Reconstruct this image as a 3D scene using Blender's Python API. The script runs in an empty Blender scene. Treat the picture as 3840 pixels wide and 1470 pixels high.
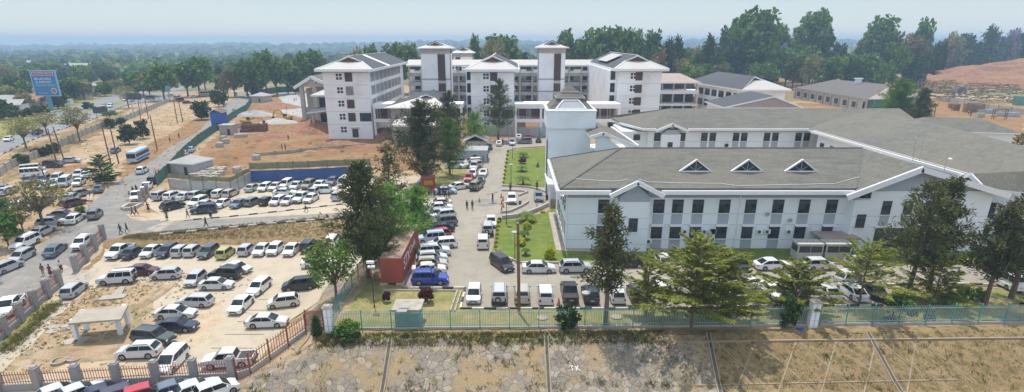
import bpy, bmesh, math, random
from mathutils import Vector, Matrix, noise as mn
from mathutils.geometry import delaunay_2d_cdt
R = math.radians
rnd = random.Random(7)
S = bpy.context.scene
C = S.collection
# ---------------------------------------------------------------- camera
F0, CX, CY, HC, PITCH = 2133.0, 1920.0, 895.0, 29.0, R(19.25)
SP, CP = math.sin(PITCH), math.cos(PITCH)
cd = bpy.data.cameras.new('camera'); cam = bpy.data.objects.new('camera', cd); C.objects.link(cam)
cam.location = (0, 0, HC); cam.rotation_euler = (R(90)-PITCH, 0, 0)
cd.sensor_width = 36; cd.lens = F0/3840*36; cd.shift_y = 160/3840; cd.clip_start = .5; cd.clip_end = 20000
S.camera = cam
# crops of the photo used as rulers: origin and scale
TL = dict(A=(0,100,2.465),B=(0,480,2.465),C=(0,860,2.817),D=(0,1120,2.817),E=(680,860,2.817),F=(680,1120,2.817),
 G=(760,100,2.465),H=(700,480,2.594),I=(1160,130,2.466),J=(1700,130,2.465),K=(1500,450,2.466),L=(1300,800,2.466),
 M=(2400,30,2.465),N=(3040,30,2.465),O=(2040,400,2.466),P=(2700,400,2.466),Q=(3140,400,2.466),R=(2040,700,2.466),
 S=(2640,700,2.466),U=(3140,700,2.466),V=(1140,1000,2.0975),W=(1700,980,2.0125),X=(2400,980,2.0125),Y=(3040,980,2.0125),
 Z=(3400,260,4.695),T=(740,380,4.109),o=(0,0,1.0))
def px(t, x, y):
    a, b, s = TL[t]; return (a+x/s, b+y/s)
def ray(x, y):
    u = (x-CX)/F0; v = (y-CY)/F0
    return (u, CP-v*SP, -(SP+v*CP))
def cl(a, lo=0., hi=1.): return lo if a < lo else hi if a > hi else a
def sm(a, b, t):
    t = cl((t-a)/(b-a)); return t*t*(3-2*t)
def YE(X): return 52.2+.025*X
def hh(X, Y):
    prof = -3+1.5*sm(72, 100, Y)
    foot = 87+(X+66)*.056; top = max(foot+1, 89+(X+62)*.31)
    bank = -3+1.5*cl((Y-foot)/(top-foot))
    w = cl((X+66)/4)
    Lv = prof*(1-w)+bank*w + 1.0*cl((Y-125)/45)
    k = cl((Y-90)/8)
    x0 = -26.5*(1-k)-31*k
    s = cl((X-x0)/(-19.5-x0))
    z = Lv*(1-s)
    z = min(z, max(-3, -.487*(YE(X)-Y)))
    r = math.hypot(X, Y)
    if r > 330:
        az = X/r
        k = .0125 if az < -.35 else (.006 if az > 0 else .006+.0065*(-az/.35))
        z -= (min(r, 2800)-330)*k
        z += sm(2000, 3300, r)*(8+12*sm(-.62, -.3, az))
        if r > 700: z += mn.noise(Vector((X*.0012, Y*.0012, 1)))*14*sm(700, 2200, r)
    return z
def G(x, y):
    d = ray(x, y); t = 20.; st = 1.
    def f(t): return HC+d[2]*t - hh(d[0]*t, d[1]*t)
    while t < 6000:
        st = max(1, t*.01)
        if f(t+st) < 0: break
        t += st
    a, b = t, t+st
    for _ in range(25):
        m = (a+b)/2
        if f(m) < 0: b = m
        else: a = m
    return Vector((d[0]*b, d[1]*b, hh(d[0]*b, d[1]*b)))
def g(t, x, y): return G(*px(t, x, y))
def Gz(x, y, z):
    d = ray(x, y); t = (z-HC)/d[2]; return Vector((d[0]*t, d[1]*t, z))
def gz(t, x, y, z): return Gz(*px(t, x, y), z)
def onY(x, y, Y):
    d = ray(x, y); t = Y/d[1]; return Vector((d[0]*t, Y, HC+d[2]*t))
def oy(t, x, y, Y): return onY(*px(t, x, y), Y)
# ---------------------------------------------------------------- objects
def tag(o, label=None, cat=None, group=None, kind=None):
    if label: o['label'] = label
    if cat: o['category'] = cat
    if group: o['group'] = group
    if kind: o['kind'] = kind
    return o
def thing(name, label, cat, loc=(0,0,0), rz=0, group=None):
    o = bpy.data.objects.new(name, None); C.objects.link(o); o.empty_display_size = .2
    o.location = loc; o.rotation_euler = (0, 0, rz); return tag(o, label, cat, group)
def link(name, me, parent=None, color=None):
    o = bpy.data.objects.new(name, me); C.objects.link(o)
    if parent: o.parent = parent
    if color: o.color = (*color, 1)
    return o
def dup(root, loc, rz, label=None, sc=1, cols=None, sub=True, group=None):
    r = root.copy(); C.objects.link(r); r.location = loc; r.rotation_euler = (0, 0, rz)
    r.scale = (sc, sc, sc) if not hasattr(sc, '__len__') else sc
    if label: r['label'] = label
    if group: r['group'] = group
    for ch in kids[root.name]:
        c = ch.copy(); C.objects.link(c); c.parent = r
        if cols and ch.name.split('.')[0] in cols: c.color = (*cols[ch.name.split('.')[0]], 1)
        for gch in kids.get(ch.name, ()):
            d = gch.copy(); C.objects.link(d); d.parent = c
            if cols and gch.name.split('.')[0] in cols: d.color = (*cols[gch.name.split('.')[0]], 1)
    return r
kids = {}
def reg(root):
    kids[root.name] = list(root.children)
    for c in root.children: kids[c.name] = list(c.children)
    return root
class MB:
    def __init__(s): s.v = []; s.f = []; s.m = []
    def add(s, vs, fs, m=0):
        n = len(s.v); s.v += [tuple(v) for v in vs]
        for f in fs: s.f.append([i+n for i in f]); s.m.append(m)
        return s
    def box(s, c, d, m=0, rz=0, M=None):
        x, y, z = d[0]/2, d[1]/2, d[2]/2
        vs = [Vector((a*x, b*y, e*z)) for e in (-1, 1) for a, b in ((-1,-1),(1,-1),(1,1),(-1,1))]
        if M is None: M = Matrix.Rotation(rz, 3, 'Z')
        vs = [M @ v + Vector(c) for v in vs]
        return s.add(vs, [(3,2,1,0),(4,5,6,7),(0,1,5,4),(1,2,6,5),(2,3,7,6),(3,0,4,7)], m)
    def bb(s, x0, x1, y0, y1, z0, z1, m=0):
        return s.box(((x0+x1)/2, (y0+y1)/2, (z0+z1)/2), (abs(x1-x0), abs(y1-y0), abs(z1-z0)), m)
    def bar(s, p, q, w, h=None, m=0):
        p, q = Vector(p), Vector(q); d = q-p; L = d.length
        if L < 1e-6: return s
        d.normalize(); up = Vector((0,0,1)) if abs(d.z) < .95 else Vector((0,1,0))
        a = d.cross(up).normalized(); b = a.cross(d)
        M = Matrix((d, a, b)).transposed()
        return s.box((p+q)/2, (L, w, h or w), m, M=M)
    def tube(s, pts, rs, n=8, m=0, cap=True):
        pts = [Vector(p) for p in pts]; k = len(pts)
        if not hasattr(rs, '__len__'): rs = [rs]*k
        vs = []; ref = None
        for i, p in enumerate(pts):
            d = (pts[min(i+1,k-1)]-pts[max(i-1,0)]).normalized()
            if ref is None: ref = Vector((1,0,0)) if abs(d.x) < .9 else Vector((0,1,0))
            a = d.cross(ref).normalized(); b = d.cross(a).normalized(); ref = b.cross(d) if False else ref
            for j in range(n):
                t = 2*math.pi*j/n; vs.append(p+(a*math.cos(t)+b*math.sin(t))*rs[i])
        fs = [(i*n+j, i*n+(j+1)%n, (i+1)*n+(j+1)%n, (i+1)*n+j) for i in range(k-1) for j in range(n)]
        if cap: fs += [tuple(range(n-1,-1,-1)), tuple(range((k-1)*n, k*n))]
        return s.add(vs, fs, m)
    def prism(s, poly, z0, z1, m=0):
        n = len(poly)
        vs = [(p[0], p[1], z0) for p in poly]+[(p[0], p[1], z1) for p in poly]
        return s.add(vs, [tuple(range(n-1,-1,-1)), tuple(range(n, 2*n))]+[(i, (i+1)%n, n+(i+1)%n, n+i) for i in range(n)], m)
    def quad(s, a, b, c, d, m=0): return s.add([a,b,c,d], [(0,1,2,3)], m)
    def ball(s, c, r, n=8, m=0, sz=1, jit=0, rn=rnd):
        vs = []; k = n//2
        for i in range(1, k):
            ph = math.pi*i/k
            for j in range(n):
                t = 2*math.pi*j/n; q = r*(1+rn.uniform(-jit, jit))
                vs.append((c[0]+q*math.sin(ph)*math.cos(t), c[1]+q*math.sin(ph)*math.sin(t), c[2]+q*sz*math.cos(ph)))
        fs = [(i*n+j, (i+1)*n+j, (i+1)*n+(j+1)%n, i*n+(j+1)%n) for i in range(k-2) for j in range(n)]
        a = len(vs); vs += [(c[0], c[1], c[2]+r*sz), (c[0], c[1], c[2]-r*sz)]
        fs += [(j, (j+1)%n, a) for j in range(n)]+[((k-2)*n+(j+1)%n, (k-2)*n+j, a+1) for j in range(n)]
        return s.add(vs, fs, m)
    def mesh(s, name, mats, smooth=False):
        me = bpy.data.meshes.new(name); me.from_pydata(s.v, [], s.f)
        for m in (mats if isinstance(mats, (list, tuple)) else [mats]): me.materials.append(m)
        me.polygons.foreach_set('material_index', s.m)
        if smooth: me.polygons.foreach_set('use_smooth', [True]*len(s.f))
        me.update(); return me
    def build(s, name, mats, parent=None, smooth=False, color=None):
        return link(name, s.mesh(name, mats, smooth), parent, color)
# ---------------------------------------------------------------- materials
def nodes(name):
    m = bpy.data.materials.new(name); m.use_nodes = True; nt = m.node_tree
    return m, nt, nt.nodes['Principled BSDF']
def nn(nt, t, **kw):
    n = nt.nodes.new(t)
    for k, v in kw.items():
        if k in n.inputs: n.inputs[k].default_value = v
        else: setattr(n, k, v)
    return n
def ramp(nt, pts):
    n = nt.nodes.new('ShaderNodeValToRGB'); e = n.color_ramp.elements
    e[0].position, e[0].color = pts[0][0], (*pts[0][1], 1)
    e[1].position, e[1].color = pts[-1][0], (*pts[-1][1], 1)
    for p, c in pts[1:-1]: x = e.new(p); x.color = (*c, 1)
    return n
def mixc(nt, fac, a, b, mode='MIX'):
    n = nt.nodes.new('ShaderNodeMix'); n.data_type = 'RGBA'; n.blend_type = mode
    for s, v in ((n.inputs[0], fac), (n.inputs[6], a), (n.inputs[7], b)):
        if hasattr(v, 'links') or isinstance(v, bpy.types.NodeSocket): nt.links.new(v, s)
        elif isinstance(v, (int, float)): s.default_value = v
        else: s.default_value = (*v, 1)
    return n.outputs[2]
def noisef(nt, scale, detail=6, vec=None, lo=.35, hi=.65, rough=.6):
    n = nn(nt, 'ShaderNodeTexNoise', Scale=scale, Detail=detail, Roughness=rough)
    if vec: nt.links.new(vec, n.inputs['Vector'])
    r = ramp(nt, [(lo, (0,0,0)), (hi, (1,1,1))]); nt.links.new(n.outputs[0], r.inputs[0]); return r.outputs[0]
def pos(nt): return nt.nodes.new('ShaderNodeNewGeometry').outputs['Position']
def objc(nt): return nt.nodes.new('ShaderNodeTexCoord').outputs['Object']
def flat(name, col, rough=.7, var=.12, scale=1.5, metal=0, world=True, dirt=None, dscale=.4, spec=None):
    m, nt, b = nodes(name); v = pos(nt) if world else objc(nt)
    f = noisef(nt, scale, 8, v, .25, .75)
    c = mixc(nt, f, tuple(x*(1-var) for x in col), tuple(min(1, x*(1+var)) for x in col))
    if dirt: c = mixc(nt, noisef(nt, dscale, 10, v, .5, .75), c, dirt)
    nt.links.new(c, b.inputs['Base Color']); b.inputs['Roughness'].default_value = rough; b.inputs['Metallic'].default_value = metal
    if spec is not None: b.inputs['Specular IOR Level'].default_value = spec
    return m
def ground(name, c1, c2, c3, s1=.08, s2=.9, s3=6, f3=.5, bump=.05, rough=.95, grit=.25):
    m, nt, b = nodes(name); v = pos(nt)
    c = mixc(nt, noisef(nt, s1, 6, v), c1, c2)
    c = mixc(nt, noisef(nt, s2, 8, v, .45, .68), c, c3)
    n = nn(nt, 'ShaderNodeTexNoise', Scale=s3, Detail=8., Roughness=.75); nt.links.new(v, n.inputs['Vector'])
    r = ramp(nt, [(.3, (1-grit,)*3), (.7, (1+grit,)*3)]); nt.links.new(n.outputs[0], r.inputs[0])
    c = mixc(nt, 1., c, r.outputs[0], 'MULTIPLY')
    nt.links.new(c, b.inputs['Base Color']); b.inputs['Roughness'].default_value = rough
    b.inputs['Specular IOR Level'].default_value = .04
    if bump:
        bp = nn(nt, 'ShaderNodeBump', Strength=.6, Distance=bump); nt.links.new(n.outputs[0], bp.inputs['Height']); nt.links.new(bp.outputs[0], b.inputs['Normal'])
    return m
def foliage(name, cols, trans=.25):
    m, nt, b = nodes(name); gi = nt.nodes.new('ShaderNodeNewGeometry')
    r = ramp(nt, [(i/(len(cols)-1), c) for i, c in enumerate(cols)]); nt.links.new(gi.outputs['Random Per Island'], r.inputs[0])
    oi = nt.nodes.new('ShaderNodeObjectInfo')
    h = nn(nt, 'ShaderNodeHueSaturation'); mr = nn(nt, 'ShaderNodeMapRange'); mr.inputs[3].default_value = .8; mr.inputs[4].default_value = 1.25
    nt.links.new(oi.outputs['Random'], mr.inputs[0]); nt.links.new(mr.outputs[0], h.inputs['Value']); nt.links.new(r.outputs[0], h.inputs['Color'])
    c = h.outputs[0]
    nt.links.new(c, b.inputs['Base Color']); b.inputs['Roughness'].default_value = .7; b.inputs['Specular IOR Level'].default_value = .1
    t = nt.nodes.new('ShaderNodeBsdfTranslucent'); nt.links.new(c, t.inputs[0]); mx = nt.nodes.new('ShaderNodeMixShader'); mx.inputs[0].default_value = trans
    nt.links.new(b.outputs[0], mx.inputs[1]); nt.links.new(t.outputs[0], mx.inputs[2]); nt.links.new(mx.outputs[0], nt.nodes['Material Output'].inputs[0])
    return m
M = {}
DIRT1, DIRT2, DIRT3 = (.46,.345,.235), (.40,.25,.155), (.30,.21,.12)
M['sand'] = ground('sand', (0.461,0.362,0.243), (0.377,0.248,0.149), (0.242,0.182,0.083), .05, .35, 4, bump=.06)
M['orange'] = ground('orange_soil', (0.335,0.223,0.125), (0.281,0.148,0.064), (0.215,0.138,0.082), .07, .35, 3, bump=.3, grit=.42)
M['lotdirt'] = ground('bare_soil', (0.434,0.334,0.226), (0.346,0.238,0.146), (0.225,0.183,0.092), .12, .5, 5, bump=.08)
M['sandy'] = ground('sandy_patch', (0.519,0.421,0.293), (0.463,0.349,0.228), (0.393,0.312,0.215), .15, .8, 7, bump=.03)
M['drygrass'] = ground('dry_grass', (.33,.24,.13), (.25,.175,.09), (.15,.125,.055), .12, 1.2, 9, bump=.12, grit=.4)
M['verge'] = ground('verge_grass', (0.256,0.223,0.080), (0.152,0.185,0.042), (0.349,0.272,0.118), .25, 1.5, 9, bump=.1, grit=.4)
M['lawn'] = ground('green_lawn', (.105,.165,.028), (.155,.205,.045), (.22,.215,.075), .18, .8, 9, bump=.05, grit=.3)
M['drylawn'] = ground('dry_lawn', (.36,.28,.14), (.22,.22,.08), (.16,.19,.06), .25, .7, 9, bump=.05, grit=.3)
M['far'] = ground('far_land', (.13,.15,.075), (.19,.19,.10), (.34,.26,.17), .012, .03, .3, bump=0)
def paving(name, c1, c2, joint, bx=4.5, by=4.5, rough=.85):
    m, nt, b = nodes(name); v = pos(nt)
    c = mixc(nt, noisef(nt, .09, 8, v, .35, .65), c1, c2)
    c = mixc(nt, noisef(nt, .55, 10, v, .5, .8), c, tuple(x*.78 for x in c2))
    n2 = noisef(nt, 12, 6, v, .2, .8); c = mixc(nt, .16, c, n2, 'OVERLAY')
    br = nn(nt, 'ShaderNodeTexBrick', Scale=1.0); nt.links.new(v, br.inputs['Vector']); br.offset = 0
    br.inputs['Mortar Size'].default_value = .03; br.inputs['Brick Width'].default_value = bx; br.inputs['Row Height'].default_value = by; br.inputs['Mortar Smooth'].default_value = .5
    br.inputs['Color1'].default_value = (0,0,0,1); br.inputs['Color2'].default_value = (.25,.25,.25,1); br.inputs['Mortar'].default_value = (1,1,1,1)
    c = mixc(nt, br.outputs['Color'], c, joint)
    nt.links.new(c, b.inputs['Base Color']); b.inputs['Roughness'].default_value = rough; b.inputs['Specular IOR Level'].default_value = .25
    return m
M['concrete'] = paving('yard_concrete', (0.353,0.316,0.259), (0.310,0.279,0.226), (0.242,0.211,0.169), 4.6, 6.5)
M['lotcon'] = paving('lot_concrete', (0.499,0.429,0.324), (0.450,0.380,0.275), (0.420,0.350,0.257), 5, 5)
M['asphalt'] = ground('worn_asphalt', (0.223,0.214,0.199), (0.257,0.242,0.223), (0.314,0.285,0.247), .06, .5, 14, bump=.01, grit=.15)
M['asphalt2'] = ground('grey_asphalt', (.22,.225,.23), (.25,.25,.25), (.28,.27,.26), .03, .3, 14, bump=0, grit=.1)
M['slab'] = ground('pale_slab', (0.429,0.392,0.326), (0.378,0.341,0.284), (0.328,0.281,0.225), .2, 1, 8, bump=0, grit=.12)
M['whitecon'] = ground('new_concrete', (0.440,0.432,0.416), (0.400,0.392,0.376), (0.344,0.320,0.288), .06, .4, 5, bump=0, grit=.1)
def cp():
    m, nt, b = nodes('crazy_paving'); v = pos(nt)
    wn = nn(nt, 'ShaderNodeTexNoise', Scale=1.2, Detail=2.); nt.links.new(v, wn.inputs['Vector'])
    va = nt.nodes.new('ShaderNodeVectorMath'); va.operation = 'MULTIPLY_ADD'; nt.links.new(wn.outputs['Color'], va.inputs[0]); va.inputs[1].default_value = (.35,)*3; nt.links.new(v, va.inputs[2])
    v1 = nn(nt, 'ShaderNodeTexVoronoi', Scale=1.5); nt.links.new(va.outputs[0], v1.inputs['Vector'])
    v2 = nn(nt, 'ShaderNodeTexVoronoi', Scale=1.5); v2.feature = 'DISTANCE_TO_EDGE'; nt.links.new(va.outputs[0], v2.inputs['Vector'])
    sx = nt.nodes.new('ShaderNodeSeparateColor'); nt.links.new(v1.outputs['Color'], sx.inputs[0])
    rr = ramp(nt, [(0, (.34,.31,.28)), (.35, (.285,.275,.26)), (.7, (.42,.38,.33)), (1, (.48,.45,.41))]); nt.links.new(sx.outputs[0], rr.inputs[0])
    e = ramp(nt, [(.02, (1,1,1)), (.06, (0,0,0))]); nt.links.new(v2.outputs['Distance'], e.inputs[0])
    c = mixc(nt, e.outputs[0], rr.outputs[0], (.24,.18,.12))
    c = mixc(nt, noisef(nt, .28, 10, v, .46, .64), c, (.44,.34,.20))
    c = mixc(nt, noisef(nt, .7, 10, v, .60, .72), c, (.22,.20,.09))
    c = mixc(nt, .5, c, noisef(nt, 9, 6, v, .1, .9), 'OVERLAY')
    c = mixc(nt, 1., c, (.73,.69,.63), 'MULTIPLY')
    nt.links.new(c, b.inputs['Base Color']); b.inputs['Roughness'].default_value = .95; b.inputs['Specular IOR Level'].default_value = .2
    bp = nn(nt, 'ShaderNodeBump', Strength=.5, Distance=.05); nt.links.new(v2.outputs['Distance'], bp.inputs['Height']); nt.links.new(bp.outputs[0], b.inputs['Normal'])
    return m
M['paving'] = cp()
M['white'] = flat('white_render', (.77,.83,.87), .75, .03, .25, dirt=(0.668,0.700,0.710), dscale=.15)
M['whitenew'] = flat('new_white_render', (.87,.87,.88), .8, .03, .4, dirt=(0.700,0.670,0.649), dscale=.2)
M['trim'] = flat('white_trim', (.78,.79,.80), .6, .03)
M['bluegrey'] = flat('bluegrey_render', (.36,.41,.47), .75, .05)
M['greywall'] = flat('grey_render', (.42,.43,.43), .8, .06)
M['pillar'] = flat('grey_cement_pillar', (.30,.29,.285), .9, .08, 1.2, dirt=(.36,.33,.29), dscale=1.)
M['cement'] = flat('bare_cement', (.42,.39,.35), .9, .12, 1.5)
M['darkbrown'] = flat('brown_louvre', (.16,.065,.045), .6, .15)
M['palelouvre'] = flat('primed_louvre', (.48,.44,.42), .6, .2, 4)
M['lightroof'] = None
M['kblack'] = flat('black_kerb_paint', (.05,.05,.05), .8, .2)
M['kwhite'] = flat('cream_kerb_paint', (.62,.58,.47), .8, .1)
M['redmetal'] = flat('red_oxide_paint', (.28,.085,.055), .6, .15)
M['teal'] = flat('teal_paint', (.13,.33,.31), .6, .15)
M['tealpale'] = flat('pale_teal_paint', (.26,.40,.38), .6, .15)
M['net'] = flat('green_netting', (.05,.16,.13), .9, .25, 3)
M['netold'] = flat('faded_netting', (.22,.24,.13), .9, .25, 1.2)
M['bluesheet'] = flat('blue_sheeting', (.03,.09,.28), .6, .15, .7)
M['zinc'] = flat('corrugated_zinc', (.40,.42,.44), .5, .15, .8, metal=.3)
M['wood'] = flat('brown_timber', (.17,.10,.06), .85, .25, 3)
M['darkpole'] = flat('dark_metal', (.05,.05,.055), .5, .1)
M['glass'] = None
def glass(name, col, rough=.08):
    m, nt, b = nodes(name); v = objc(nt)
    f = noisef(nt, .9, 3, pos(nt), .4, .6)
    nt.links.new(mixc(nt, f, col, tuple(x*2.2+.01 for x in col)), b.inputs['Base Color']); b.inputs['Roughness'].default_value = rough
    b.inputs['Specular IOR Level'].default_value = .25
    return m
M['glass'] = glass('window_glass', (.02,.026,.032))
M['carglass'] = glass('car_glass', (.012,.016,.018), .05)
M['shade'] = flat('window_blind', (.055,.062,.075), .7, .2, 2)
def stripes(name, c1, c2, per, axis='X', rough=.5, metal=0, world=True, mix=.1, bump=0):
    m, nt, b = nodes(name); v = pos(nt) if world else objc(nt)
    w = nn(nt, 'ShaderNodeTexWave', Scale=1/per*.3183*math.pi/ (1.0)); w.bands_direction = axis; nt.links.new(v, w.inputs['Vector'])
    c = mixc(nt, w.outputs['Fac'], c1, c2); c = mixc(nt, noisef(nt, .8, 8, v, .3, .8), c, tuple(x*(1-mix) for x in c1))
    nt.links.new(c, b.inputs['Base Color']); b.inputs['Roughness'].default_value = rough; b.inputs['Metallic'].default_value = metal
    if bump:
        bp = nn(nt, 'ShaderNodeBump', Strength=.8, Distance=bump); nt.links.new(w.outputs['Fac'], bp.inputs['Height']); nt.links.new(bp.outputs[0], b.inputs['Normal'])
    return m
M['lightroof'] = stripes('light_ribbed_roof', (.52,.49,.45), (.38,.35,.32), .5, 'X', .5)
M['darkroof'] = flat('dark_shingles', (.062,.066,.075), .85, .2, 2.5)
def shing(name, col, dirt):
    m, nt, b = nodes(name); v = pos(nt)
    n0 = nn(nt, 'ShaderNodeTexNoise', Scale=1., Detail=8., Roughness=.7)
    mp = nn(nt, 'ShaderNodeMapping'); mp.inputs['Scale'].default_value = (.25, 1.2, 2.5); nt.links.new(v, mp.inputs[0]); nt.links.new(mp.outputs[0], n0.inputs['Vector'])
    r0 = ramp(nt, [(.3, tuple(x*.68 for x in col)), (.7, tuple(x*1.25 for x in col))]); nt.links.new(n0.outputs[0], r0.inputs[0])
    c = mixc(nt, noisef(nt, .12, 8, v, .4, .7), r0.outputs[0], dirt)
    c = mixc(nt, .4, c, noisef(nt, 5, 10, v, .2, .8), 'OVERLAY')
    c = mixc(nt, noisef(nt, .35, 10, v, .56, .8), c, tuple(x*.72 for x in col))
    nt.links.new(c, b.inputs['Base Color']); b.inputs['Roughness'].default_value = .95; b.inputs['Specular IOR Level'].default_value = .15
    return m
M['shingle'] = shing('grey_shingles', (0.161,0.157,0.138), (0.186,0.171,0.137))
M['cream'] = flat('cream_enamel', (.50,.48,.43), .6, .06, 2)
M['ridge'] = flat('ridge_caps', (.12,.12,.11), .95, .2, 2)
M['tile'] = flat('red_tile_roof', (.33,.15,.10), .85, .25, 1.2)
M['tin'] = flat('pale_tin_roof', (0.34,0.325,0.30), .5, .15, .5)
M['gravelroof'] = flat('brown_metal_roof', (.36,.28,.24), .7, .12, .6)
M['brownroof'] = flat('dark_brown_roof', (.125,.108,.10), .85, .25, .8)
M['brick'] = flat('brown_brick', (.17,.085,.06), .9, .25, 2)
M['block'] = flat('concrete_blocks', (.44,.40,.35), .9, .2, 2)
M['blue'] = flat('blue_paint', (.03,.10,.42), .5, .1)
M['yellow'] = flat('yellow_paint', (.55,.32,.03), .5, .15)
M['earth'] = ground('heaped_earth', (0.327,0.168,0.099), (0.261,0.133,0.083), (0.390,0.241,0.152), .3, 1., 3, bump=.2, grit=.3)
M['trunk'] = flat('bark', (.16,.115,.085), .95, .3, 3)
M['concreteedge'] = flat('drain_concrete', (0.325,0.273,0.202), .9, .15, 1.2)
M['rib'] = flat('soil_covered_rib', (.30,.24,.165), .95, .2, 1.5)
M['drainfloor'] = flat('drain_floor', (.10,.085,.07), .95, .2)
# ---------------------------------------------------------------- world, light
w = bpy.data.worlds.new('World'); S.world = w; w.use_nodes = True; wt = w.node_tree
sky = wt.nodes.new('ShaderNodeTexSky'); sky.sky_type = 'NISHITA'; sky.sun_disc = False
SUN_EL, SHX, SHY = R(70), .33, -.94       # shadow direction on the ground
sky.sun_elevation = SUN_EL; sky.sun_rotation = math.atan2(-SHX, -SHY)
sky.air_density = 1.2; sky.dust_density = 0.2; sky.ozone_density = 2.0
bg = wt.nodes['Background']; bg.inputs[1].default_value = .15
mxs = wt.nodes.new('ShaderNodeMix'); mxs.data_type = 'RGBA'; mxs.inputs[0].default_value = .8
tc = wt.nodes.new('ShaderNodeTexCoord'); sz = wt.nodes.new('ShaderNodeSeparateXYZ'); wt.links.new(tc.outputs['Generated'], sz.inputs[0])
sr = ramp(wt, [(0, (3.7/8,4.25/8,4.75/8)), (.045, (3.35/8,3.95/8,4.5/8)), (.09, (2.9/8,3.5/8,4.3/8)), (.3, (4.9/8,5.5/8,6.4/8)), (1, (5.2/8,5.8/8,6.7/8))]); wt.links.new(sz.outputs[2], sr.inputs[0])  # stops above the view brightened as added fill for the shaded walls
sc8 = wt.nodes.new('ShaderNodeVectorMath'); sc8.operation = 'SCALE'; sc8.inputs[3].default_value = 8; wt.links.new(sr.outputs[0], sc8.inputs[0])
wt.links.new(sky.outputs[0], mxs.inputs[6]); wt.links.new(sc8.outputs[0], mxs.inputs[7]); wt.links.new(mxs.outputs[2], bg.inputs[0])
sl = bpy.data.lights.new('sun', 'SUN'); so = bpy.data.objects.new('sun', sl); C.objects.link(so)
sl.energy = 3.6; sl.angle = R(.6); sl.color = (1, .95, .87)
dvec = Vector((SHX*math.cos(SUN_EL), SHY*math.cos(SUN_EL), -math.sin(SUN_EL)))
so.rotation_euler = dvec.to_track_quat('-Z', 'Y').to_euler()
S.view_settings.view_transform = 'Standard'; S.view_settings.look = 'None'; S.view_settings.exposure = .2; S.view_settings.gamma = 1
# ---------------------------------------------------------------- terrain
def lines(segs):
    out = []
    for a, b, st in segs:
        n = max(1, round((b-a)/st)); out += [a+(b-a)*i/n for i in range(n)]
    return out+[segs[-1][1]]
xs = lines([(-4200,-1500,300),(-1500,-500,60),(-500,-130,12),(-130,-70,3),(-70,-16,1.),(-16,100,3),(100,300,12),(300,1500,60),(1500,4200,300)])
ys = lines([(-200,30,20),(30,44,2),(44,60,.8),(60,110,1.2),(110,200,4),(200,500,12),(500,1500,40),(1500,4200,150)])
mb = MB(); nx = len(xs)
mb.v = [(x, y, hh(x, y)) for y in ys for x in xs]
mb.f = [(j*nx+i, j*nx+i+1, (j+1)*nx+i+1, (j+1)*nx+i) for j in range(len(ys)-1) for i in range(nx-1)]
mb.m = [1 if math.hypot(mb.v[f[0]][0], mb.v[f[0]][1]) > 420 else 0 for f in mb.f]
tag(mb.build('ground', [M['sand'], M['far']], smooth=True), kind='structure')
LV = [0]
def sheet(name, pts, m, step=3., jit=0., up=None, world=False, kind='structure'):
    LV[0] += 1; off = up if up is not None else .02+.0025*LV[0]
    W = [Vector(p[:2]) if world else (g(*p) if isinstance(p[0], str) else G(*p)).xy for p in pts]
    rn = random.Random(len(name)*7+len(pts)); b = []
    for i, p in enumerate(W):
        q = W[(i+1) % len(W)]; n = max(1, int((q-p).length/(min(step, 1.2) if jit else step)))
        for k in range(n):
            c = p.lerp(q, k/n)
            if jit: c = c+Vector((rn.gauss(0, jit), rn.gauss(0, jit)))
            b.append(c)
    x0, x1 = min(p.x for p in b), max(p.x for p in b); y0, y1 = min(p.y for p in b), max(p.y for p in b)
    st = max(step, math.sqrt((x1-x0)*(y1-y0)/6000))
    inner = []
    yy = y0+st/2
    while yy < y1:
        xx = x0+st/2
        while xx < x1: inner.append(Vector((xx, yy))); xx += st
        yy += st
    nb = len(b)
    vs, es, fs, *_ = delaunay_2d_cdt(b+inner, [(i, (i+1) % nb) for i in range(nb)], [], 2, 1e-4)
    # keep faces inside the outline
    def inside(p):
        c = False; j = nb-1
        for i in range(nb):
            if (b[i].y > p.y) != (b[j].y > p.y) and p.x < (b[j].x-b[i].x)*(p.y-b[i].y)/(b[j].y-b[i].y)+b[i].x: c = not c
            j = i
        return c
    F = [f for f in fs if inside(sum((vs[i] for i in f), Vector((0, 0)))/len(f))]
    mb = MB(); mb.v = [(v.x, v.y, hh(v.x, v.y)+off) for v in vs]; mb.f = [list(f) for f in F]; mb.m = [0]*len(F)
    # make normals face up
    for f in mb.f:
        a, b2, c = (Vector(mb.v[i]) for i in f[:3])
        if (b2-a).cross(c-a).z < 0: f.reverse()
    return tag(mb.build(name, m), kind=kind)
def Ps(t, *xy): return [(t, xy[i], xy[i+1]) for i in range(0, len(xy), 2)]
# red soil round the building site
sheet('soil', Ps('o', 640,720, 700,640, 760,560, 850,480, 905,440, 960,372, 1110,338, 1200,345, 1330,400, 1900,440, 2300,440, 2450,520, 2050,512, 1900,520, 1760,545, 1640,560, 1560,640, 1410,640, 1380,618, 950,640, 900,690), M['orange'], jit=.4)
sheet('soil', Ps('o', 2850,420, 3000,385, 3250,400, 3420,385, 3560,400, 3840,470, 3840,520, 3560,440, 3440,440, 3300,460, 3100,450), M['orange'], jit=.6)
sheet('soil', Ps('o', 3040,395, 3240,362, 3340,310, 3420,268, 3520,252, 3560,262, 3440,300, 3400,345, 3840,400, 3840,475, 3480,440, 3300,440), M['orange'], jit=.8)
sheet('soil', Ps('o', 560,540, 640,500, 760,430, 800,440, 700,540, 640,580, 600,640, 520,700, 440,660, 480,600), M['orange'], jit=.6)
sheet('soil', Ps('B', 380,420, 560,350, 830,330, 840,420, 620,430, 470,450), M['orange'], jit=.6)
sheet('grass', Ps('o', 2420,330, 2550,315, 2950,275, 3130,262, 3400,225, 3700,195, 3500,260, 3330,300, 3250,360, 3000,380, 2700,400), M['drygrass'], jit=1.5)
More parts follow.
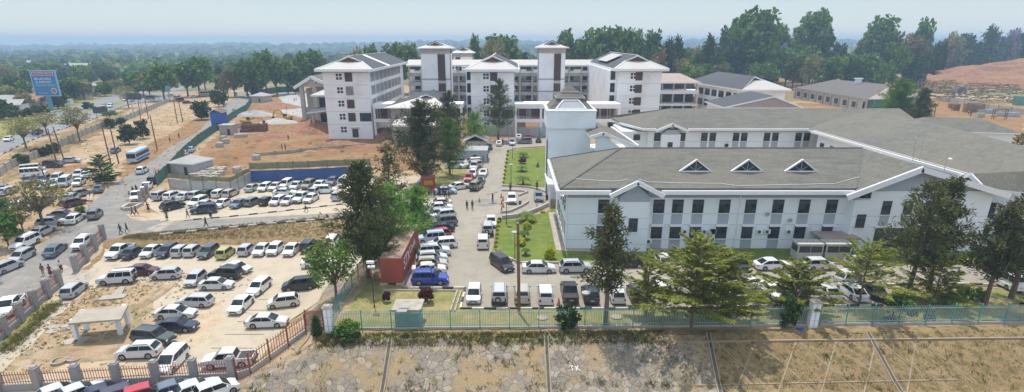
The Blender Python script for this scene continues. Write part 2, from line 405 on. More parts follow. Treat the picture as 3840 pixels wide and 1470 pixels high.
sheet('concrete_apron', Ps('o', 1045,350, 1110,338, 1175,350, 1150,385, 1215,420, 1195,440, 1120,440, 1045,420, 1060,380, 1040,362), M['whitecon'], jit=.2)
# roads
sheet('road', Ps('o', 0,525, 150,470, 260,440, 400,395, 500,368, 560,352, 680,350, 640,372, 480,394, 325,458, 235,486, 0,574), M['asphalt2'])
sheet('road', Ps('o', 150,445, 215,415, 284,398, 438,352, 527,334, 700,322, 690,335, 560,347, 430,384, 250,438), M['asphalt2'])
sheet('verge', Ps('o', 0,440, 60,420, 150,400, 280,380, 420,345, 430,352, 284,396, 200,415, 140,440, 0,520), M['verge'], jit=.8)
sheet('verge', Ps('o', 0,478, 130,448, 250,440, 400,393, 560,350, 480,380, 300,430, 160,468, 0,522), M['verge'], jit=.3)
sheet('verge', Ps('o', 0,610, 235,500, 325,468, 430,425, 480,410, 420,470, 250,570, 0,690), M['drygrass'], jit=1.)
sheet('road', Ps('o', -60,1040, 0,992, 120,950, 190,890, 227,869, 284,817, 325,780, 389,723, 458,671, 560,610, 629,557, 730,504, 760,477, 821,408, 878,368, 902,358, 850,345, 985,342, 951,364, 922,412, 837,473, 800,504, 685,590, 600,675, 503,723, 458,788, 540,812, 640,838, 760,820, 1000,795, 1290,762, 1640,770, 1640,820, 1290,815, 1000,840, 600,880, 520,897, 400,900, 360,925, 277,1016, 228,1062, 150,1140, 70,1215, 0,1310, -80,1400), M['asphalt'])
sheet('road_patch', Ps('B', 1260,968, 1460,965, 1640,850, 1560,858), M['slab'])
sheet('sand_drift', Ps('B', 1170,810, 1350,790, 1640,800, 1780,830, 1560,860, 1330,852), M['sandy'], jit=.35)
# car parks
sheet('car_park', Ps('o', 395,935, 560,928, 900,925, 1240,918, 1420,900, 1400,960, 1255,1090, 1085,1205, 940,1392, 890,1425, 400,1480, -40,1500, -60,1400, 100,1270, 228,1076, 300,1012), M['lotcon'])
sheet('car_park', Ps('o', -60,1500, 300,1470, 620,1440, 860,1432, 830,1480, 820,1530, -80,1560), M['lotcon'])
sheet('car_park', Ps('o', 540,740, 600,722, 790,690, 870,700, 947,690, 1300,665, 1640,660, 1640,770, 1390,783, 700,828, 640,830, 560,780), M['lotcon'])
sheet('soil', Ps('C', 900,640, 1260,602, 1560,575, 1720,560, 1770,600, 1640,760, 1660,900, 1700,1090, 1560,1140, 1430,1300, 1150,1390, 700,1500, 330,1560, -20,1640, -30,1560, 160,1430, 360,1200, 560,980, 760,780), M['lotdirt'], jit=.25)
sheet('sand_drift', Ps('E', -60,690, 250,660, 440,700, 380,900, 300,1080, 200,1300, 60,1460, -200,1560, -260,1420, -120,1200, -90,950), M['sandy'], jit=.5)
sheet('sand_drift', Ps('D', 560,750, 900,640, 1250,650, 1640,700, 1630,880, 900,900, 560,930), M['sandy'], jit=.5)
sheet('footpath', Ps('C', 640,760, 760,770, 500,1000, 330,1180, 100,1340, -40,1430, -40,1340, 120,1200, 380,960), M['slab'], jit=.12)
sheet('grass', Ps('C', 560,760, 640,740, 400,990, 160,1200, -20,1330, -30,1240, 200,1010, 420,820), M['verge'], jit=.2)
sheet('grass', Ps('C', 820,440, 960,440, 1060,370, 1120,170, 1060,230, 940,370), M['drygrass'], jit=.15)
sheet('drive_apron', Ps('C', 640,400, 690,380, 800,440, 990,440, 1060,400, 1020,480, 880,600, 680,600), M['slab'])
# grass banks
sheet('grass_bank', Ps('o', 400,932, 420,905, 560,892, 700,878, 1000,848, 1290,822, 1480,825, 1480,890, 1240,912, 900,920, 560,924), M['drygrass'], jit=.15)
sheet('soil', Ps('C', 1080,120, 1420,60, 1480,120, 1300,200, 1140,200, 1080,180), M['orange'], jit=.2)
# hospital yard
sheet('yard', Ps('o', 1520,1081, 1480,1075, 1500,1000, 1580,860, 1600,800, 1600,760, 1640,680, 1720,640, 1790,612, 1815,560, 1845,522, 2065,514, 2065,548, 1930,558, 1901,568, 1883,700, 2060,706, 2060,740, 1990,812, 1867,820, 1845,948, 1949,992, 2802,1000, 3240,996, 3663,996, 3960,1010, 3960,1180, 3785,1076, 3338,1068, 3313,1148, 2900,1148, 2445,1158, 1730,1159, 1748,1081), M['concrete'])
sheet('garden', Ps('o', 1515,1088, 1738,1088, 1718,1162, 2445,1166, 2900,1156, 3320,1154, 3345,1076, 3780,1082, 3960,1190, 3960,1206, 3700,1206, 3050,1212, 1900,1238, 1240,1240, 1385,1050, 1470,1040), M['drylawn'], jit=.12)
sheet('lawn', Ps('o', 1903,574, 1930,562, 2055,553, 2066,640, 2055,700, 1884,700), M['lawn'], jit=.05)
sheet('lawn', Ps('o', 1869,826, 1930,826, 2005,810, 2062,790, 2080,770, 2084,800, 2100,945, 2150,938, 2700,930, 3240,938, 3600,935, 3900,940, 3900,990, 3680,988, 2802,990, 1956,984, 1850,944), M['lawn'], jit=.05)
sheet('garden', Ps('K', 130,700, 260,560, 330,480, 420,450, 600,460, 610,520, 480,600, 330,640, 240,720, 130,900, 60,1000, 20,900), M['drylawn'], jit=.2)
sheet('apron', Ps('R', 40,240, 100,240, 130,400, 200,575, 400,572, 820,600, 945,600, 1100,572, 1720,560, 1740,575, 1100,590, 940,614, 200,600, 110,590), M['slab'])
sheet('turning_circle', [( 'K', 790+110*math.cos(a*.35), 768+34*math.sin(a*.35)) for a in range(18)], M['asphalt'], up=.12)
# front slope
L3 = [G(2650, 1262).xy, G(2716, 1500).xy]
sheet('paved_slope', [(-19.7, 52.0), (10, 52.6), tuple(L3[0]), tuple(L3[1]+Vector((.3,-4))), (-6, 38), (-26.6, 38), (-26.4, 49.0)], M['paving'], 1.2, world=True)
sheet('paved_slope', Ps('E', 1715,345, 1740,560, 1640,760, 1500,950, 1410,1060, 1330,1180, 1200,1320, 1160,1210, 1330,960, 1480,700, 1580,420), M['paving'], 1.2, jit=.1)
sheet('grass_bank', [tuple(L3[0]), (90, 54.2), (90, 38), tuple(L3[1]+Vector((.5,-4)))], M['drygrass'], 1.2, world=True)
sheet('verge', [(-20, 51.6), (-10, 51.9), (0, 51.6), (10, 52.2), (13, 52.6), (13, 53.3), (0, 53.2), (-19.5, 52.8)], M['verge'], 1, jit=.13, world=True)
sheet('verge', [(13, 52.6), (22, 52.4), (30, 52.7), (60, 53.3), (90, 54), (90, 55), (60, 54.6), (13, 53.3)], M['drygrass'], 1, jit=.1, world=True)
# ribs, drains, kerbs
def strip(mb, P, w, hgt, m=0, off=.11):
    P = [Vector(p) for p in P]
    for a, b in zip(P, P[1:]):
        n = max(1, int((b-a).length/1.2))
        for k in range(n):
            p, q = a.lerp(b, k/n), a.lerp(b, (k+1)/n)
            d = (q-p).normalized().xy; e = Vector((-d.y, d.x))*w/2
            pz, qz = hh(p.x, p.y), hh(q.x, q.y)
            vs = []
            for c, z in ((p, pz), (q, qz)):
                for s in (-1, 1):
                    for t in (-.1, hgt): vs.append((c.x+e.x*s, c.y+e.y*s, z+t+off))
            mb.add(vs, [(1,5,7,3), (0,1,3,2), (4,6,7,5), (0,4,5,1), (2,3,7,6)], m)
    return mb
mb = MB()
def sl(x, d): return Vector((x, YE(x)-d))
for k in range(-9, 22):
    x = k*4.2
    if x > 44 or x < 13: continue
    for s in (-1, 1):
        a = sl(x, .9); b = sl(x+s*8.5, 12.5)
        if x < -19: continue
        if b.x < -26: b = a.lerp(b, max(0,(a.x+25)/(a.x-b.x)))
        strip(mb, [a, b], .13, .03)
strip(mb, [sl(17.5, 5.4), sl(44, 5.2)], .16, .035)
strip(mb, [sl(17, .9), sl(88, 1.0)], .22, .12)
tag(mb.build('slope_ribs', M['rib']), kind='structure')
rb = random.Random(3)
for (t, xa, ya, xb, yb) in (('V',680,575,615,990),('W',700,575,722,990),('X',515,550,600,985),('Y',430,545,690,1000)):
    mb = MB(); a, b = g(t, xa, ya), g(t, xb, yb); b = a+(b-a)*1.15
    d = (b-a).normalized(); e = Vector((-d.y, d.x, 0)).normalized()
    strip(mb, [a, b], .24, .06, 1)
    for s in (-1, 1): strip(mb, [a+e*s*.19, b+e*s*.19], .11, .1, 0)
    tag(mb.build('drain', [M['concreteedge'], M['drainfloor']]), kind='structure')
def kerb(pts, n=None, w=.2, z=.16, seg=1.1, ms=('kwhite','kblack')):
    W = [g(*p) if isinstance(p[0], str) else Vector((p[0], p[1], 0)) for p in pts]
    mb = MB(); k = 0
    for a, b in zip(W, W[1:]):
        L = (b-a).length; n = max(1, round(L/seg))
        for i in range(n):
            p, q = a.lerp(b, i/n), a.lerp(b, (i+.94)/n)
            p.z, q.z = hh(p.x, p.y)+.12, hh(q.x, q.y)+.12
            mb.bar(p, q, w, .3, k % 2); k += 1
    return tag(mb.build('kerb', [M[m] for m in ms]), kind='structure')
kerb(Ps('o', 600,882, 700,872, 860,856, 1000,842, 1290,817), seg=1.6)
kerb(Ps('o', 690,829, 860,815, 1040,796, 1290,767), seg=1.6)
kerb(Ps('o', 1531,1083, 1745,1083, 1727,1161, 2445,1161, 2900,1150, 3313,1150), seg=1.4)
kerb(Ps('Y', 560,182, 900,177, 1200,178, 1500,190, 1620,250), seg=1.6)
kerb(Ps('U', 850,690, 1100,722, 1290,733, 1500,740), seg=1.4)
kerb(Ps('o', 1850,946, 1949,987, 2400,992, 2802,995, 3240,990), seg=1.4, ms=('kwhite','cement'))
kerb(Ps('B', 0,255, 250,135, 430,60, 600,0), seg=2.2)
kerb(Ps('o', 235,484, 325,458, 400,425, 480,393, 600,372), seg=2.4)
kerb(Ps('o', 1901,568, 1883,700), ms=('slab','slab')); kerb(Ps('o', 1901,568, 1930,558, 2052,550), ms=('slab','slab'))
kerb(Ps('V', 1205,200, 1150,365), ms=('slab','slab'), seg=2); kerb(Ps('V', 1235,205, 1185,362), ms=('slab','slab'), seg=2)
kerb(Ps('V', 620,195, 1205,198), ms=('slab','slab'), seg=2)
def lowwall(name, label, pts, hgt, th, m, cat='wall', grp=None):
    W = [g(*p) for p in pts]; mb = MB()
    for a, b in zip(W, W[1:]):
        mb.bar((a.x, a.y, a.z+hgt/2-.1), (b.x, b.y, b.z+hgt/2-.1), th, hgt+.2)
    return tag(mb.build(name, M[m]), label, cat, grp)
lowwall('ramp_wall', 'low grey kerb wall curving along the lawn behind the drop-off ramp', Ps('K', 945,617, 1080,622, 1200,632, 1300,655, 1345,675), .45, .35, 'cement')
lowwall('ramp_wall', 'short grey kerb wall in a wedge behind the white parked car on the ramp', Ps('K', 938,660, 1010,662, 1110,665, 1180,675, 1095,710), .45, .3, 'cement')
lowwall('ramp_wall', 'curved grey kerb wall between the cones and the ramp', Ps('K', 930,868, 1010,858, 1090,825, 1150,793, 1186,768), .5, .35, 'cement')
lowwall('ramp_wall', 'outer curved grey wall of the entrance ramp above the lower lawn', Ps('K', 945,918, 1060,905, 1180,877, 1290,835, 1370,795, 1395,755), .7, .35, 'greywall')

# faint bay lines
mb = MB()
for i in range(13):
    a = g('o', 470+i*58, 972-i*1.2); strip(mb, [Vector((a.x, a.y, 0)), Vector((a.x, a.y+4.6, 0))], .1, .02, 0, .1)
for i in range(5):
    a = g('E', 1120-i*95, 960-i*-0); strip(mb, [Vector((-28.5, 55+i*3.1, 0)), Vector((-33, 55+i*3.1, 0))], .1, .02, 0, .1)
for i in range(17): strip(mb, [Vector((-5.2+i*2.75, 60.3, 0)), Vector((-5.2+i*2.75, 65, 0))], .1, .02, 0, .12)
tag(mb.build('bay_lines', M['slab']), kind='structure')
# ---------------------------------------------------------------- buildings
def poly3(mb, P, m=0, th=0): return mb.add(P, [tuple(range(len(P)))], m)
def slabf(mb, P, th, m=0, me=1):
    """roof plane with thickness: top face P (counter-clockwise from above), edges in material me"""
    n = len(P); vs = [Vector(p) for p in P]+[Vector(p)-Vector((0,0,th)) for p in P]
    top = [(0,1,2), (0,2,3)] if n == 4 else [tuple(range(n))]
    mb.add(vs, top, m); mb.add(vs, [tuple(n+i for i in reversed(f)) for f in top]+[((i+1) % n, i, n+i, n+(i+1) % n) for i in range(n)], me)
    return mb
class Bld:
    def __init__(s, name, label, cat, x, y, z=0, rz=0, group=None):
        s.r = thing(name, label, cat, (x, y, z), rz, group); s.inv = s.r.matrix_basis.inverted() if 0 else (Matrix.Translation((x,y,z)) @ Matrix.Rotation(rz,4,'Z')).inverted()
    def part(s, name, mb, m, parent=None, smooth=False):
        mb.v = [tuple(s.inv @ Vector(v)) for v in mb.v]
        return mb.build(name, m, parent or s.r, smooth)
def win_front(b, x0, x1, z0, z1, Y, blind=True, sill=True, d=.06, frame='darkpole', mull=1, tr=.33):
    """window on a wall that faces -Y: frame part with pane sub-part"""
    mb = MB(); w, h = x1-x0, z1-z0; t = .06
    mb.bb(x0, x0+t, Y-d, Y, z0, z1); mb.bb(x1-t, x1, Y-d, Y, z0, z1); mb.bb(x0+t, x1-t, Y-d, Y, z0, z0+t); mb.bb(x0+t, x1-t, Y-d, Y, z1-t, z1)
    for k in range(mull):
        xm = x0+w*(k+1)/(mull+1); mb.bb(xm-t/2, xm+t/2, Y-d+.005, Y-.005, z0+t, z1-t)
    f = b.part('window', mb, M[frame])
    g2 = MB(); g2.bb(x0+t, x1-t, Y-.03, Y-.012, z0+t, z1-t); b.part('pane', g2, M['glass'], f)
    if blind:
        g2 = MB(); g2.bb(x0+t, x1-t, Y-.045, Y-.033, z1-h*tr, z1-h*.08); b.part('blind', g2, M['shade'], f)
    if sill:
        g2 = MB(); g2.bb(x0-.12, x1+.12, Y-.2, Y-.002, z0-.11, z0-.003); b.part('sill', g2, M['trim'], f)
    return f
class Spand:
    def __init__(s, b): s.b = b
    def bb(s, *a): mb = MB(); mb.bb(*a); s.b.part('spandrel', mb, M['bluegrey'])
YF = 78.5
# ---- front hospital building
b = Bld('hospital_building', 'long two storey hospital building with grey hip roof and three triangular dormers', 'building', 30, 88)
XL = oy('R', 200, 400, YF).x; XI = oy('S', 1290, 300, YF).x; XB0 = oy('S', 1340, 400, 77.4).x; XB1 = 67.5
GY = 77.3
wl = MB(); YBk = 97.5
wl.prism([(XL, YF), (XI, YF), (XB0, GY), (XB1, GY), (XB1, YBk), (XL, YBk)], -1, 7.72)
XG = oy('S', 1545, 100, GY).x
wl.prism([(XL+.02, YF+.06), (XI+.02, YF+.06), (XB0, GY+.06), (XG, GY+.06), (XG, YBk-.05), (XL+.02, YBk-.05)], 7.72, 8.95, 1); wl.bb(XG, XB1-.02, GY+.02, YBk-.06, 7.72, 8.95)
BX0, BX1, BY = oy('R', 690, 300, 77.3).x, oy('R', 970, 300, 77.3).x, 77.3
wl.bb(BX0, BX1, BY, YF-.005, -1, 7.4); wl.bb(BX0+.03, BX1-.03, BY+.05, YF-.005, 7.4, 8.2, 1)
xm = (BX0+BX1)/2; zg = oy('O', 850, 700, BY).z
wl.add([(BX0+.03, BY+.05, 8.2), (BX1-.03, BY+.05, 8.2), (xm, BY+.05, zg-.3), (BX0+.03, YF+3, 8.2), (BX1-.03, YF+3, 8.2), (xm, YF+3, zg-.3)], [(0,1,2), (3,5,4), (0,2,5,3), (1,4,5,2)], 1)
gpk = oy('Q', 740, 545, GY); XP = gpk.x
wl.add([(XB0+.02, GY+.06, 8.9), (XB1-.02, GY+.06, 8.9), (XP, GY+.06, gpk.z-.25), (XB0+.02, YF+12, 8.9), (XB1-.02, YF+12, 8.9), (XP, YF+12, gpk.z-.25)], [(0,1,2), (3,5,4), (0,2,5,3), (1,4,5,2)], 1)
b.part('wall', wl, [M['white'], M['bluegrey']])
# string courses
mb = MB()
for z in (7.68, 5.36, 3.74, 1.45):
    hgt = .12 if z > 6 else .045; pj = .06 if z > 6 else .012
    mb.bb(XL-.04, BX0, YF-pj, YF+.02, z, z+hgt, 0 if z > 6 else 1); mb.bb(BX1, XI, YF-pj, YF+.02, z, z+hgt, 0 if z > 6 else 1)
    mb.bb(BX0-.04, BX1+.04, BY-pj, BY+.02, z-.3, z-.3+hgt, 0 if z > 6 else 1)
    mb.bb(XB0, XG if z > 6 else XB1, GY-pj, GY+.02, z, z+hgt, 0 if z > 6 else 1)
mb.bb(XG, XB1, GY-.05, GY+.02, 8.95, 9.05)
mb.bb(XL-.06, XL+.02, YF, YBk, 7.68, 7.8)
b.part('string_course', mb, [M['trim'], M['bluegrey']])
# upper + lower windows from the photograph
cols = [('R', 552, 0)]+[('R', x, 1) for x in (1062, 1237, 1424)]+[('S', x, 1) for x in (190, 432, 685, 927, 1180)]
sp = Spand(b); aw = []
for t, x, k in cols:
    c = oy(t, x, 180, YF); X = c.x; hw = .8
    z1 = 7.5; z0 = 5.5
    win_front(b, X-hw, X+hw, z0, z1, YF)
    sp.bb(X-hw, X+hw, YF-.02, YF+.02, 3.82, z0-.12)
    zt, zb = 3.55, 1.62
    win_front(b, X-hw-.03, X+hw-.03, zb, zt, YF, blind=(rnd.random() < .4))
    sp.bb(X-hw, X+hw, YF-.02, YF+.02, -.5, zb-.12)
    if k: aw.append(X)
    win_front(b, X-hw, X+hw, 8.28, 8.82, YF+.06, blind=False, sill=False, mull=0)
for X in aw:
    mb = MB(); mb.add([(X-.95, YF, 3.84), (X+.95, YF, 3.84), (X+.95, YF-.6, 3.68), (X-.95, YF-.6, 3.68), (X-.95, YF, 3.76), (X+.95, YF, 3.76), (X+.95, YF-.6, 3.6), (X-.95, YF-.6, 3.6)], [(0,3,2,1),(4,5,6,7),(0,1,5,4),(1,2,6,5),(2,3,7,6),(3,0,4,7)])
    b.part('awning', mb, M['trim'])
X = oy('R', 825, 330, BY).x; win_front(b, X-.65, X+.65, 3.05, 5.05, BY)
for t, x, z0, z1 in (('S',1502,8.0,8.85),): X = oy(t, x, 45, GY).x; win_front(b, X-.75, X+.75, z0, z1, GY+.06, blind=False)
X = oy('S', 1447, 318, GY).x; win_front(b, X-.65, X+.65, 3.65, 5.65, GY)
for x in (455, 655, 860):
    X = oy('U', x, 190, GY).x
    if X < XB1-1: win_front(b, X-.65, X+.65, 5.62, 7.62, GY)
    mb = MB(); mb.bb(X-.65, X+.65, GY-.03, GY+.01, 4.0, 5.45)
    if X < XB1-1: b.part('spandrel', mb, M['bluegrey'])
# garage opening (flat panel coloured dark for the shade inside)
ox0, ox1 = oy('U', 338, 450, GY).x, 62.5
mb = MB(); mb.bb(ox0, ox1, GY-.02, GY+.01, -.2, 3.65); b.part('opening_shade', mb, M['darkpole'])
mb = MB(); mb.bb(ox0-.15, ox1+.15, GY-.12, GY-.03, 3.66, 3.82); b.part('lintel', mb, M['trim'])
# left end wall windows
for y in (80.6, 83.4, 86.5, 89.5, 92.5):
    for z0 in (1.6, 5.45):
        mb = MB(); mb.bb(XL-.05, XL, y-.7, y+.7, z0, z0+2); f = b.part('window', mb, M['darkpole'])
        mb = MB(); mb.bb(XL-.07, XL-.052, y-.62, y+.62, z0+.08, z0+1.92); b.part('pane', mb, M['glass'], f)
        mb = MB(); mb.bb(XL-.16, XL-.002, y-.8, y+.8, z0-.11, z0-.01); b.part('sill', mb, M['trim'], f)
# roof
EZ, RZ = 9.45, 13.2
ex0 = XL-1.0; ey0 = YF-1.1; ey1 = 98.6; yr = (ey0+ey1)/2
rx0 = Gz(2325, 551, RZ).x
rf = MB()
XQ = 70.5
fr = XI+.4
slabf(rf, [(ex0, ey0, EZ), (fr, ey0, EZ), (XP-1.5, yr, RZ), (rx0, yr, RZ)], .25)
slabf(rf, [(fr, ey0, EZ), (XB0-1.2, GY-1.0, 9.0), (XP, GY-1.0, gpk.z)], .25); slabf(rf, [(fr, ey0, EZ), (XP, GY-1.0, gpk.z), (XP-1.5, yr, RZ)], .25); slabf(rf, [(XP, GY-1.0, gpk.z), (XP, yr, gpk.z), (XP-1.5, yr, RZ)], .25)
slabf(rf, [(XP, GY-1.0, gpk.z), (XB1+1.2, GY-1.0, 9.0), (XP, yr, gpk.z)], .25); slabf(rf, [(XB1+1.2, GY-1.0, 9.0), (XB1+1.2, yr+2, 9.0), (XP, yr, gpk.z)], .25); slabf(rf, [(XP, yr, gpk.z), (XB1+1.2, yr+2, 9.0), (XB1, ey1, 9.2)], .25); slabf(rf, [(XP-1.5, yr, RZ), (XP, yr, gpk.z), (XB1, ey1, 9.2)], .25)
slabf(rf, [(ex0, ey1, EZ), (ex0, ey0, EZ), (rx0, yr, RZ)], .25)
slabf(rf, [(XB1, ey1, 9.2), (ex0, ey1, EZ), (rx0, yr, RZ)], .25); slabf(rf, [(XB1, ey1, 9.2), (rx0, yr, RZ), (XP-1.5, yr, RZ)], .25)
rfo = b.part('roof', rf, [M['shingle'], M['shingle']])
# fascias and gutters
fa = MB(); fh = .55
def fascia(mb, p, q, h=fh, w=.3, m=0):
    p, q = Vector(p), Vector(q); p.z -= h/2-.05; q.z -= h/2-.05; return mb.bar(p, q, w, h, m)
zF = 9.15
fascia(fa, (ex0-.45, ey0-.45, zF), (BX0-1.4, ey0-.45, zF)); fascia(fa, (BX1+1.4, ey0-.45, zF), (fr, ey0-.45, zF)); fascia(fa, (ex0-.45, ey0-.3, zF), (ex0-.45, ey1+.3, zF))
fascia(fa, (XI+.2, ey0-.45, 9.1), (XB0-1.3, GY-1.12, 9.05))
fascia(fa, (XB0-1.9, GY-1.15, 8.75), (XP+.1, GY-1.15, gpk.z+.1), .8); fascia(fa, (XP-.1, GY-1.15, gpk.z+.1), (XB1+1.3, GY-1.15, 9.0), .8)
b.part('fascia', fa, M['trim'])
gu = MB(); gu.bb(ex0-.3, BX0-1.2, ey0-.34, ey0-.06, 8.9, 9.0); gu.bb(BX1+1.2, fr, ey0-.34, ey0-.06, 8.9, 9.0); gu.bb(ex0, BX0-1, ey0+.02, ey0+.1, 9.0, 9.18); gu.bb(BX1+1, fr, ey0+.02, ey0+.1, 9.0, 9.18); gu.bb(ex0-.3, ex0-.06, ey0-.3, ey1, 8.9, 9.0)
b.part('gutter', gu, M['cement'])
rc = MB()
for p_, q_ in (((ex0, ey0, EZ), (rx0, yr, RZ)), ((rx0, yr, RZ), (XP-1.5, yr, RZ)), ((ex0, ey1, EZ), (rx0, yr, RZ)), ((fr, ey0, EZ), (XP-1.5, yr, RZ))): rc.bar(Vector(p_)+Vector((0,0,.03)), Vector(q_)+Vector((0,0,.03)), .3, .1)
b.part('ridge_cap', rc, M['ridge'])
# small gable over the bay
sg = MB(); xm = (BX0+BX1)/2; ov = 1.5; zp = zg+.35; zb_ = 8.75
slabf(sg, [(BX0-ov, BY-.9, zb_), (xm, BY-.9, zp), (xm, BY+6.2, zp+.05), (BX0-ov, BY+1.2, zb_+.0)][::1], .2)
slabf(sg, [(xm, BY-.9, zp), (BX1+ov, BY-.9, zb_), (BX1+ov, BY+1.2, zb_), (xm, BY+6.2, zp+.05)], .2)
rg = b.part('roof', sg, [M['shingle'], M['trim']])
fa = MB(); fascia(fa, (BX0-ov-.1, BY-1.05, zb_+.05), (xm+.06, BY-1.05, zp+.12), .6); fascia(fa, (xm-.06, BY-1.05, zp+.12), (BX1+ov+.1, BY-1.05, zb_+.05), .6); b.part('fascia', fa, M['trim'])
# dormers
slope = (RZ-EZ)/(yr-ey0)
for t, x in (('O', 1402), ('P', 252), ('P', 748)):
    base = px(t, x, 600); d = ray(*base)
    t_ = (EZ-slope*ey0-HC)/(d[2]-slope*d[1]); c = Vector((d[0]*t_, d[1]*t_, HC+d[2]*t_)); hw = 2.35; hgt = 1.75; yb = c.y+hgt/slope
    z = c.z
    mb = MB(); mb.add([(c.x-hw+.35, c.y+.1, z), (c.x+hw-.35, c.y+.1, z), (c.x, c.y+.1, z+hgt-.3)], [(0,1,2)]); do = b.part('dormer', mb, M['glass'])
    mb = MB()
    for p, q in (((-hw, 0), (0, hgt)), ((0, hgt), (hw, 0)), ((-hw+.3, .02), (hw-.3, .02))): mb.bar((c.x+p[0], c.y+.02, z+p[1]), (c.x+q[0], c.y+.02, z+q[1]), .3, .2)
    mb.bar((c.x, c.y+.05, z), (c.x, c.y+.05, z+hgt-.2), .03); mb.bar((c.x, c.y+.05, z+.1), (c.x-.9, c.y+.05, z+.8), .03); mb.bar((c.x, c.y+.05, z+.1), (c.x+.9, c.y+.05, z+.8), .03)
    b.part('frame', mb, M['trim'], do)
    mb = MB(); slabf(mb, [(c.x-hw, c.y, z), (c.x, c.y, z+hgt), (c.x, yb, z+hgt+.02), (c.x-hw, c.y+.2, z)], .08); slabf(mb, [(c.x, c.y, z+hgt), (c.x+hw, c.y, z), (c.x+hw, c.y+.2, z), (c.x, yb, z+hgt+.02)], .08)
    b.part('cap', mb, [M['shingle'], M['trim']], do)
# downpipes, cables on roof
for t, x in (('R', 212), ('R', 963), ('S', 325)):
    X = oy(t, x, 200, YF-.1).x; mb = MB(); mb.tube([(X, YF-.12, 8.7), (X, YF-.12, 0)], .07, 6); b.part('downpipe', mb, M['trim'])
mb = MB(); P = []
for k, (t, x, y) in enumerate([('O',275,668),('O',420,680),('O',600,692),('O',700,690),('O',830,660),('O',960,698),('O',1200,708),('O',1480,712),('P',0,712),('P',160,735),('P',1060,715),('P',1280,655),('P',1360,515),('P',1490,425)]):
    d = ray(*px(t, x, y)); A, Bc = (EZ, ey0)
    t_ = (EZ-slope*ey0-HC)/(d[2]-slope*d[1]); P.append((d[0]*t_, d[1]*t_, HC+d[2]*t_+.06))
mb.tube(P, .035, 4); b.part('cable', mb, M['trim'])
# AC units on wall
def ac(b, X, Y, z):
    mb = MB(); mb.bb(X-.42, X+.42, Y-.38, Y-.06, z, z+.62); a = b.part('ac_unit', mb, M['trim'])
    mb = MB(); mb.tube([(X-.08, Y-.40, z+.31), (X-.08, Y-.382, z+.31)], .25, 12); b.part('fan', mb, M['darkpole'], a)
for t, x in (('R',1300),('R',1480),('R',1558),('S',75),('S',508),('S',580),('S',780)):
    ac(b, oy(t, x, 405, YF).x, YF, 2.45)
ac(b, BX1+.5, YF, .95)
# satellite dishes
def dish(b, X, Y, z, r=.35):
    mb = MB(); mb.add([(X+r*math.cos(a*.5236), Y-.3-.1*math.sin(a*.5236), z+r*math.sin(a*.5236)) for a in range(12)]+[(X, Y-.14, z)], [(i, (i+1)%12, 12) for i in range(12)]); mb.bar((X, Y, z-.2), (X, Y-.14, z), .05)
    b.part('satellite_dish', mb, M['greywall'])
dish(b, oy('S', 580, 250, YF).x, YF, oy('S', 580, 252, YF).z); dish(b, oy('S', 788, 305, YF).x, YF, oy('S', 788, 307, YF).z)
# ---- entrance canopy and back of front wing
b = Bld('entrance_canopy', 'white flat canopy over the entrance left of the grey roofed building', 'canopy', 5, 92)
c0 = gz('O', 20, 620, 4.2); c1 = gz('O', 130, 735, 4.2)
mb = MB(); mb.bb(c0.x-.3, XL-.02, c1.y+1, c0.y, 3.9, 4.3); b.part('roof', mb, M['trim'])
for y in (c1.y+1.6, c0.y-.6): mb = MB(); mb.bb(c0.x, c0.x+.35, y-.2, y+.2, -.2, 3.9); b.part('column', mb, M['white'])
# ---- tower with tiered roof
TY0, TY1 = 106, 116
b = Bld('entrance_tower', 'square white tower with tiered grey pagoda roof above the hospital entrance', 'tower', 12, 111)
tx0, tx1 = onY(2056, 600, TY0).x, onY(2215, 500, TY0).x
bx0, bx1 = onY(2051, 450, TY0-.4).x, onY(2235, 450, TY0-.4).x
zt, zb2 = onY(2100, 418, TY0-.4).z, onY(2100, 482, TY0-.4).z
mb = MB(); mb.bb(tx0, tx1, TY0, TY1-.5, -.5, zb2+.3); b.part('shaft', mb, M['white'])
mb = MB(); mb.bb(bx0, bx1, TY0-.4, TY1, zb2, zt); mb.bb(bx0-.12, bx1+.12, TY0-.52, TY1+.12, zt, zt+.18, 1); b.part('parapet_box', mb, [M['white'], M['trim']])
cxm, cym = (bx0+bx1)/2, (TY0+TY1)/2
def frustum(mb, w0, z0, w1, z1, m=0, me=1, lip=.15):
    a = [(cxm+sx*w0, cym+sy*w0, z0) for sx, sy in ((-1,-1),(1,-1),(1,1),(-1,1))]; c = [(cxm+sx*w1, cym+sy*w1, z1) for sx, sy in ((-1,-1),(1,-1),(1,1),(-1,1))]
    mb.add(a+c, [(0,1,5,4),(1,2,6,5),(2,3,7,6),(3,0,4,7),(4,5,6,7),(3,2,1,0)], m)
    mb.bb(cxm-w0-.05, cxm+w0+.05, cym-w0-.05, cym+w0+.05, z0-lip, z0+.02, me)
hw = (bx1-bx0)/2; zz = [onY(2100, y, TY0+3).z for y in (368, 366, 340, 316)]
mb = MB(); frustum(mb, hw-.35, zt+.25, hw*.52, zt+2.1); b.part('roof', mb, [M['shingle'], M['trim']])
mb = MB(); frustum(mb, hw*.52+.35, zt+2.2, hw*.3, zt+3.05); b.part('roof', mb, [M['shingle'], M['greywall']])
mb = MB(); frustum(mb, hw*.3+.2, zt+3.15, .03, zt+4.5); b.part('roof', mb, [M['shingle'], M['greywall']])
mb = MB(); q = hw*.62
for p, r_ in (((-q,0),(-q*.5,1.45)),((-q*.5,1.45),(q*.5,1.45)),((q*.5,1.45),(q,0)),((-q,0),(q,0))):
    s_ = (hw-.35-hw*.52)/1.85
    f = lambda a: (cxm+a[0], cym-(hw-.35)+s_*a[1]*.92-.12, zt+.32+a[1])
    mb.bar(f(p), f(r_), .22, .22)
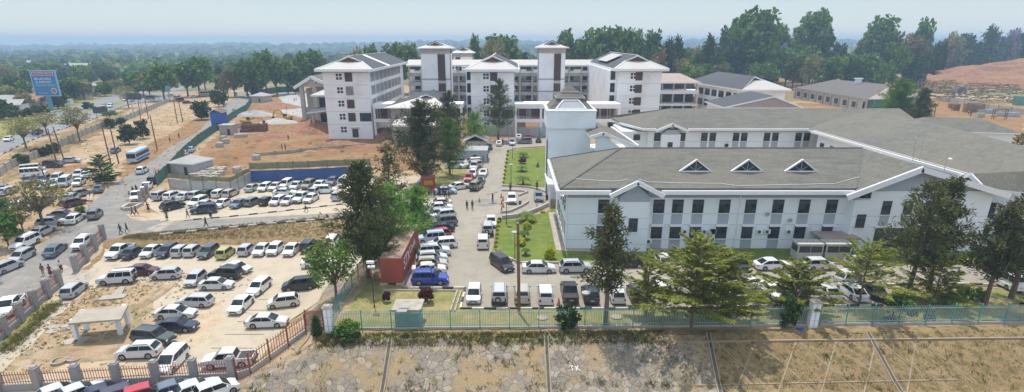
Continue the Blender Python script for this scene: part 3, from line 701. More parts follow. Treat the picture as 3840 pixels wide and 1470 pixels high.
mb.add([(cxm-q, cym-(hw-.35)-.02, zt+.4), (cxm+q, cym-(hw-.35)-.02, zt+.4), (cxm+q*.5, cym-(hw-.35)+s_*1.25-.08, zt+1.7), (cxm-q*.5, cym-(hw-.35)+s_*1.25-.08, zt+1.7)], [(0,1,2,3)], 1)
b.part('dormer', mb, [M['trim'], M['greywall']])
mb = MB(); x = tx0-.12
for yy in (TY0+1, TY0+3): mb.bb(x-.1, x, yy-.05, yy+.05, .5, 11)
for z in range(0, 22): mb.bb(x-.1, x, TY0+1, TY0+3, .6+z*.5, .66+z*.5)
b.part('stair_glazing', mb, M['glass'])
# ---- gabled link wing behind the tower
b = Bld('link_wing', 'white gabled wing with grey roof joining the tower to the long building', 'building', 22, 112)
mb = MB(); LY = 99.5
lp, ll, lr = oy('O', 545, 235, LY), oy('O', 435, 275, LY), oy('O', 860, 365, LY)
mb.prism([(tx1, LY), (lr.x+1, LY), (lr.x+1, 118), (tx1, 118)], 0, 8.6)
mb.add([(tx1, LY+.02, 8.6), (lr.x, LY+.02, 8.6), (lp.x, LY+.02, lp.z-.3), (tx1, LY+.02, ll.z-.3)], [(0,1,2,3)])
b.part('wall', mb, M['white'])
mb = MB(); bk = 14
slabf(mb, [(ll.x-.2, LY-.6, ll.z), (lp.x, LY-.6, lp.z), (lp.x, LY+bk, lp.z), (ll.x-.2, LY+bk, ll.z)], .3)
slabf(mb, [(lp.x, LY-.6, lp.z), (lr.x, LY-.6, lr.z), (lr.x-1, LY+bk+8, lr.z), (lp.x, LY+bk, lp.z)], .3)
b.part('roof', mb, [M['shingle'], M['trim']])
mb = MB(); fascia(mb, ll+Vector((-.2,-.6,.1)), lp+Vector((.1,-.6,.1)), .5); fascia(mb, lp+Vector((-.1,-.6,.1)), lr+Vector((0,-.6,.1)), .5)
fascia(mb, (lr.x+.1, LY-.5, lr.z+.25), (lr.x-1+.1, LY+bk+8, lr.z+.25), .5); b.part('fascia', mb, M['trim'])
# ---- middle wing
MY = 136.
b = Bld('hospital_wing', 'white two storey wing with long grey roof and paired windows behind the front building', 'building', 50, 147)
e0, e1 = onY(2415, 484, MY-1), onY(3080, 478, MY-1); mx0 = onY(2432, 500, MY).x; mx1 = 72.
mez, mrz = 9.35, 12.7; bmx0, bmx1 = oy('O', 1085, 300, MY-1).x, oy('O', 1262, 300, MY-1).x
mb = MB(); mb.bb(mx0, 90, MY, 158, -.5, 8.9); mb.bb(bmx0, bmx1, MY-1, MY, -.5, 7.9); mb.bb(onY(2330,520,MY+2).x, mx0, MY+2, 150, -.5, 8.2)
zg2 = oy('O', 1190, 175, MY-1).z; xm2 = (bmx0+bmx1)/2
mb.add([(bmx0, MY-1, 7.9), (bmx1, MY-1, 7.9), (xm2, MY-1, zg2), (bmx0, MY, 7.9), (bmx1, MY, 7.9), (xm2, MY, zg2)], [(0,1,2), (0,2,5,3), (1,4,5,2)], 1)
b.part('wall', mb, [M['white'], M['bluegrey']])
mb = MB(); yrm = MY+10.5; rxm = Gz(2515, 409, mrz).x
slabf(mb, [(e0.x, MY-1, mez), (98, MY-1, mez), (98, yrm, mrz), (rxm, yrm, mrz)], .3)
slabf(mb, [(e0.x-4.5, MY+17, mez), (e0.x-3.4, MY+9, mez), (e0.x, MY-1, mez), (rxm, yrm, mrz)], .3)
slabf(mb, [(98, MY+22, mez), (e0.x-4.5, MY+22, mez), (rxm, yrm, mrz), (98, yrm, mrz)], .3)
b.part('roof', mb, [M['shingle'], M['shingle']])
mb = MB(); fascia(mb, (e0.x-.4, MY-1.35, mez), (bmx0-1.5, MY-1.35, mez), .5); fascia(mb, (bmx1+1.5, MY-1.35, mez), (76, MY-1.35, mez), .5)
fascia(mb, (e0.x-.4, MY-1.3, mez), (e0.x-4, MY+9, mez), .5)
fascia(mb, (bmx0-1.6, MY-1.6, mez-.3), (xm2+.1, MY-1.6, zg2+.6), .6); fascia(mb, (xm2-.1, MY-1.6, zg2+.6), (bmx1+1.6, MY-1.6, mez-.3), .6); b.part('fascia', mb, M['trim'])
mb = MB(); slabf(mb, [(bmx0-1.6, MY-1.5, mez-.4), (xm2, MY-1.5, zg2+.45), (xm2, MY+5, zg2+.45), (bmx0-1.6, MY+.5, mez-.4)], .2); slabf(mb, [(xm2, MY-1.5, zg2+.45), (bmx1+1.6, MY-1.5, mez-.4), (bmx1+1.6, MY+.5, mez-.4), (xm2, MY+5, zg2+.45)], .2); b.part('roof', mb, [M['shingle'], M['trim']])
sp = Spand(b)
for t, x in (('O',1047),('O',1278),('O',1482),('O',1560),('P',148),('P',223),('P',434),('P',511),('P',725),('P',803)):
    X = oy(t, x, 280, MY).x; win_front(b, X-.75, X+.75, 6.2, 8.2, MY); sp.bb(X-.75, X+.75, MY-.03, MY+.01, 4.3, 6.0)
X = oy('O', 858, 290, MY+2).x; win_front(b, X-.8, X+.8, 6.1, 7.5, MY+2)
X = oy('O', 1167, 340, MY-1).x; win_front(b, X-.6, X+.6, 4.6, 6.1, MY-1)
mb = MB(); mb.bb(mx0, 88, MY-.02, MY+.01, 8.4, 8.5); mb.bb(mx0, 88, MY-.02, MY+.01, 6.02, 6.08); b.part('string_course', mb, M['bluegrey'])
for t, x in (('O',1685),('P',57)): ac(b, oy(t, x, 350, MY).x, MY, 4.9)
# ---- right wing with large roof
b = Bld('east_wing', 'white wing under the huge grey roof on the right side', 'building', 80, 110)
A0 = Gz(3046, 492, 9.3); A1 = Gz(3640, 662, 9.3); R0 = Gz(3290, 415, 12.8); R1 = Gz(3840, 560, 12.8)
dr = (R0-R1).normalized(); R1b = R1-dr*26; A1b = A1.copy()
E0 = R0+Vector((R0.x-A0.x, 6, 12.8-9.3-7)); E0 = Vector((R0.x+16, R0.y-6, 9.3)); E1 = Vector((R1.x+16, R1.y, 9.3))
mb = MB()
R1b = R1-dr*14
slabf(mb, [A0, A1, R1], .3); slabf(mb, [A0, R1, R0], .3); slabf(mb, [A1, R1b, R1], .3)
slabf(mb, [R0, R1, E1], .3); slabf(mb, [R0, E1, E0], .3)
slabf(mb, [A0, R0, A0+Vector((2, 12, 0))], .3); slabf(mb, [R0, E0, A0+Vector((2, 12, 0))], .3)
# front gable piece
gl = Q_ = gz('Q', 1110, 655, 8.8); gp = gz('Q', 1238, 620, 10.3); gr = gz('Q', 1360, 745, 8.8)
slabf(mb, [gl, gp, A1], .3)
FR = gz('Q', 1760, 800, 8.8); E1 = FR+Vector((8, 2, 0))
slabf(mb, [gp, gr, R1b], .3); slabf(mb, [gp, R1b, A1], .3); slabf(mb, [gr, FR, R1b], .3); slabf(mb, [FR, FR+Vector((8,2,0)), E1, R1b], .3)
b.part('roof', mb, [M['shingle'], M['trim']])
mb = MB(); fascia(mb, A0+Vector((-.2,0,.1)), A1+Vector((-.2,0,.1)), .5, .4); fascia(mb, gl, gp+Vector((.1,0,.1)), .6, .4); fascia(mb, gp, gr, .6, .4); fascia(mb, gr, gz('Q',1445,745,8.8), .6, .4); fascia(mb, gz('Q',1445,745,8.8), FR, .6, .4)
b.part('fascia', mb, M['trim'])
mb = MB(); gd = (A1-A0).normalized(); e = Vector((gd.y, -gd.x, 0))*-.5
fascia(mb, A0+Vector((.45,0,.2)), A1+Vector((.45,0,.2)), .25, .5, 0); b.part('gutter', mb, M['cement'])
mb = MB(); wx = A0.x+1
mb.add([(A0.x+1, A0.y-1, 0), (A1.x+1, A1.y, 0), (A1.x+1, A1.y, 9), (A0.x+1, A0.y-1, 9)], [(0,1,2,3)])
q = [gl+Vector((1.2,1.2,0)), gp+Vector((.6,1.2,0)), gr+Vector((.4,1.4,0)), gz('Q',1450,760,8.8)+Vector((.3,1.2,0)), FR+Vector((0,1.2,0)), FR+Vector((8,3,0)), FR+Vector((8,14,0)), Vector((gl.x+2, gl.y+12, 0))]
for a, c in zip(q, q[1:]): mb.add([(a.x, a.y, -.5), (c.x, c.y, -.5), (c.x, c.y, 8.9), (a.x, a.y, 8.9)], [(0,1,2,3)])
mb.add([(q[0].x, q[0].y-.02, 7.0), (q[2].x, q[2].y-.02, 7.0), (q[2].x, q[2].y-.02, 8.6), (q[1].x, q[1].y-.02, 10.0), (q[0].x, q[0].y-.02, 8.6)], [(0,1,2,3,4)], 1)
b.part('wall', mb, [M['white'], M['bluegrey']])
def win_on(b, a, c, f0, f1, z0, z1, off=.05):
    a, c = Vector((a.x, a.y, 0)), Vector((c.x, c.y, 0)); p, q2 = a.lerp(c, f0), a.lerp(c, f1); d = (c-a).normalized(); n_ = Vector((d.y, -d.x, 0))*off
    mb = MB(); mb.bar(p+n_+Vector((0,0,(z0+z1)/2)), q2+n_+Vector((0,0,(z0+z1)/2)), .1, z1-z0); f = b.part('window', mb, M['darkpole'])
    mb = MB(); mb.bar(p+n_*1.6+d*.07+Vector((0,0,(z0+z1)/2)), q2+n_*1.6-d*.07+Vector((0,0,(z0+z1)/2)), .06, z1-z0-.15); b.part('pane', mb, M['glass'], f)
    mb = MB(); mb.bar(p+n_-d*.1+Vector((0,0,z0-.06)), q2+n_+d*.1+Vector((0,0,z0-.06)), .3, .1); b.part('sill', mb, M['trim'], f)
win_on(b, q[1], q[2], .35, .62, 3.9, 6.2); win_on(b, q[3], q[4], .1, .4, 4.3, 6.6); win_on(b, q[3], q[4], .1, .4, .8, 2.8)
p0, p1 = Vector((A0.x+1, A0.y-1, 0)), Vector((A1.x+1, A1.y, 0)); L = (p1-p0).length
for k in range(8): win_on(b, p0, p1, (1.5+k*4)/L, (3+k*4)/L, 4.6, 7.1)
# roof masts
for (t, xa, ya, xb, yb) in (('Q',700,490,728,290),('Q',760,490,810,215),('Q',988,600,1022,420)):
    a = gz(t, xa, ya, 9.6); H = 5 if ya-yb > 150 else 4
    for it in range(40):
        tp = onY(*px(t, xb, yb), a.y)
        break
    mt = thing('aerial_mast', 'thin grey aerial mast on the big roof, '+{700:'leftmost of three',760:'middle and tallest of three',988:'rightmost, with a small dish'}[xa], 'mast', tuple(a))
    mb = MB(); mb.tube([(0,0,-.3), (tp.x-a.x, 0, tp.z-a.z)], [.05,.035], 5); mb.build('pole', M['greywall'], mt)
    mb = MB()
    if xa == 988: mb.ball((.3, -.2, 2.), .3, 8, sz=.7); mb.build('satellite_dish', M['trim'], mt)
    elif xa == 700: mb.ball((tp.x-a.x, 0, tp.z-a.z), .18, 6); mb.build('tip', M['greywall'], mt)
# ---- grey roofs further right
def hiproof(name, label, x0, x1, y0, y1, ze, zr, mr='shingle', mw='white', grp=None, ridge='X', front=None, fasc='trim', rz=0, z0=-.5, cat='building'):
    b = Bld(name, label, cat, (x0+x1)/2, (y0+y1)/2, 0, 0, grp)
    mb = MB(); mb.bb(x0+1, x1-1, y0+1, y1-1, z0, ze-.3)
    if rz:
        cc = Vector(((x0+x1)/2, (y0+y1)/2, 0)); Rz = Matrix.Rotation(rz, 3, 'Z'); T = lambda v: tuple(Rz @ (Vector(v)-cc)+cc)
    else: T = lambda v: tuple(v)
    mb.v = [T(v) for v in mb.v]; b.part('wall', mb, M[mw])
    if ridge == 'X': h = (y1-y0)/2; a, c = (x0+h, (y0+y1)/2, zr), (x1-h, (y0+y1)/2, zr)
    else: h = (x1-x0)/2; a, c = ((x0+x1)/2, y0+h, zr), ((x0+x1)/2, y1-h, zr)
    A, B_, C_, D_ = (x0,y0,ze), (x1,y0,ze), (x1,y1,ze), (x0,y1,ze); mb = MB()
    if ridge == 'X': Fs = [(A,B_,c,a),(B_,C_,c),(C_,D_,a,c),(D_,A,a)]
    else: Fs = [(A,B_,a),(B_,C_,c,a),(C_,D_,c),(D_,A,a,c)]
    for f in Fs: slabf(mb, [T(p) for p in f], .3)
    b.part('roof', mb, [M[mr], M[fasc]])
    return b, T
p = Gz(3455, 470, 6.5); hiproof('annex_building', 'low grey hip roofed annex beyond the tall green trees at right', p.x-2, p.x+26, p.y-2, p.y+12, 5, 8, rz=R(-12))
p = Gz(3840, 545, 6.5); hiproof('annex_building', 'grey roofed annex at the right edge behind the big roof', 86, 128, 108, 126, 5, 8.3, rz=R(-14))
# ---------------------------------------------------------------- five storey ward blocks
def ward(name, label, x0, x1, y0, y1, zt, zr, louv, big=None, side=1, lightstripe=False, darkL='darkroof', darkR='darkroof', recess=None):
    cx = (x0+x1)/2; b = Bld(name, label, 'building', cx, (y0+y1)/2)
    mb = MB(); mb.bb(x0, x1, y0, y1, -1, zt)
    if recess: mb.bb(recess[0], recess[1], y0+3, y1, -1, zt-.02)
    b.part('wall', mb, M['whitenew'])
    st = zt/5.
    mb = MB()
    for k in range(1, 5): mb.bb(x0-.02, x1+.02, y0-.03, y0+.02, k*st, k*st+.07)
    b.part('string_course', mb, M['greywall'])
    W = x1-x0
    for k in range(5):
        z = k*st+st*.48
        mb = MB(); X = x0+W*.29
        for i in (0, 1):
            for j in (0, 1): mb.bb(X+i*1.0, X+i*1.0+.75, y0-.05, y0+.02, z+j*1.0-.35, z+j*1.0+.4)
        b.part('window', mb, M['glass'])
        if k > 0:
            X = x0+W*louv; mb = MB(); mb.bb(X, X+2.3, y0-.03, y0+.02, z-.9, z+1.7, 1)
            for i in range(7): mb.bb(X+.06+i*.34, X+.2+i*.34, y0-.2, y0-.02, z-.9, z+1.7, 0)
            b.part('louvre_panel', mb, [M['darkbrown'] if rnd.random() < .8 else M['palelouvre'], M['darkpole']])
    if big:
        X = x0+W*big; z = st+st*.48; mb = MB(); mb.bb(X, X+3.6, y0-.05, y0+.02, z-.9, z+1.7); f = b.part('window', mb, M['glass']); mb = MB()
        for i in range(5): mb.bb(X+i*.87, X+i*.87+.1, y0-.09, y0-.05, z-.9, z+1.7)
        for j in range(3): mb.bb(X, X+3.6, y0-.088, y0-.052, z-.9+j*1.25, z-.8+j*1.25)
        b.part('frame', mb, M['darkpole'], f)
    # long side wall: windows with fins
    xs_ = x1 if side > 0 else x0; sg = side
    n = int((y1-y0-4)/6.2)
    for k in range(1, 5) if side > 0 else range(0, 5):
        z = k*st+st*.45
        for i in range(n):
            Y = y0+3+i*6.2; mb = MB()
            for dy in (0, 1.5, 3.0):
                mb.bb(xs_, xs_+sg*.06, Y+dy, Y+dy+.75, z-.8, z+1.6, 0)
            f = b.part('window', mb, M['glass']); mb = MB()
            for dy in (-.25, 1.05, 2.6, 4.0): mb.bb(xs_, xs_+sg*.28, Y+dy, Y+dy+.12, z-1., z+1.8, 0)
            mb.bb(xs_, xs_+sg*.2, Y-.25, Y+4.1, z+.55, z+.6)
            b.part('fin', mb, M['greywall'] if side > 0 else M['trim'], f)
    # roof
    ov = 1.7; X0, X1, Y0, Y1 = x0-ov, x1+ov, y0-ov, y1+ov; ze = zt+.7; zg = ze+(zr-ze)*.55; gy = Y0+7.5; gx = (X1-X0)/2*(1-.55)
    fr = MB()
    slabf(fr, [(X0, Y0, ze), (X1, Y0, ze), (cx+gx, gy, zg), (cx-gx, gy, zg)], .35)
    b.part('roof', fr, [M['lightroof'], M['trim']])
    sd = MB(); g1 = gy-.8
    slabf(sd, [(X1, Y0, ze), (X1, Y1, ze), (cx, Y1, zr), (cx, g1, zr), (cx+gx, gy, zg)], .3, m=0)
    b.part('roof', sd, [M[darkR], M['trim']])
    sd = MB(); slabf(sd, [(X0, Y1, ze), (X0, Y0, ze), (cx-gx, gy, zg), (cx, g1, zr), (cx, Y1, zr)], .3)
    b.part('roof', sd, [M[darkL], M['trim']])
    mb = MB(); mb.add([(cx-gx+.2, gy+.3, zg-.05), (cx+gx-.2, gy+.3, zg-.05), (cx, gy+.2, zr-.25)], [(0,1,2)]); b.part('gable', mb, M['darkbrown'])
    mb = MB()
    for p_, q_ in (((X0,Y0,ze),(X1,Y0,ze)),((X1,Y0,ze),(X1,Y1,ze)),((X0,Y0,ze),(X0,Y1,ze))): fascia(mb, p_, q_, .75, .35)
    for s_ in (-1, 1):
        mb.bar((cx+s_*((X1-X0)/2), Y0, ze+.08), (cx+s_*gx, gy, zg+.08), .3, .16); mb.bar((cx+s_*gx, gy-.1, zg+.06), (cx, g1, zr+.1), .3, .16)
    mb.bar((cx, g1, zr+.1), (cx, Y1, zr+.1), .3, .16)
    if lightstripe:
        for s_ in (1,): mb.add([(X1+.02, y0+22, ze+.06), (X1+.02, y0+26, ze+.06), (cx, y0+26, zr+.06), (cx, y0+22, zr+.06)], [(0,1,2,3)])
    b.part('fascia', mb, M['trim'])
    mb = MB(); mb.bb(x0-.1, x1+.1, y0-.1, y0+1, zt-.35, zt); b.part('frieze', mb, M['greywall'])
    return b
WA = 180.; xa0, xa1 = onY(1222, 400, WA).x, onY(1390, 400, WA).x; zA = onY(1300, 268, WA).z
b = ward('ward_block', 'leftmost white five storey ward block with dark roof beside the building site', xa0, xa1, WA, 238, zA, zA+4.3, .48, .74, 1, True)
mb = MB(); mb.bb(xa0+7.5, xa0+9.4, WA-.06, WA+.02, 0, 2.6); mb.bb(xa0+7.3, xa0+9.8, WA-.9, WA-.06, 2.9, 3.1, 1); b.part('door', mb, [M['darkpole'], M['cement']])
WB = 190.; xb0, xb1 = onY(1768, 400, WB).x, onY(1927, 400, WB).x; zB = onY(1840, 268, WB).z
b = ward('ward_block', 'narrow white ward block in the centre between the two tall towers', xb0, xb1, WB, 235, zB, zB+4.6, .45, .72, 1, False, darkL='lightroof', recess=(xb0-1.8, xb0))
for k in range(5): mb = MB(); z = k*zB/5+1; mb.bb(xb0-1.5, xb0-.3, WB+2.93, WB+3.0, z, z+2.9); b.part('window', mb, M['glass'])
mb = MB()
for k in range(9): mb.bb(xb1, xb1+.5, WB+1+k*.0, WB+1.6, zB-2-k*2.1, zB-1-k*2.1)
b.part('side_balcony', mb, M['greywall'])
xc0, xc1 = onY(2311, 400, WB).x, onY(2472, 400, WB).x; zC = onY(2390, 266, WB).z
b = ward('ward_block', 'white ward block on the right with light patches on its dark roof', xc0, xc1, WB, 250, zC, zC+4.6, .40, None, -1, False, darkR='lightroof', recess=(xc0-2.3, xc0))
for k in range(5): mb = MB(); z = k*zC/5+1; mb.bb(xc0-1.9, xc0-.4, WB+2.93, WB+3.0, z, z+2.9); b.part('window', mb, M['glass'])
mb = MB(); slabf(mb, [(xc0-.5, WB+22, zC+2.2), (xc0+5, WB+22, zC+4.5), (xc0+5, WB+44, zC+4.5), (xc0-.5, WB+44, zC+2.2)], .1); b.part('roof_patch', mb, [M['lightroof'], M['trim']])
# lift towers
def lift(label, xl, xr, Y, ytop, yapex, slot=.58):
    x0, x1 = onY(xl, 250, Y).x, onY(xr, 250, Y).x; zt = onY(xl, ytop, Y).z; W = x1-x0; cx = (x0+x1)/2; D = 8.5
    b = Bld('lift_tower', label, 'tower', cx, Y+D/2)
    mb = MB(); mb.bb(x0, x1, Y, Y+D, -1, zt-1.6); b.part('wall', mb, M['whitenew'])
    mb = MB(); mb.bb(x0-.05, x1+.05, Y-.05, Y+D+.05, zt-1.6, zt)
    for i in range(5): mb.bb(x0-.12, x1+.12, Y-.12, Y, zt-1.5+i*.3, zt-1.38+i*.3, 1)
    b.part('top_band', mb, [M['darkbrown'], M['whitenew']])
    mb = MB()
    for z in (4.2, 8.2, 12.2, 16.2): mb.bb(x0-.03, x1+.03, Y-.06, Y+.02, z, z+.5)
    b.part('string_course', mb, M['bluegrey'])
    X = x0+W*slot; mb = MB(); mb.bb(X, X+W*.26, Y-.1, Y-.061, 2, zt-1.7, 1)
    for i in range(7): mb.bb(X+.05+i*W*.26/7, X+.2+i*W*.26/7, Y-.25, Y-.1, 2, zt-1.7, 0)
    for z in (4.3, 7.9, 11.5, 15.1): mb.bb(X-.02, X+W*.26+.02, Y-.3, Y-.05, z, z+.9, 2)
    b.part('louvre_panel', mb, [M['darkbrown'], M['darkpole'], M['palelouvre']])
    mb = MB(); mb.bb(x1-.02, x1+.05, Y+.5, Y+3.2, 2, zt-1.7) if cx < 0 else mb.bb(x0-.05, x0+.02, Y+.5, Y+4, 2, zt-1.7); b.part('side_louvre', mb, M['darkbrown'])
    ov = 1.15; za = onY((xl+xr)/2, yapex, Y+D/2).z; X0, X1, Y0, Y1 = x0-ov, x1+ov, Y-ov, Y+D+ov; zg = zt+(za-zt)*.5; gx = W*.27
    mb = MB(); slabf(mb, [(X0,Y0,zt+.3),(X1,Y0,zt+.3),(cx+gx,Y0+2.4,zg),(cx-gx,Y0+2.4,zg)], .3); slabf(mb, [(X1,Y0,zt+.3),(X1,Y1,zt+.3),(cx,Y1-3,za),(cx,Y0+2.2,za),(cx+gx,Y0+2.4,zg)], .3); slabf(mb, [(X0,Y1,zt+.3),(X0,Y0,zt+.3),(cx-gx,Y0+2.4,zg),(cx,Y0+2.2,za),(cx,Y1-3,za)], .3)
    b.part('roof', mb, [M['lightroof'], M['trim']])
    mb = MB(); mb.add([(cx-gx+.1,Y0+2.5,zg),(cx+gx-.1,Y0+2.5,zg),(cx,Y0+2.4,za-.1)], [(0,1,2)]); mb.bar((cx-gx-.2,Y0+2.3,zg+.05),(cx,Y0+2.1,za+.12),.2,.2,1); mb.bar((cx+gx+.2,Y0+2.3,zg+.05),(cx,Y0+2.1,za+.12),.2,.2,1); b.part('gable', mb, [M['darkbrown'], M['darkroof']])
    return b
lift('tall white lift tower with brown louvre strip, left of the two', 1580, 1687, 200, 183, 156)
lift('tall white lift tower with brown louvre strip, right of the two', 2020, 2119, 200, 181, 153)
lift('small roof turret with two tiered roofs behind the left tower', 1702, 1772, 285, 200, 176, .1)
# rear gallery building linking blocks
GYr = 247; b = Bld('rear_gallery', 'long open gallery building with pale ribbed roof linking the ward blocks at the back', 'building', -8, GYr+5)
gx0, gx1 = xa1, xc0+1; zg0 = onY(1900, 240, GYr).z
mb = MB(); slabf(mb, [(gx0, GYr-1.5, zg0-.3), (gx1, GYr-1.5, zg0-.3), (gx1, GYr+5, zg0+1.6), (gx0, GYr+5, zg0+1.6)], .6); b.part('roof', mb, [M['lightroof'], M['trim']])
mb = MB()
for k in range(5): z = k*3.9+.5; mb.bb(gx0, gx1, GYr, GYr+7, z+2.6, z+3.9) if k < 4 else None
b.part('floor_slab', mb, M['greywall'])
mb = MB(); mb.bb(gx0, gx1, GYr+7.5, GYr+8, 0, 17); b.part('rear_wall', mb, M['whitenew'])
mb = MB()
for k in range(5):
    for i in range(int((gx1-gx0)/6)): mb.bb(gx0+2+i*6, gx0+4.2+i*6, GYr+7.4, GYr+7.5, k*3.9+1, k*3.9+2.6)
b.part('window', mb, M['glass'])
mb = MB()
n = 15
for i in range(n+1):
    X = gx0+1+(gx1-gx0-2)*i/n; mb.bb(X-.35, X+.35, GYr-.8, GYr-.1, 0, zg0-.6)
b.part('column', mb, M['cement'])
# low front link
LF = 181.; b = Bld('front_link', 'two storey open link with brown louvres joining the ward blocks along the front', 'building', 0, LF+4)
zt_, zl_ = 10.2, 5.6
segs = [(xa1+.3, xb0-2.2), (xb1+.2, xc0-.2)]
mb = MB()
for a, c in segs: mb.bb(a, c, LF, LF+8, 8.8, zt_); mb.bb(a, c, LF, LF+8, 4.6, zl_)
b.part('floor_slab', mb, M['whitenew'])
for a, c in segs:
    n = max(1, round((c-a)/7.5)); st = (c-a)/n
    for i in range(n+1): mb = MB(); X = a+st*i; X = min(max(X, a+.4), c-.4); mb.bb(X-.35, X+.35, LF+.05, LF+.75, -.5, 4.6); mb.bb(X-.35, X+.35, LF+.05, LF+.75, 5.6, 8.8); b.part('column', mb, M['whitenew'])
    for i in range(n):
        mb = MB(); X0 = a+st*i+.8; k = int((st-1.4)/.42)
        for j in range(k): x = X0+j*.42; mb.bb(x, x+.16, LF+.2, LF+.45, 5.7, 8.7, 0 if rnd.random() < .75 else 1)
        b.part('louvre_panel', mb, [M['darkbrown'], M['palelouvre']])
mb = MB()
for a, c in segs: mb.bb(a, c, LF+7.6, LF+7.9, 5.6, 8.7)
b.part('rear_wall', mb, M['darkpole'])
# entrance hall roof of the new block (hip + lower canopy)
b = Bld('entrance_hall', 'low hall with dark and pale gabled roof in front of the left tower', 'building', -33, 178)
ax0, ax1 = onY(1445, 400, 176).x, onY(1680, 400, 176).x; cxh = onY(1605, 330, 182).x; zh = onY(1605, 348, 182).z; zeh = onY(1500, 402, 174).z
mb = MB(); slabf(mb, [(ax0, 173, zeh), (ax1, 173, zeh), (cxh+2.5, 178, zeh+2.4), (cxh-2.5, 178, zeh+2.4)], .3); b.part('roof', mb, [M['lightroof'], M['trim']])
mb = MB(); slabf(mb, [(ax1, 173, zeh), (ax1, 195, zeh), (cxh, 195, zh), (cxh, 177, zh), (cxh+2.5, 178, zeh+2.4)], .3); slabf(mb, [(ax0, 195, zeh), (ax0, 173, zeh), (cxh-2.5, 178, zeh+2.4), (cxh, 177, zh), (cxh, 195, zh)], .3); b.part('roof', mb, [M['darkroof'], M['trim']])
mb = MB(); mb.bb(ax0+1.5, ax1-1.5, 175.5, 180.9, 0, zeh-.3); b.part('wall', mb, M['cement'])
mb = MB(); mb.add([(cxh-2.4,178.1,zeh+2.3),(cxh+2.4,178.1,zeh+2.3),(cxh,177.2,zh-.1)], [(0,1,2)]); b.part('gable', mb, M['darkbrown'])
b = Bld('porch', 'pale ribbed porch roof on grey columns in front of the low hall', 'porch', -31, 168)
qa, qb = gz('I', 765, 835, 5.6), gz('I', 1165, 830, 5.6); 
mb = MB(); slabf(mb, [qa, (qb.x, qa.y, 5.6), (qb.x, qa.y+8, 7.6), (qa.x, qa.y+8, 7.6)], .5); mb.bb(qa.x+3, qb.x-2, qa.y+1.5, qa.y+7, 6.9, 7.5); b.part('roof', mb, [M['lightroof'], M['trim']])
for x in (qa.x+.6, qa.x+2.6, qb.x-2, qb.x-.6):
    mb = MB(); mb.bb(x-.4, x+.4, qa.y+.5, qa.y+1.2, -.5, 5.4); b.part('column', mb, M['cement'])
# left portico beyond first block
b = Bld('portico', 'tall entrance portico with white curved barge boards on grey columns left of the ward block', 'portico', -80, 235)
PY = 225; pa, pb, pc = oy('G', 840, 555, PY), oy('G', 995, 455, PY), oy('G', 1120, 510, PY)
mb = MB(); slabf(mb, [(pa.x, PY, pa.z), (pb.x, PY, pb.z), (pb.x, PY+22, pb.z), (pa.x, PY+22, pa.z)], .5); slabf(mb, [(pb.x, PY, pb.z), (pc.x, PY, pc.z), (pc.x, PY+22, pc.z), (pb.x, PY+22, pb.z)], .5)
b.part('roof', mb, [M['shingle'], M['trim']])
mb = MB(); fascia(mb, pa, pb, 1.1, .5); fascia(mb, pb, pc, 1.1, .5); b.part('barge_board', mb, M['trim'])
for x in (915, 1035):
    X = oy('G', x, 600, PY+1).x; mb = MB(); mb.bb(X-.7, X+.7, PY+.5, PY+2, -1, 13.5); b.part('column', mb, M['cement'])
mb = MB(); mb.bb(oy('G',915,600,PY+1).x, pc.x, PY+6, PY+20, -1, 11); mb.bb(oy('G',900,600,PY+1).x, pc.x, PY+.6, PY+1.6, 12, 13.2, 0); b.part('wall', mb, M['cement'])
b = Bld('side_pavilion', 'grey walled pavilion with pale hip roof beside the left ward block', 'building', -66, 205)
s0, s1 = oy('G', 990, 525, 200).x, xa0-.5
mb = MB(); slabf(mb, [(s0, 199, 11.3), (s1, 199, 11.3), (s1, 210, 14.3), (s0+7, 210, 14.3)], .5); b.part('roof', mb, [M['lightroof'], M['trim']])
mb = MB(); mb.bb(s0+1.5, s1, 201, 214, -1, 11); b.part('wall', mb, M['cement'])
mb = MB(); mb.bb(s0+2.2, s1-.2, 200.9, 201, 7, 10.2); mb.bb(s0+2.2, s1-.2, 200.9, 201, 2, 5); b.part('window', mb, M['glass'])
mb = MB(); slabf(mb, [(s0+.5, 192, 6.2), (s1, 192, 7.4), (s1, 201, 8.4), (s0+.5, 201, 7.)], .3); b.part('roof', mb, [M['darkroof'], M['trim']])
mb = MB(); mb.bb(s0+2, s0+2.6, 192.5, 193.2, -1, 6); mb.bb(s0+2, s1, 192.5, 200, -1, .8); b.part('column', mb, M['cement'])
# ---------------------------------------------------------------- buildings beyond on the right
b = Bld('walkway_block', 'open two storey walkway block with pale roof right of the ward block', 'building', 68, 240)
x0, x1 = onY(2468, 350, 235).x, onY(2620, 350, 235).x; z = onY(2500, 308, 235).z
mb = MB(); slabf(mb, [(x0-6, 233, z), (x1, 233, z), (x1-6, 243, z+3), (x0-6, 243, z+3)], .4); b.part('roof', mb, [M['gravelroof'], M['trim']])
mb = MB(); mb.bb(x0-4, x1, 235, 243, z-4.6, z-3.2); mb.bb(x0-4, x1, 235, 243, z-9.3, z-8.4); b.part('floor_slab', mb, M['whitenew'])
for i in range(5): mb = MB(); X = x0-3+i*(x1-x0+2)/4; mb.bb(X-.3, X+.3, 235.2, 235.8, -1, z-.4); b.part('column', mb, M['cement'])
mb = MB(); mb.bb(x0-4, x1, 242, 242.5, -1, z-.5); b.part('rear_wall', mb, M['darkpole'])
b = Bld('outpatient_block', 'white three storey block with dark roof and pale hipped end right of the ward blocks', 'building', 100, 235)
ox0, ox1, oY = onY(2612, 340, 238).x, onY(2948, 330, 208).x, 208
ze = onY(2780, 335, oY).z; y1 = 250; fx0 = onY(2790, 350, oY).x
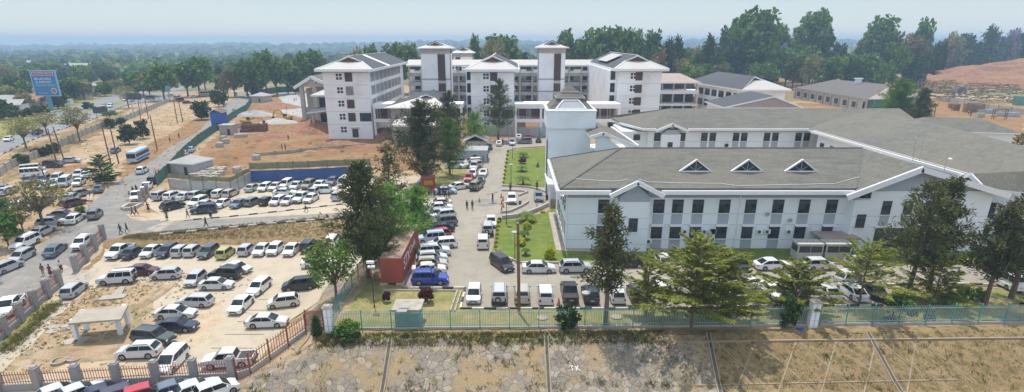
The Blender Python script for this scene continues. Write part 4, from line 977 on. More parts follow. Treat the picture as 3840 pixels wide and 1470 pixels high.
mb = MB(); mb.add([(fx0, oY, -1), (ox1, oY, -1), (ox1, y1, -1), (ox0+1, y1, -1), (fx0, oY, ze-.4), (ox1, oY, ze-.4), (ox1, y1, ze-.4), (ox0+1, y1, ze-.4)], [(0,1,5,4),(1,2,6,5),(3,0,4,7),(4,5,6,7)]); b.part('wall', mb, M['whitenew'])
mb = MB(); cx_ = (fx0+ox1)/2-1; slabf(mb, [(fx0-1.5, oY-1.5, ze), (cx_, oY+8, ze+4), (ox0+12, y1, ze+4), (ox0-.5, y1, ze)][::-1], .5); b.part('roof', mb, [M['darkroof'], M['trim']])
mb = MB(); slabf(mb, [(fx0-1.5, oY-1.5, ze), (ox1+1.5, oY-1.5, ze), (cx_+4, oY+8, ze+2.6), (cx_-3, oY+8, ze+2.6)], .5); slabf(mb, [(ox1+1.5, oY-1.5, ze), (ox1+1.5, y1, ze), (ox0+12, y1, ze+4), (cx_, oY+8, ze+4), (cx_+4, oY+8, ze+2.6)], .5); b.part('roof', mb, [M['lightroof'], M['trim']])
for k in range(3):
    z = ze-4.2-k*4.2
    for i in range(7):
        p, q_ = Vector((fx0, oY, 0)), Vector((ox0+1, y1, 0)); win_on(b, q_, p, .06+i*.13, .15+i*.13, z, z+2.4, .08)
b = Bld('pavilion', 'dark roofed pavilion with brown gable end just behind the long grey roof', 'building', 88, 170)
pY = 172; p0, p1, pk = onY(2715, 402, pY), onY(3012, 402, pY), onY(2905, 360, pY)
mb = MB(); mb.bb(p0.x+1, p1.x-1, pY+1, pY+18, -1, p0.z); b.part('wall', mb, M['whitenew'])
bkz = onY(2843, 348, pY+16)
mb = MB(); slabf(mb, [p0, (pk.x, pk.y, pk.z), (bkz.x, pY+18, pk.z), (p0.x-3, pY+18, p0.z)][::-1] if False else [p0, tuple(pk), (pk.x, pY+18, pk.z), (p0.x, pY+18, p0.z)], .4); slabf(mb, [tuple(pk), p1, (p1.x, pY+18, p1.z), (pk.x, pY+18, pk.z)], .4); b.part('roof', mb, [M['darkroof'], M['trim']])
mb = MB(); mb.add([(p0.x+2, pY+.3, p0.z), (p1.x-1.5, pY+.3, p0.z), (pk.x, pY+.3, pk.z-.4)], [(0,1,2)]); b.part('gable', mb, M['gravelroof'])
b = Bld('unfinished_block', 'long single storey block under construction with brown roof and white roof box', 'building', 140, 240)
uY = 190; u0, u1 = onY(2985, 330, 226), onY(3245, 370, 192); zU = 5.5
a = Gz(2985, 328, zU); c = Gz(3255, 372, zU); d_ = Gz(3345, 318, zU+3.6); e_ = Gz(3130, 298, zU+3.6); f_ = Gz(3510, 368, zU)
mb = MB(); slabf(mb, [a, c, d_, e_], .4); b.part('roof', mb, [M['brownroof'], M['slab']])
mb = MB(); slabf(mb, [c, f_, f_+Vector((6,18,0)), d_], .4); b.part('roof', mb, [M['gravelroof'], M['slab']])
mb = MB(); n_ = 9
for i in range(n_+1):
    p = a.lerp(c, i/n_); mb.bb(p.x-.25, p.x+.25, p.y+.1, p.y+.6, -1, zU-.4)
b.part('column', mb, M['cement'])
mb = MB(); off = Vector((.5, 3, 0)); mb.add([(a.x+.5,a.y+3,-1),(c.x,c.y+3,-1),(c.x,c.y+3,zU-.4),(a.x+.5,a.y+3,zU-.4)], [(0,1,2,3)]); mb.add([(c.x,c.y+1.5,-1),(f_.x-1,f_.y+1.5,-1),(f_.x-1,f_.y+1.5,zU-.4),(c.x,c.y+1.5,zU-.4)], [(0,1,2,3)]); b.part('wall', mb, M['cement'])
for i in range(8): win_on(b, a+off, c+Vector((0,3,0)), .07+i*.115, .12+i*.115, 1.2, 3.6, .1)
k = Gz(3220, 312, zU+3.2); mb = MB(); mb.bb(k.x-1.3, k.x+1.3, k.y, k.y+1.4, zU+2, zU+5.2); mb.bb(k.x-1.9, k.x+1.9, k.y-.3, k.y+1.7, zU+5.2, zU+5.6); b.part('roof_box', mb, M['white'])
mb = MB(); mb.bb(c.x+1, c.x+9, c.y+.6, c.y+.9, 1.8, zU-.4); b.part('netting', mb, M['net'])
# white site office with long pale roof
b = Bld('site_office', 'low white site office with long pale roof beside the earth heap', 'building', 230, 262)
a = Gz(3505, 295, 4.2); c = Gz(3760, 290, 4.2); 
mb = MB(); slabf(mb, [a, c, c+Vector((4,9,1.6)), a+Vector((-4,9,1.6))], .3); slabf(mb, [a+Vector((-14,4,-1.4)), a+Vector((-1,0,-.6)), a+Vector((-4,9,1.3)), a+Vector((-10,12,.4))], .3); b.part('roof', mb, [M['tin'], M['wood']])
mb = MB(); mb.add([(a.x-12,a.y+5,-1.5),(a.x,a.y+1,-1.5),(c.x,c.y+1,-1.5),(c.x,c.y+1,4),(a.x,a.y+1,4),(a.x-12,a.y+5,2.6)], [(0,1,4,5),(1,2,3,4)]); b.part('wall', mb, M['whitenew'])
p, q_ = Vector((a.x,a.y+1,0)), Vector((c.x,c.y+1,0))
for i in range(6): win_on(b, p, q_, .08+i*.16, .13+i*.16, .6, 2.8, .1)
b = Bld('store_shed', 'long flat pale roofed shed at the right edge behind the site office', 'building', 280, 270)
a = Gz(3770, 290, 3.6); mb = MB(); slabf(mb, [a, a+Vector((50,2,0)), a+Vector((50,14,.8)), a+Vector((0,14,.8))], .3); b.part('roof', mb, [M['tin'], M['trim']]); mb = MB(); mb.bb(a.x+1, a.x+49, a.y+2, a.y+12, -1, 3.3); b.part('wall', mb, M['cement'])
# guard house and small sheds
def shed(name, label, cat, t, x, y, w, d, hgt, mw, mr, roof='hip', rz=0, z=None, door=True):
    p = g(t, x, y); b = thing(name, label, cat, tuple(p), rz)
    mb = MB(); mb.bb(-w/2, w/2, 0, d, -.3, hgt); mb.build('wall', M[mw], b)
    mb = MB(); o = .45 if roof != 'flat' else .25
    A, B_, C_, D_ = (-w/2-o,-o,hgt),(w/2+o,-o,hgt),(w/2+o,d+o,hgt),(-w/2-o,d+o,hgt)
    if roof == 'hip': ap = (0, d/2, hgt+w*.22); [slabf(mb, f, .25) for f in ((A,B_,ap),(B_,C_,ap),(C_,D_,ap),(D_,A,ap))]
    elif roof == 'flat': mb.bb(-w/2-o, w/2+o, -o, d+o, hgt, hgt+.25)
    else:
        r0, r1 = (0,-o,hgt+w*.28),(0,d+o,hgt+w*.28); slabf(mb, [A, r0, r1, D_], .15); slabf(mb, [r0, B_, C_, r1], .15)
    mb.build('roof', [M[mr], M['trim']] if roof != 'flat' else M[mr], b)
    if door: mb = MB(); mb.bb(w*.1, w*.1+.9, -.05, -.004, 0, 2.0); mb.build('door', M['darkpole'], b)
    return b
shed('guard_house', 'grey guard house with pale hip roof at the site corner by the road', 'building', 'B', 1690, 435, 6.5, 6.5, 2.9, 'greywall', 'tin', rz=R(-14))
shed('guard_house', 'small distant guard house with pale hip roof beside the green site fence', 'building', 'G', 510, 700, 7, 7, 3.2, 'cement', 'tin', rz=R(-14))
shed('security_booth', 'cream roofed security booth with grey lower roof at the end of the driveway', 'building', 'K', 700, 300, 6, 7, 3, 'cement', 'tin', roof='gable')
shed('booth_annex', 'grey lean-to with pale front edge attached in front of the security booth', 'building', 'K', 645, 395, 8.5, 6, 2.9, 'greywall', 'zinc', roof='flat')
shed('meter_kiosk', 'teal kiosk with flat concrete roof slab behind the green fence', 'kiosk', 'V', 815, 478, 2.6, 2.2, 1.95, 'teal', 'slab', roof='flat', door=False)
shed('site_hut', 'tiny grey hut with pale slanted roof inside the building site', 'hut', 'T', 450, 520, 4.2, 4, 3, 'cement', 'tin', roof='flat')
shed('blue_gate_house', 'blue toilet booth with small gabled roof beside the road fence', 'booth', 'T', 320, 440, 4, 4, 6, 'blue', 'wood', roof='gable', door=False)
shed('blue_gate_house', 'distant blue booth with small brown roof by the road', 'booth', 'G', 480, 640, 4, 4, 6, 'blue', 'wood', roof='gable', door=False)
shed('site_box', 'pale concrete guard box with flat lid near the digger', 'booth', 'T', 1675, 240, 2.6, 3, 3.6, 'cement', 'slab', roof='flat', door=False)
# plant room and chillers
p = g('S', 1185, 605); b = thing('plant_shelter', 'grey flat roofed plant shelter against the wall behind the white chillers', 'shelter', tuple(p))
mb = MB(); slabf(mb, [(-2.4,-1.2,2.5),(3.1,-1.2,2.5),(2.2,1.5,2.8),(-3,1.5,2.8)], .2); mb.build('roof', [M['gravelroof'], M['slab']], b)
for x in (-2, 2.6): mb = MB(); mb.bb(x-.15, x+.15, -1, -.7, -.2, 2.3); mb.build('post', M['cement'], b)
mb = MB(); mb.bb(-2, 2.2, .2, 1.3, -.2, 2.3); mb.build('cabinet', M['greywall'], b)
for x, lab in ((970, 'white chiller unit with three roof fans, left of the pair'), (1230, 'white chiller unit with three roof fans, right of the pair')):
    p = g('S', x, 680); b = thing('chiller', lab, 'chiller', tuple(p))
    mb = MB(); mb.bb(-1.75, 1.75, 0, 2, -.2, 2.2); mb.bb(-1.8, 1.8, -.05, 2.05, 2.2, 2.4); mb.build('casing', M['cream'], b)
    mb = MB()
    for k in (0, 1): mb.bb(-1.6+k*1.65, -.05+k*1.6, -.04, -.003, 1.15, 2.05)
    mb.bb(-1.79, -1.753, .2, 1.8, 1.15, 2.05); mb.build('grille', M['darkpole'], b)
    for k in (-1.1, 0, 1.1): mb = MB(); mb.tube([(k, 1, 2.4), (k, 1, 2.47)], .45, 14); mb.build('fan', M['cement'], b)
# ---------------------------------------------------------------- fences
def yaw(d): return math.atan2(d.y, d.x)
def pale_fence(label, A, B, hgt=1.75, bay=3.0, gap=.17, post=.12, mp='teal', mpale='tealpale', wallh=.25, wm='cement', stout=None, name='fence', step=False, cat='fence', pw=.05):
    """palisade fence: base wall, posts, panels of pales between two rails"""
    A, B = Vector(A), Vector(B); L = (B-A).length; n = max(1, round(L/bay)); b = thing(name, label, cat, tuple(A)); o = A
    for i in range(n+1):
        p = A.lerp(B, i/n)-o; mb = MB()
        if stout:
            w_ = stout; mb.box((p.x, p.y, p.z+(hgt+wallh)/2+.05), (w_, w_, hgt+wallh+.5)); mb.box((p.x, p.y, p.z+hgt+wallh+.36), (w_+.12, w_+.12, .12)); mb.box((p.x, p.y, p.z+hgt+wallh+.48), (w_-.15, w_-.15, .12))
            mb.build('pillar', M['pillar'], b)
        else:
            mb.bar(p+Vector((0,0,-.1)), p+Vector((0,0,hgt+.15+wallh)), post); mb.build('post', M[mp], b)
    for i in range(n):
        p, q = A.lerp(B, i/n)-o, A.lerp(B, (i+1)/n)-o
        if step: q = Vector((q.x, q.y, p.z))
        d = (q-p); m = stout/2+.02 if stout else post/2+.01; dn = d.normalized(); p2, q2 = p+dn*m, q-dn*m
        if wallh: mb = MB(); mb.bar(p2+Vector((0,0,wallh/2-.15)), q2+Vector((0,0,wallh/2-.15)), .22, wallh+.3); mb.build('base_wall', M[wm], b)
        mb = MB(); k = int((q2-p2).length/gap)
        for z in (.25, hgt-.3): mb.bar(p2+Vector((0,0,z+wallh)), q2+Vector((0,0,z+wallh)), .06, .06)
        for j in range(1, k):
            c = p2.lerp(q2, j/k); mb.bar(c+Vector((0,0,wallh+.02)), c+Vector((0,0,wallh+hgt)), pw, .03)
        mb.build('pale_panel', M[mpale], b)
    return b
f0 = g('V', 225, 497); f1 = g('X', 1275, 495) if 0 else Gz(3030, 1221, 0); f2 = Gz(3052, 1220, 0); f3 = Gz(3960, 1211, 0)
Fm = Gz(2130, 1230, 0)
pale_fence('pale teal palisade fence along the top of the stone slope, left of the white pillar', f0, Fm, 1.95)
pale_fence('pale teal palisade fence between the dark bush and the white pillar', Fm+Vector((.6,0,0)), f1, 2.1)
pale_fence('bright teal palisade fence above the dry grass bank, right of the white pillar', f2+Vector((.5,0,0)), f3, 2.0)
pale_fence('short stretch of red fence joining the white gate pillar', g('V', 20, 505)+Vector((0,.1,0)), g('V', 160, 500), 1.9, 3, .17, mp='redmetal', mpale='redmetal', wallh=.5)
def wpillar(x, y, lab, w=.75, hgt=2.9):
    p = Gz(x, y, 0) if not isinstance(x, str) else g(x, *y); b = thing('gate_pillar', lab, 'pillar', tuple(p))
    mb = MB(); mb.box((0, 0, hgt/2-.2), (w, w, hgt+.4)); mb.build('shaft', M['white'], b)
    mb = MB(); mb.box((0, 0, hgt+.06), (w+.2, w+.2, .14)); mb.box((0, 0, hgt+.19), (w-.1, w-.1, .12)); mb.build('cap', M['slab'], b)
    mb = MB()
    for z in (.9, 1.9): mb.box((0, -w/2-.002, z), (w, .02, .04)); mb.box((w/2+.002, 0, z), (.02, w, .04))
    mb.box((0, -w/2-.003, hgt/2), (.06, .02, hgt-.2)); mb.build('groove', M['bluegrey'], b)
wpillar(1238, 1246, 'white rendered pillar at the corner where the red and teal fences meet')
wpillar(3042, 1224, 'white rendered pillar with blue grooves in the middle of the right hand fence', .85)
# red fence going down the slope
a, c = g('F', 1320, 372), g('F', 735, 800); pf = []
pale_fence('rusty red palisade fence stepping down the edge of the stone slope', a, Vector((c.x, c.y, hh(c.x, c.y)+.1)), 1.75, 2.6, .3, .14, 'redmetal', 'redmetal', .55, 'cement', pw=.055)
# grey pillar fence along the front of the lower car park
Pb = [(-30,1480),(90,1478),(215,1462),(335,1452),(478,1445),(618,1437),(740,1428),(875,1421)]
W = [Gz(x, y, -3) for x, y in Pb]
W0 = Gz(875, 1422, -3); W1 = Gz(-150, 1478, -3)
pale_fence('rusty red railing between grey cement pillars along the front of the car park', W1, W0, 1.35, 3.55, .24, wallh=.75, stout=.62, mp='redmetal', mpale='redmetal', wm='pillar', pw=.05)
pale_fence('short red railing from the last grey pillar to the foot of the stone slope', W0+Vector((.4,0,0)), Vector((c.x, c.y, -3)), 1.35, 3, .24, wallh=.75, mp='redmetal', mpale='redmetal', wm='pillar')
# fence along the road (two runs of grey pillars)
a = g('C', 640, 605); c = g('D', -110, 560)
pale_fence('run of grey pillars and rusty railings between road and footpath, nearer run', a, c, 1.35, 3.7, .24, wallh=.75, stout=.62, mp='redmetal', mpale='redmetal', wm='pillar')
a = g('C', 812, 450); c = g('C', 1100, 105)
pale_fence('grey pillars with red panels climbing beside the road from the car park entrance', a, c, 1.3, 3.6, .3, wallh=.8, stout=.62, mp='redmetal', mpale='redmetal', wm='pillar')
a = g('B', 1310, 705); c = g('B', 1372, 640)
pale_fence('three grey pillars with red panels at the corner of the upper car park', a, c, 1.4, 2.6, .3, wallh=.8, stout=.55, mp='redmetal', mpale='redmetal', wm='pillar')
lowwall('drain_box', 'low stone walled drain box at the corner by the upper car park', Ps('B', 1130,760, 1185,722, 1320,710, 1240,755, 1140,768), .6, .5, 'block', 'wall')
# teal mesh fence on left side of the hospital yard
def mesh_fence(label, pts, hgt, m, mp, bay=3, cat='fence', name='mesh_fence', sag=.0, th=.02, top=0., base=True):
    W = [g(*p) if isinstance(p[0], str) else Vector(p) for p in pts]; b = thing(name, label, cat, tuple(W[0])); o = W[0]
    for a, c in zip(W, W[1:]):
        L = (c-a).length; n = max(1, round(L/bay))
        for i in range(n):
            p, q = a.lerp(c, i/n)-o, a.lerp(c, (i+1)/n)-o
            p.z, q.z = hh(p.x+o.x, p.y+o.y)-o.z+top, hh(q.x+o.x, q.y+o.y)-o.z+top
            mb = MB(); mb.bar(p, p+Vector((0,0,hgt+.1)), .1); mb.build('post', M[mp], b)
            mb = MB(); k = 4; vs = []; d = (q-p).normalized(); e = Vector((-d.y, d.x, 0))
            for j in range(k+1):
                c_ = p.lerp(q, j/k); s_ = (0 if j in (0, k) else rnd.uniform(-sag, sag))
                vs += [c_+e*s_+Vector((0,0,.05)), c_+e*s_*1.5+Vector((0,0,hgt-abs(s_)*1.2))]
            vs2 = [v+e*th for v in vs]; nn_ = len(vs)
            fs = [(2*j, 2*j+2, 2*j+3, 2*j+1) for j in range(k)]; mb.add(vs, fs); mb.add(vs2, [tuple(reversed(f)) for f in fs]); mb.build('panel', M[m], b)
    return b
def seethru(name, col, f):
    m, nt, bs = nodes(name); bs.inputs['Base Color'].default_value = (*col, 1); bs.inputs['Roughness'].default_value = .7
    t = nt.nodes.new('ShaderNodeBsdfTransparent'); mx = nt.nodes.new('ShaderNodeMixShader'); mx.inputs[0].default_value = f
    nt.links.new(bs.outputs[0], mx.inputs[2]); nt.links.new(t.outputs[0], mx.inputs[1]); nt.links.new(mx.outputs[0], nt.nodes['Material Output'].inputs[0]); return m
M['mesh'] = seethru('wire_mesh_teal', (.10,.30,.28), .42)
mesh_fence('teal wire mesh fence running back from the white pillar beside the leafy tree', [tuple(g('V', 215, 440)), tuple(g('o', 1385, 985)), tuple(g('o', 1470, 840)), tuple(g('o', 1590, 690))], 2.0, 'mesh', 'teal')
mesh_fence('green mesh fence beside the security booth', Ps('K', 760,420, 800,360, 825,270), 1.9, 'mesh', 'net')
# site hoardings
def hoard(label, pts, hgt, m, mp='wood', sag=.12, bay=4, top=0, name='hoarding'):
    return mesh_fence(label, pts, hgt, m, mp, bay, 'hoarding', name, sag, .04, top)
hoard('dark green netting hoarding along the road edge of the building site', Ps('o', 590,700, 640,650, 690,592, 735,548, 800,500, 836,474), 2.7, 'net')
hoard('dark green netting hoarding beyond the blue booth along the road', Ps('o', 838,474, 870,448, 925,415, 945,385), 2.7, 'net')
hoard('distant green netting hoarding in front of the eucalyptus trees', Ps('G', 540,640, 700,610, 900,603), 3.5, 'net', bay=8)
hoard('grey corrugated hoarding behind the upper car park, left part', Ps('H', -160,592, 50,612, 300,624, 440,642), 2.2, 'zinc', sag=.0)
hoard('grey corrugated hoarding slanting back to the blue sheeting', Ps('H', 440,642, 636,530), 2.4, 'zinc', sag=0)
hoard('faded green netting strip above the grey corrugated hoarding', [tuple(g('H', -160, 585)), tuple(g('H', 50, 603)), tuple(g('H', 440, 632)), tuple(g('H', 630, 522))], 1.0, 'netold', top=2.3)
bl = Ps('H', 636,530, 900,520, 1200,508, 1560,490, 1800,480)
hoard('bright blue sheeting hoarding behind the upper car park', bl, 2.7, 'bluesheet', sag=.06)
hoard('faded green netting on posts above the blue sheeting', [tuple(g(t, x, y-8)) for t, x, y in bl], 1.5, 'netold', top=2.8)
hoard('grey green sheet hoarding behind the cars at the far end of the yard', Ps('J', 300,930, 700,945, 890,945), 3.0, 'zinc', sag=0)
# boundary wall on the left
def bwall(label, pts, hgt=2.0, m='block', bay=5):
    W = [g(*p) for p in pts]; b = thing('boundary_wall', label, 'wall', tuple(W[0])); o = W[0]
    for a, c in zip(W, W[1:]):
        n = max(1, round((c-a).length/bay))
        for i in range(n):
            p, q = a.lerp(c, i/n)-o, a.lerp(c, (i+1)/n)-o; p.z = q.z = hh(p.x+o.x, p.y+o.y)-o.z
            mb = MB(); mb.bar(p+Vector((0,0,hgt/2-.3)), q+Vector((0,0,hgt/2-.3)), .2, hgt+.6); mb.build('wall_panel', M[m], b)
            mb = MB(); mb.box((p.x, p.y, p.z+hgt/2), (.4, .4, hgt+.5)); mb.build('pier', M['pillar'], b)
    return b
bwall('weathered grey block wall running between the dual carriageway and the dirt car park', Ps('B', 0,450, 110,370, 250,320, 450,230, 640,140, 800,60, 950,0)+Ps('A', 1100,900, 1400,770, 1560,700))
bwall('grey brown boundary wall in front of the red roofed houses', Ps('A', 60,800, 200,780, 460,720, 700,680, 860,650, 1060,610), 2.6)
bwall('low kerb wall dividing the two levels of the red soil site', Ps('T', 900,845, 1200,822, 1400,808, 1600,780, 1900,748)+Ps('H', 1740,180), .9, 'slab', 8)
bwall('low grey walls and piers behind the brown brick stack', Ps('T', 500,440, 690,400), 1.6, 'block')
bwall('grey concrete fence wall behind the builders yard at right', Ps('Z', 590,560, 900,600, 1250,680, 1600,740, 2066,800), 2.3, 'block', 7)
# ---------------------------------------------------------------- poles, lamps
def pole(label, t, xb, yb, xt, yt, r=.14, m='wood', cat='pole', arm=False):
    b_ = g(t, xb, yb); tp = oy(t, xt, yt, b_.y); o = thing('utility_pole', label, cat, tuple(b_)); v = tp-b_
    mb = MB(); mb.tube([(0,0,-.4), (v.x*.5,0,v.z*.5), (v.x,0,v.z)], [r*1.15, r, r*.8], 7); mb.build('shaft', M[m], o)
    if arm: mb = MB(); mb.bar((v.x-.9,0,v.z-.4), (v.x+.9,0,v.z-.4), .12); mb.build('crossarm', M[m], o)
    else: mb = MB(); mb.tube([(v.x,0,v.z), (v.x,0,v.z+.08)], r*.7, 6); mb.build('cap', M['greywall'], o)
    return o
pole('tall dark timber pole standing in the front row of parked cars', 'L', 1595, 925, 1583, 92, .17)
pole('brown timber pole leaning left of the silver sedan on the dirt lot', 'B', 522, 315, 440, 5, .16)
pole('brown timber pole ending just left of the silver sedan roof', 'B', 590, 290, 490, -10, .16)
pole('timber pole before the grey blue parked car, left of its pair', 'B', 1028, 345, 940, -20, .16)
pole('timber pole before the grey blue parked car, right of its pair', 'B', 1098, 330, 1015, -10, .16)
pole('timber pole standing alone between the small blue bus and the road', 'B', 1455, 210, 1385, -120, .15)
pole('timber pole at the far dirt lot, left of the small tree', 'A', 1640, 890, 1600, 660, .15)
pole('timber pole at the far dirt lot, nearest the small dark tree', 'A', 1690, 880, 1640, 640, .15)
pole('timber pole beside the dark signboard over the wall', 'A', 1300, 860, 1270, 640, .15)
pole('timber pole right of the dark signboard', 'A', 1372, 850, 1330, 620, .15)
pole('dark timber pole behind the minibuses on the dirt lot', 'B', 440, 540, 385, 378, .15)
pole('street lighting pole left of the big blue billboard', 'A', 320, 795, 275, 630, .15)
for (xb, yb, xt, yt), l in zip(((1380,680,1385,530),(1620,660,1625,590),(1660,640,1662,570),(1728,650,1735,500)), ('beside the round green trees','left of three','middle of three','right of three and tallest')):
    pole('dark utility pole on the dry grass, '+l, 'M', xb, yb, xt, yt, .14)
pole('leaning brown pole before the dark tree at the right edge of the yard', 'Z', 485, 815, 520, 640, .16)
mastp = [('A', 175, 225, 158, 140), ('A', 1290, 240, 1280, 185)]
def lamp(label, t, xb, yb, xt, yt, two=False):
    b_ = g(t, xb, yb); tp = oy(t, xt, yt, b_.y); H = tp.z-b_.z; o = thing('lamp_post', label, 'lamp post', tuple(b_))
    mb = MB(); mb.tube([(0,0,-.3),(0,0,.4),(0,0,.41),(0,0,H-.3)], [.09,.09,.055,.05], 8); mb.build('shaft', M['darkpole'], o)
    if two:
        mb = MB(); mb.box((0,-.15,H-.1), (.8,.35,.25)); mb.box((0,.1,H-.75), (.8,.3,.2)); mb.build('floodlight', M['trim'], o)
    else:
        mb = MB(); mb.tube([(0,0,H-.35),(0,0,H-.1)], [.12,.42], 12); mb.build('diffuser', M['slab'], o)
        mb = MB(); mb.tube([(0,0,H-.1),(0,0,H-.02),(0,0,H+.08)], [.48,.46,.12], 12); mb.build('cap', M['greywall'], o)
    return o
lamp('dark floodlight post beside the red shipping container', 'L', 258, 875, 218, 440, True)
lamp('disc topped lamp post in front of the blue parked car', 'L', 790, 690, 780, 468)
lamp('disc topped lamp post on the lower lawn beside the yellow bush', 'L', 1555, 430, 1552, 168)
lamp('disc topped lamp post between the cones and lower lawn', 'K', 985, 970, 980, 750)
lamp('disc topped lamp post on the upper lawn beside the middle palm', 'K', 1027, 600, 1025, 408)
lamp('disc topped lamp post at the top edge of the upper lawn', 'K', 1040, 355, 1040, 215)
lamp('disc topped lamp post in front of the green tree left of the drive', 'K', 490, 545, 485, 380)
lamp('disc topped lamp post beside the parked cars left of the drive', 'L', 728, 190, 715, -15)
lamp('disc topped lamp post behind the wide olive green tree', 'R', 1500, 600, 1500, 418)
lamp('disc topped lamp post near the recess with the white off-roader', 'S', 1510, 590, 1533, 412)
lamp('disc topped lamp post against the fence beside the purple wagon', 'W', 990, 480, 998, 232)
lamp('disc topped lamp post at the tailgate of the white pickup', 'X', 840, 430, 872, 168)
# flag
p = g('K', 1268, 555); tp = oy('K', 1262, 358, p.y); o = thing('flag_pole', 'thin white flagpole with a drooping green flag on the upper lawn', 'flagpole', tuple(p)); H = tp.z-p.z
mb = MB(); mb.tube([(0,0,0),(0,0,H)], [.05,.03], 6); mb.build('shaft', M['trim'], o)
mb = MB(); mb.add([(0,0,H),(.1,.05,H-.6),(-.35,-.15,H-1.8),(.25,.1,H-2.0),(.5,-.1,H-1.9),(.2,.0,H-.7)], [(0,1,5),(1,2,3,4,5)]); mb.build('flag', M['net'], o)
# cones
for i, (x, y) in enumerate(((735,765),(937,722),(953,750),(940,785),(953,810),(940,845),(1303+465,800))):
    t = 'K'; lab = ['orange cone alone on the turning circle', 'orange cone topmost of the row beside the white car', 'orange cone second from the top beside the white car', 'orange cone in the middle of the row by the ramp', 'orange cone fourth down the row by the ramp', 'orange cone lowest of the row by the curved wall', None][i]
    if lab is None: t, x, y, lab = 'W', 795, 335, 'orange cone beside the black pickup in the front row'
    o = thing('traffic_cone', lab, 'cone', tuple(g(t, x, y)+Vector((0,0,.08))), group='cones on the drive')
    mb = MB(); mb.box((0,0,.03), (.5,.5,.06)); mb.build('base', M['darkpole'], o)
    mb = MB(); mb.tube([(0,0,.06),(0,0,.95)], [.2,.04], 10); mb.build('body', flat('cone_orange', (.55,.16,.05), .6) if 'cone_orange' not in bpy.data.materials else bpy.data.materials['cone_orange'], o)
# ---------------------------------------------------------------- shipping container with lettering
def textmesh(parent, name, txt, size, m, loc, rot, ext=.005, sx=1, shear=0):
    cu = bpy.data.curves.new(name, 'FONT'); cu.body = txt; cu.size = size; cu.extrude = ext; cu.align_x = 'CENTER'; cu.align_y = 'CENTER'; cu.shear = shear; cu.resolution_u = 3
    t = bpy.data.objects.new('tmp', cu); me = bpy.data.meshes.new_from_object(t); bpy.data.objects.remove(t); bpy.data.curves.remove(cu)
    me.name = name; me.materials.clear(); me.materials.append(m); o = link(name, me, parent); o.location = loc; o.rotation_euler = rot; o.scale = (sx, 1, 1); return o
M['contred'] = flat('container_red', (.40,.085,.055), .6, .12, 1.2, dirt=(.30,.09,.06))
M['contgreen'] = flat('container_green', (.14,.30,.24), .6, .15)
M['controof'] = flat('container_dusty_roof', (.36,.26,.19), .85, .2, .6, dirt=(.25,.16,.11))
def container(label, loc, rz, L=12.2, W=2.45, H=2.6, m='contred', mr='controof', raised=.35):
    b = thing('shipping_container', label, 'container', loc, rz)
    mb = MB(); mb.bb(-W/2+.06, W/2-.06, .06, L-.06, raised+.05, raised+H-.06)
    n = int(L/.28)
    for i in range(n):
        y = .12+i*(L-.24)/n
        for s in (-1, 1): mb.bb(s*(W/2-.06), s*(W/2-.015), y, y+.14, raised+.15, raised+H-.15)
    for i in range(9): x = -W/2+.14+i*(W-.28)/9; mb.bb(x, x+.13, .015, .06, raised+.15, raised+H-.15)
    mb.build('corrugated_body', M[m], b)
    mb = MB(); mb.bb(-W/2, W/2, 0, L, raised+H-.05, raised+H)
    for i in range(int(L/.5)): mb.bb(-W/2+.2, W/2-.2, .3+i*.5, .5+i*.5, raised+H, raised+H+.025)
    mb.build('roof', M[mr], b)
    mb = MB()
    for x in (-W/2+.07, W/2-.07):
        for y in (.07, L-.07): mb.bb(x-.07, x+.07, y-.07, y+.07, raised, raised+H-.05)
        mb.bb(x-.07, x+.07, .14, L-.14, raised, raised+.14)
    mb.bb(-W/2+.14, W/2-.14, 0, .1, raised, raised+.14); mb.build('frame', M[m], b)
    if raised > .1:
        mb = MB()
        for x in (-W/2+.3, W/2-.3):
            for y in (.2, L-.5): mb.bb(x-.5, x+.5, y-.3, y+.5, -.1, raised)
        mb.build('support_block', M['cement'], b)
    return b
p = (g('L', 320, 672)+g('L', 520, 668))/2; q = g('L', 660, 330)
cz = container('long red shipping container with white side lettering raised on blocks', (p.x, p.y, p.z), 0, 13.5, g('L', 520, 668).x-g('L', 322, 672).x, 3.3, raised=.4)
Wc = (g('L', 520, 668).x-g('L', 322, 672).x)/2
textmesh(cz, 'lettering', 'STX', 2.1, M['trim'], (Wc+.01, 3.6, 2.15), (R(90), 0, R(90)), sx=1.2, shear=.2)
textmesh(cz, 'lettering', 'Condia', 1.35, M['trim'], (Wc+.01, 8.2, 2.35), (R(90), 0, R(90)), sx=1.1, shear=.3)
# billboard
p = g('A', 480, 775); d = ray(*px('A', 425, 520)); BYb = p.y
q0, q1, q2, q3 = oy('A', 285, 412, BYb), oy('A', 510, 408, BYb), oy('A', 555, 633, BYb), oy('A', 335, 640, BYb)
bw = (q1-q0).length; bh = (q0-q3).length; cc = (q0+q1+q2+q3)/4
o = thing('billboard', 'large blue billboard with red header advertising billboards on a pale blue post', 'billboard', tuple(p)); cc = cc-p
bw, bh = (q1.x-q0.x), (q0.z-q3.z)
mb = MB(); mb.tube([(0,0,-.5),(0,0,cc.z-bh/2)], .9, 10); mb.build('post', flat('billboard_post', (.10,.32,.48), .5), o)
mb = MB(); mb.box((0,.3,cc.z), (bw+.5,.6,bh+.5)); mb.build('frame', flat('billboard_frame', (.30,.50,.62), .5), o)
mb = MB(); mb.box((0,-.04,cc.z), (bw-.3,.05,bh-.3)); fc = mb.build('face', flat('billboard_blue', (.035,.19,.48), .5, .04), o)
mb = MB(); mb.box((0,-.09,cc.z+bh*.385), (bw*.88,.04,bh*.13), 1); mb.box((0,-.12,cc.z+bh*.385), (bw*.84,.04,bh*.105), 0); mb.build('header', [flat('billboard_red', (.42,.02,.07), .5, .04), M['trim']], o)
rx = (R(90), 0, 0); um = M['trim']; yg = flat('lime_letters', (.42,.62,.10), .6, .05)
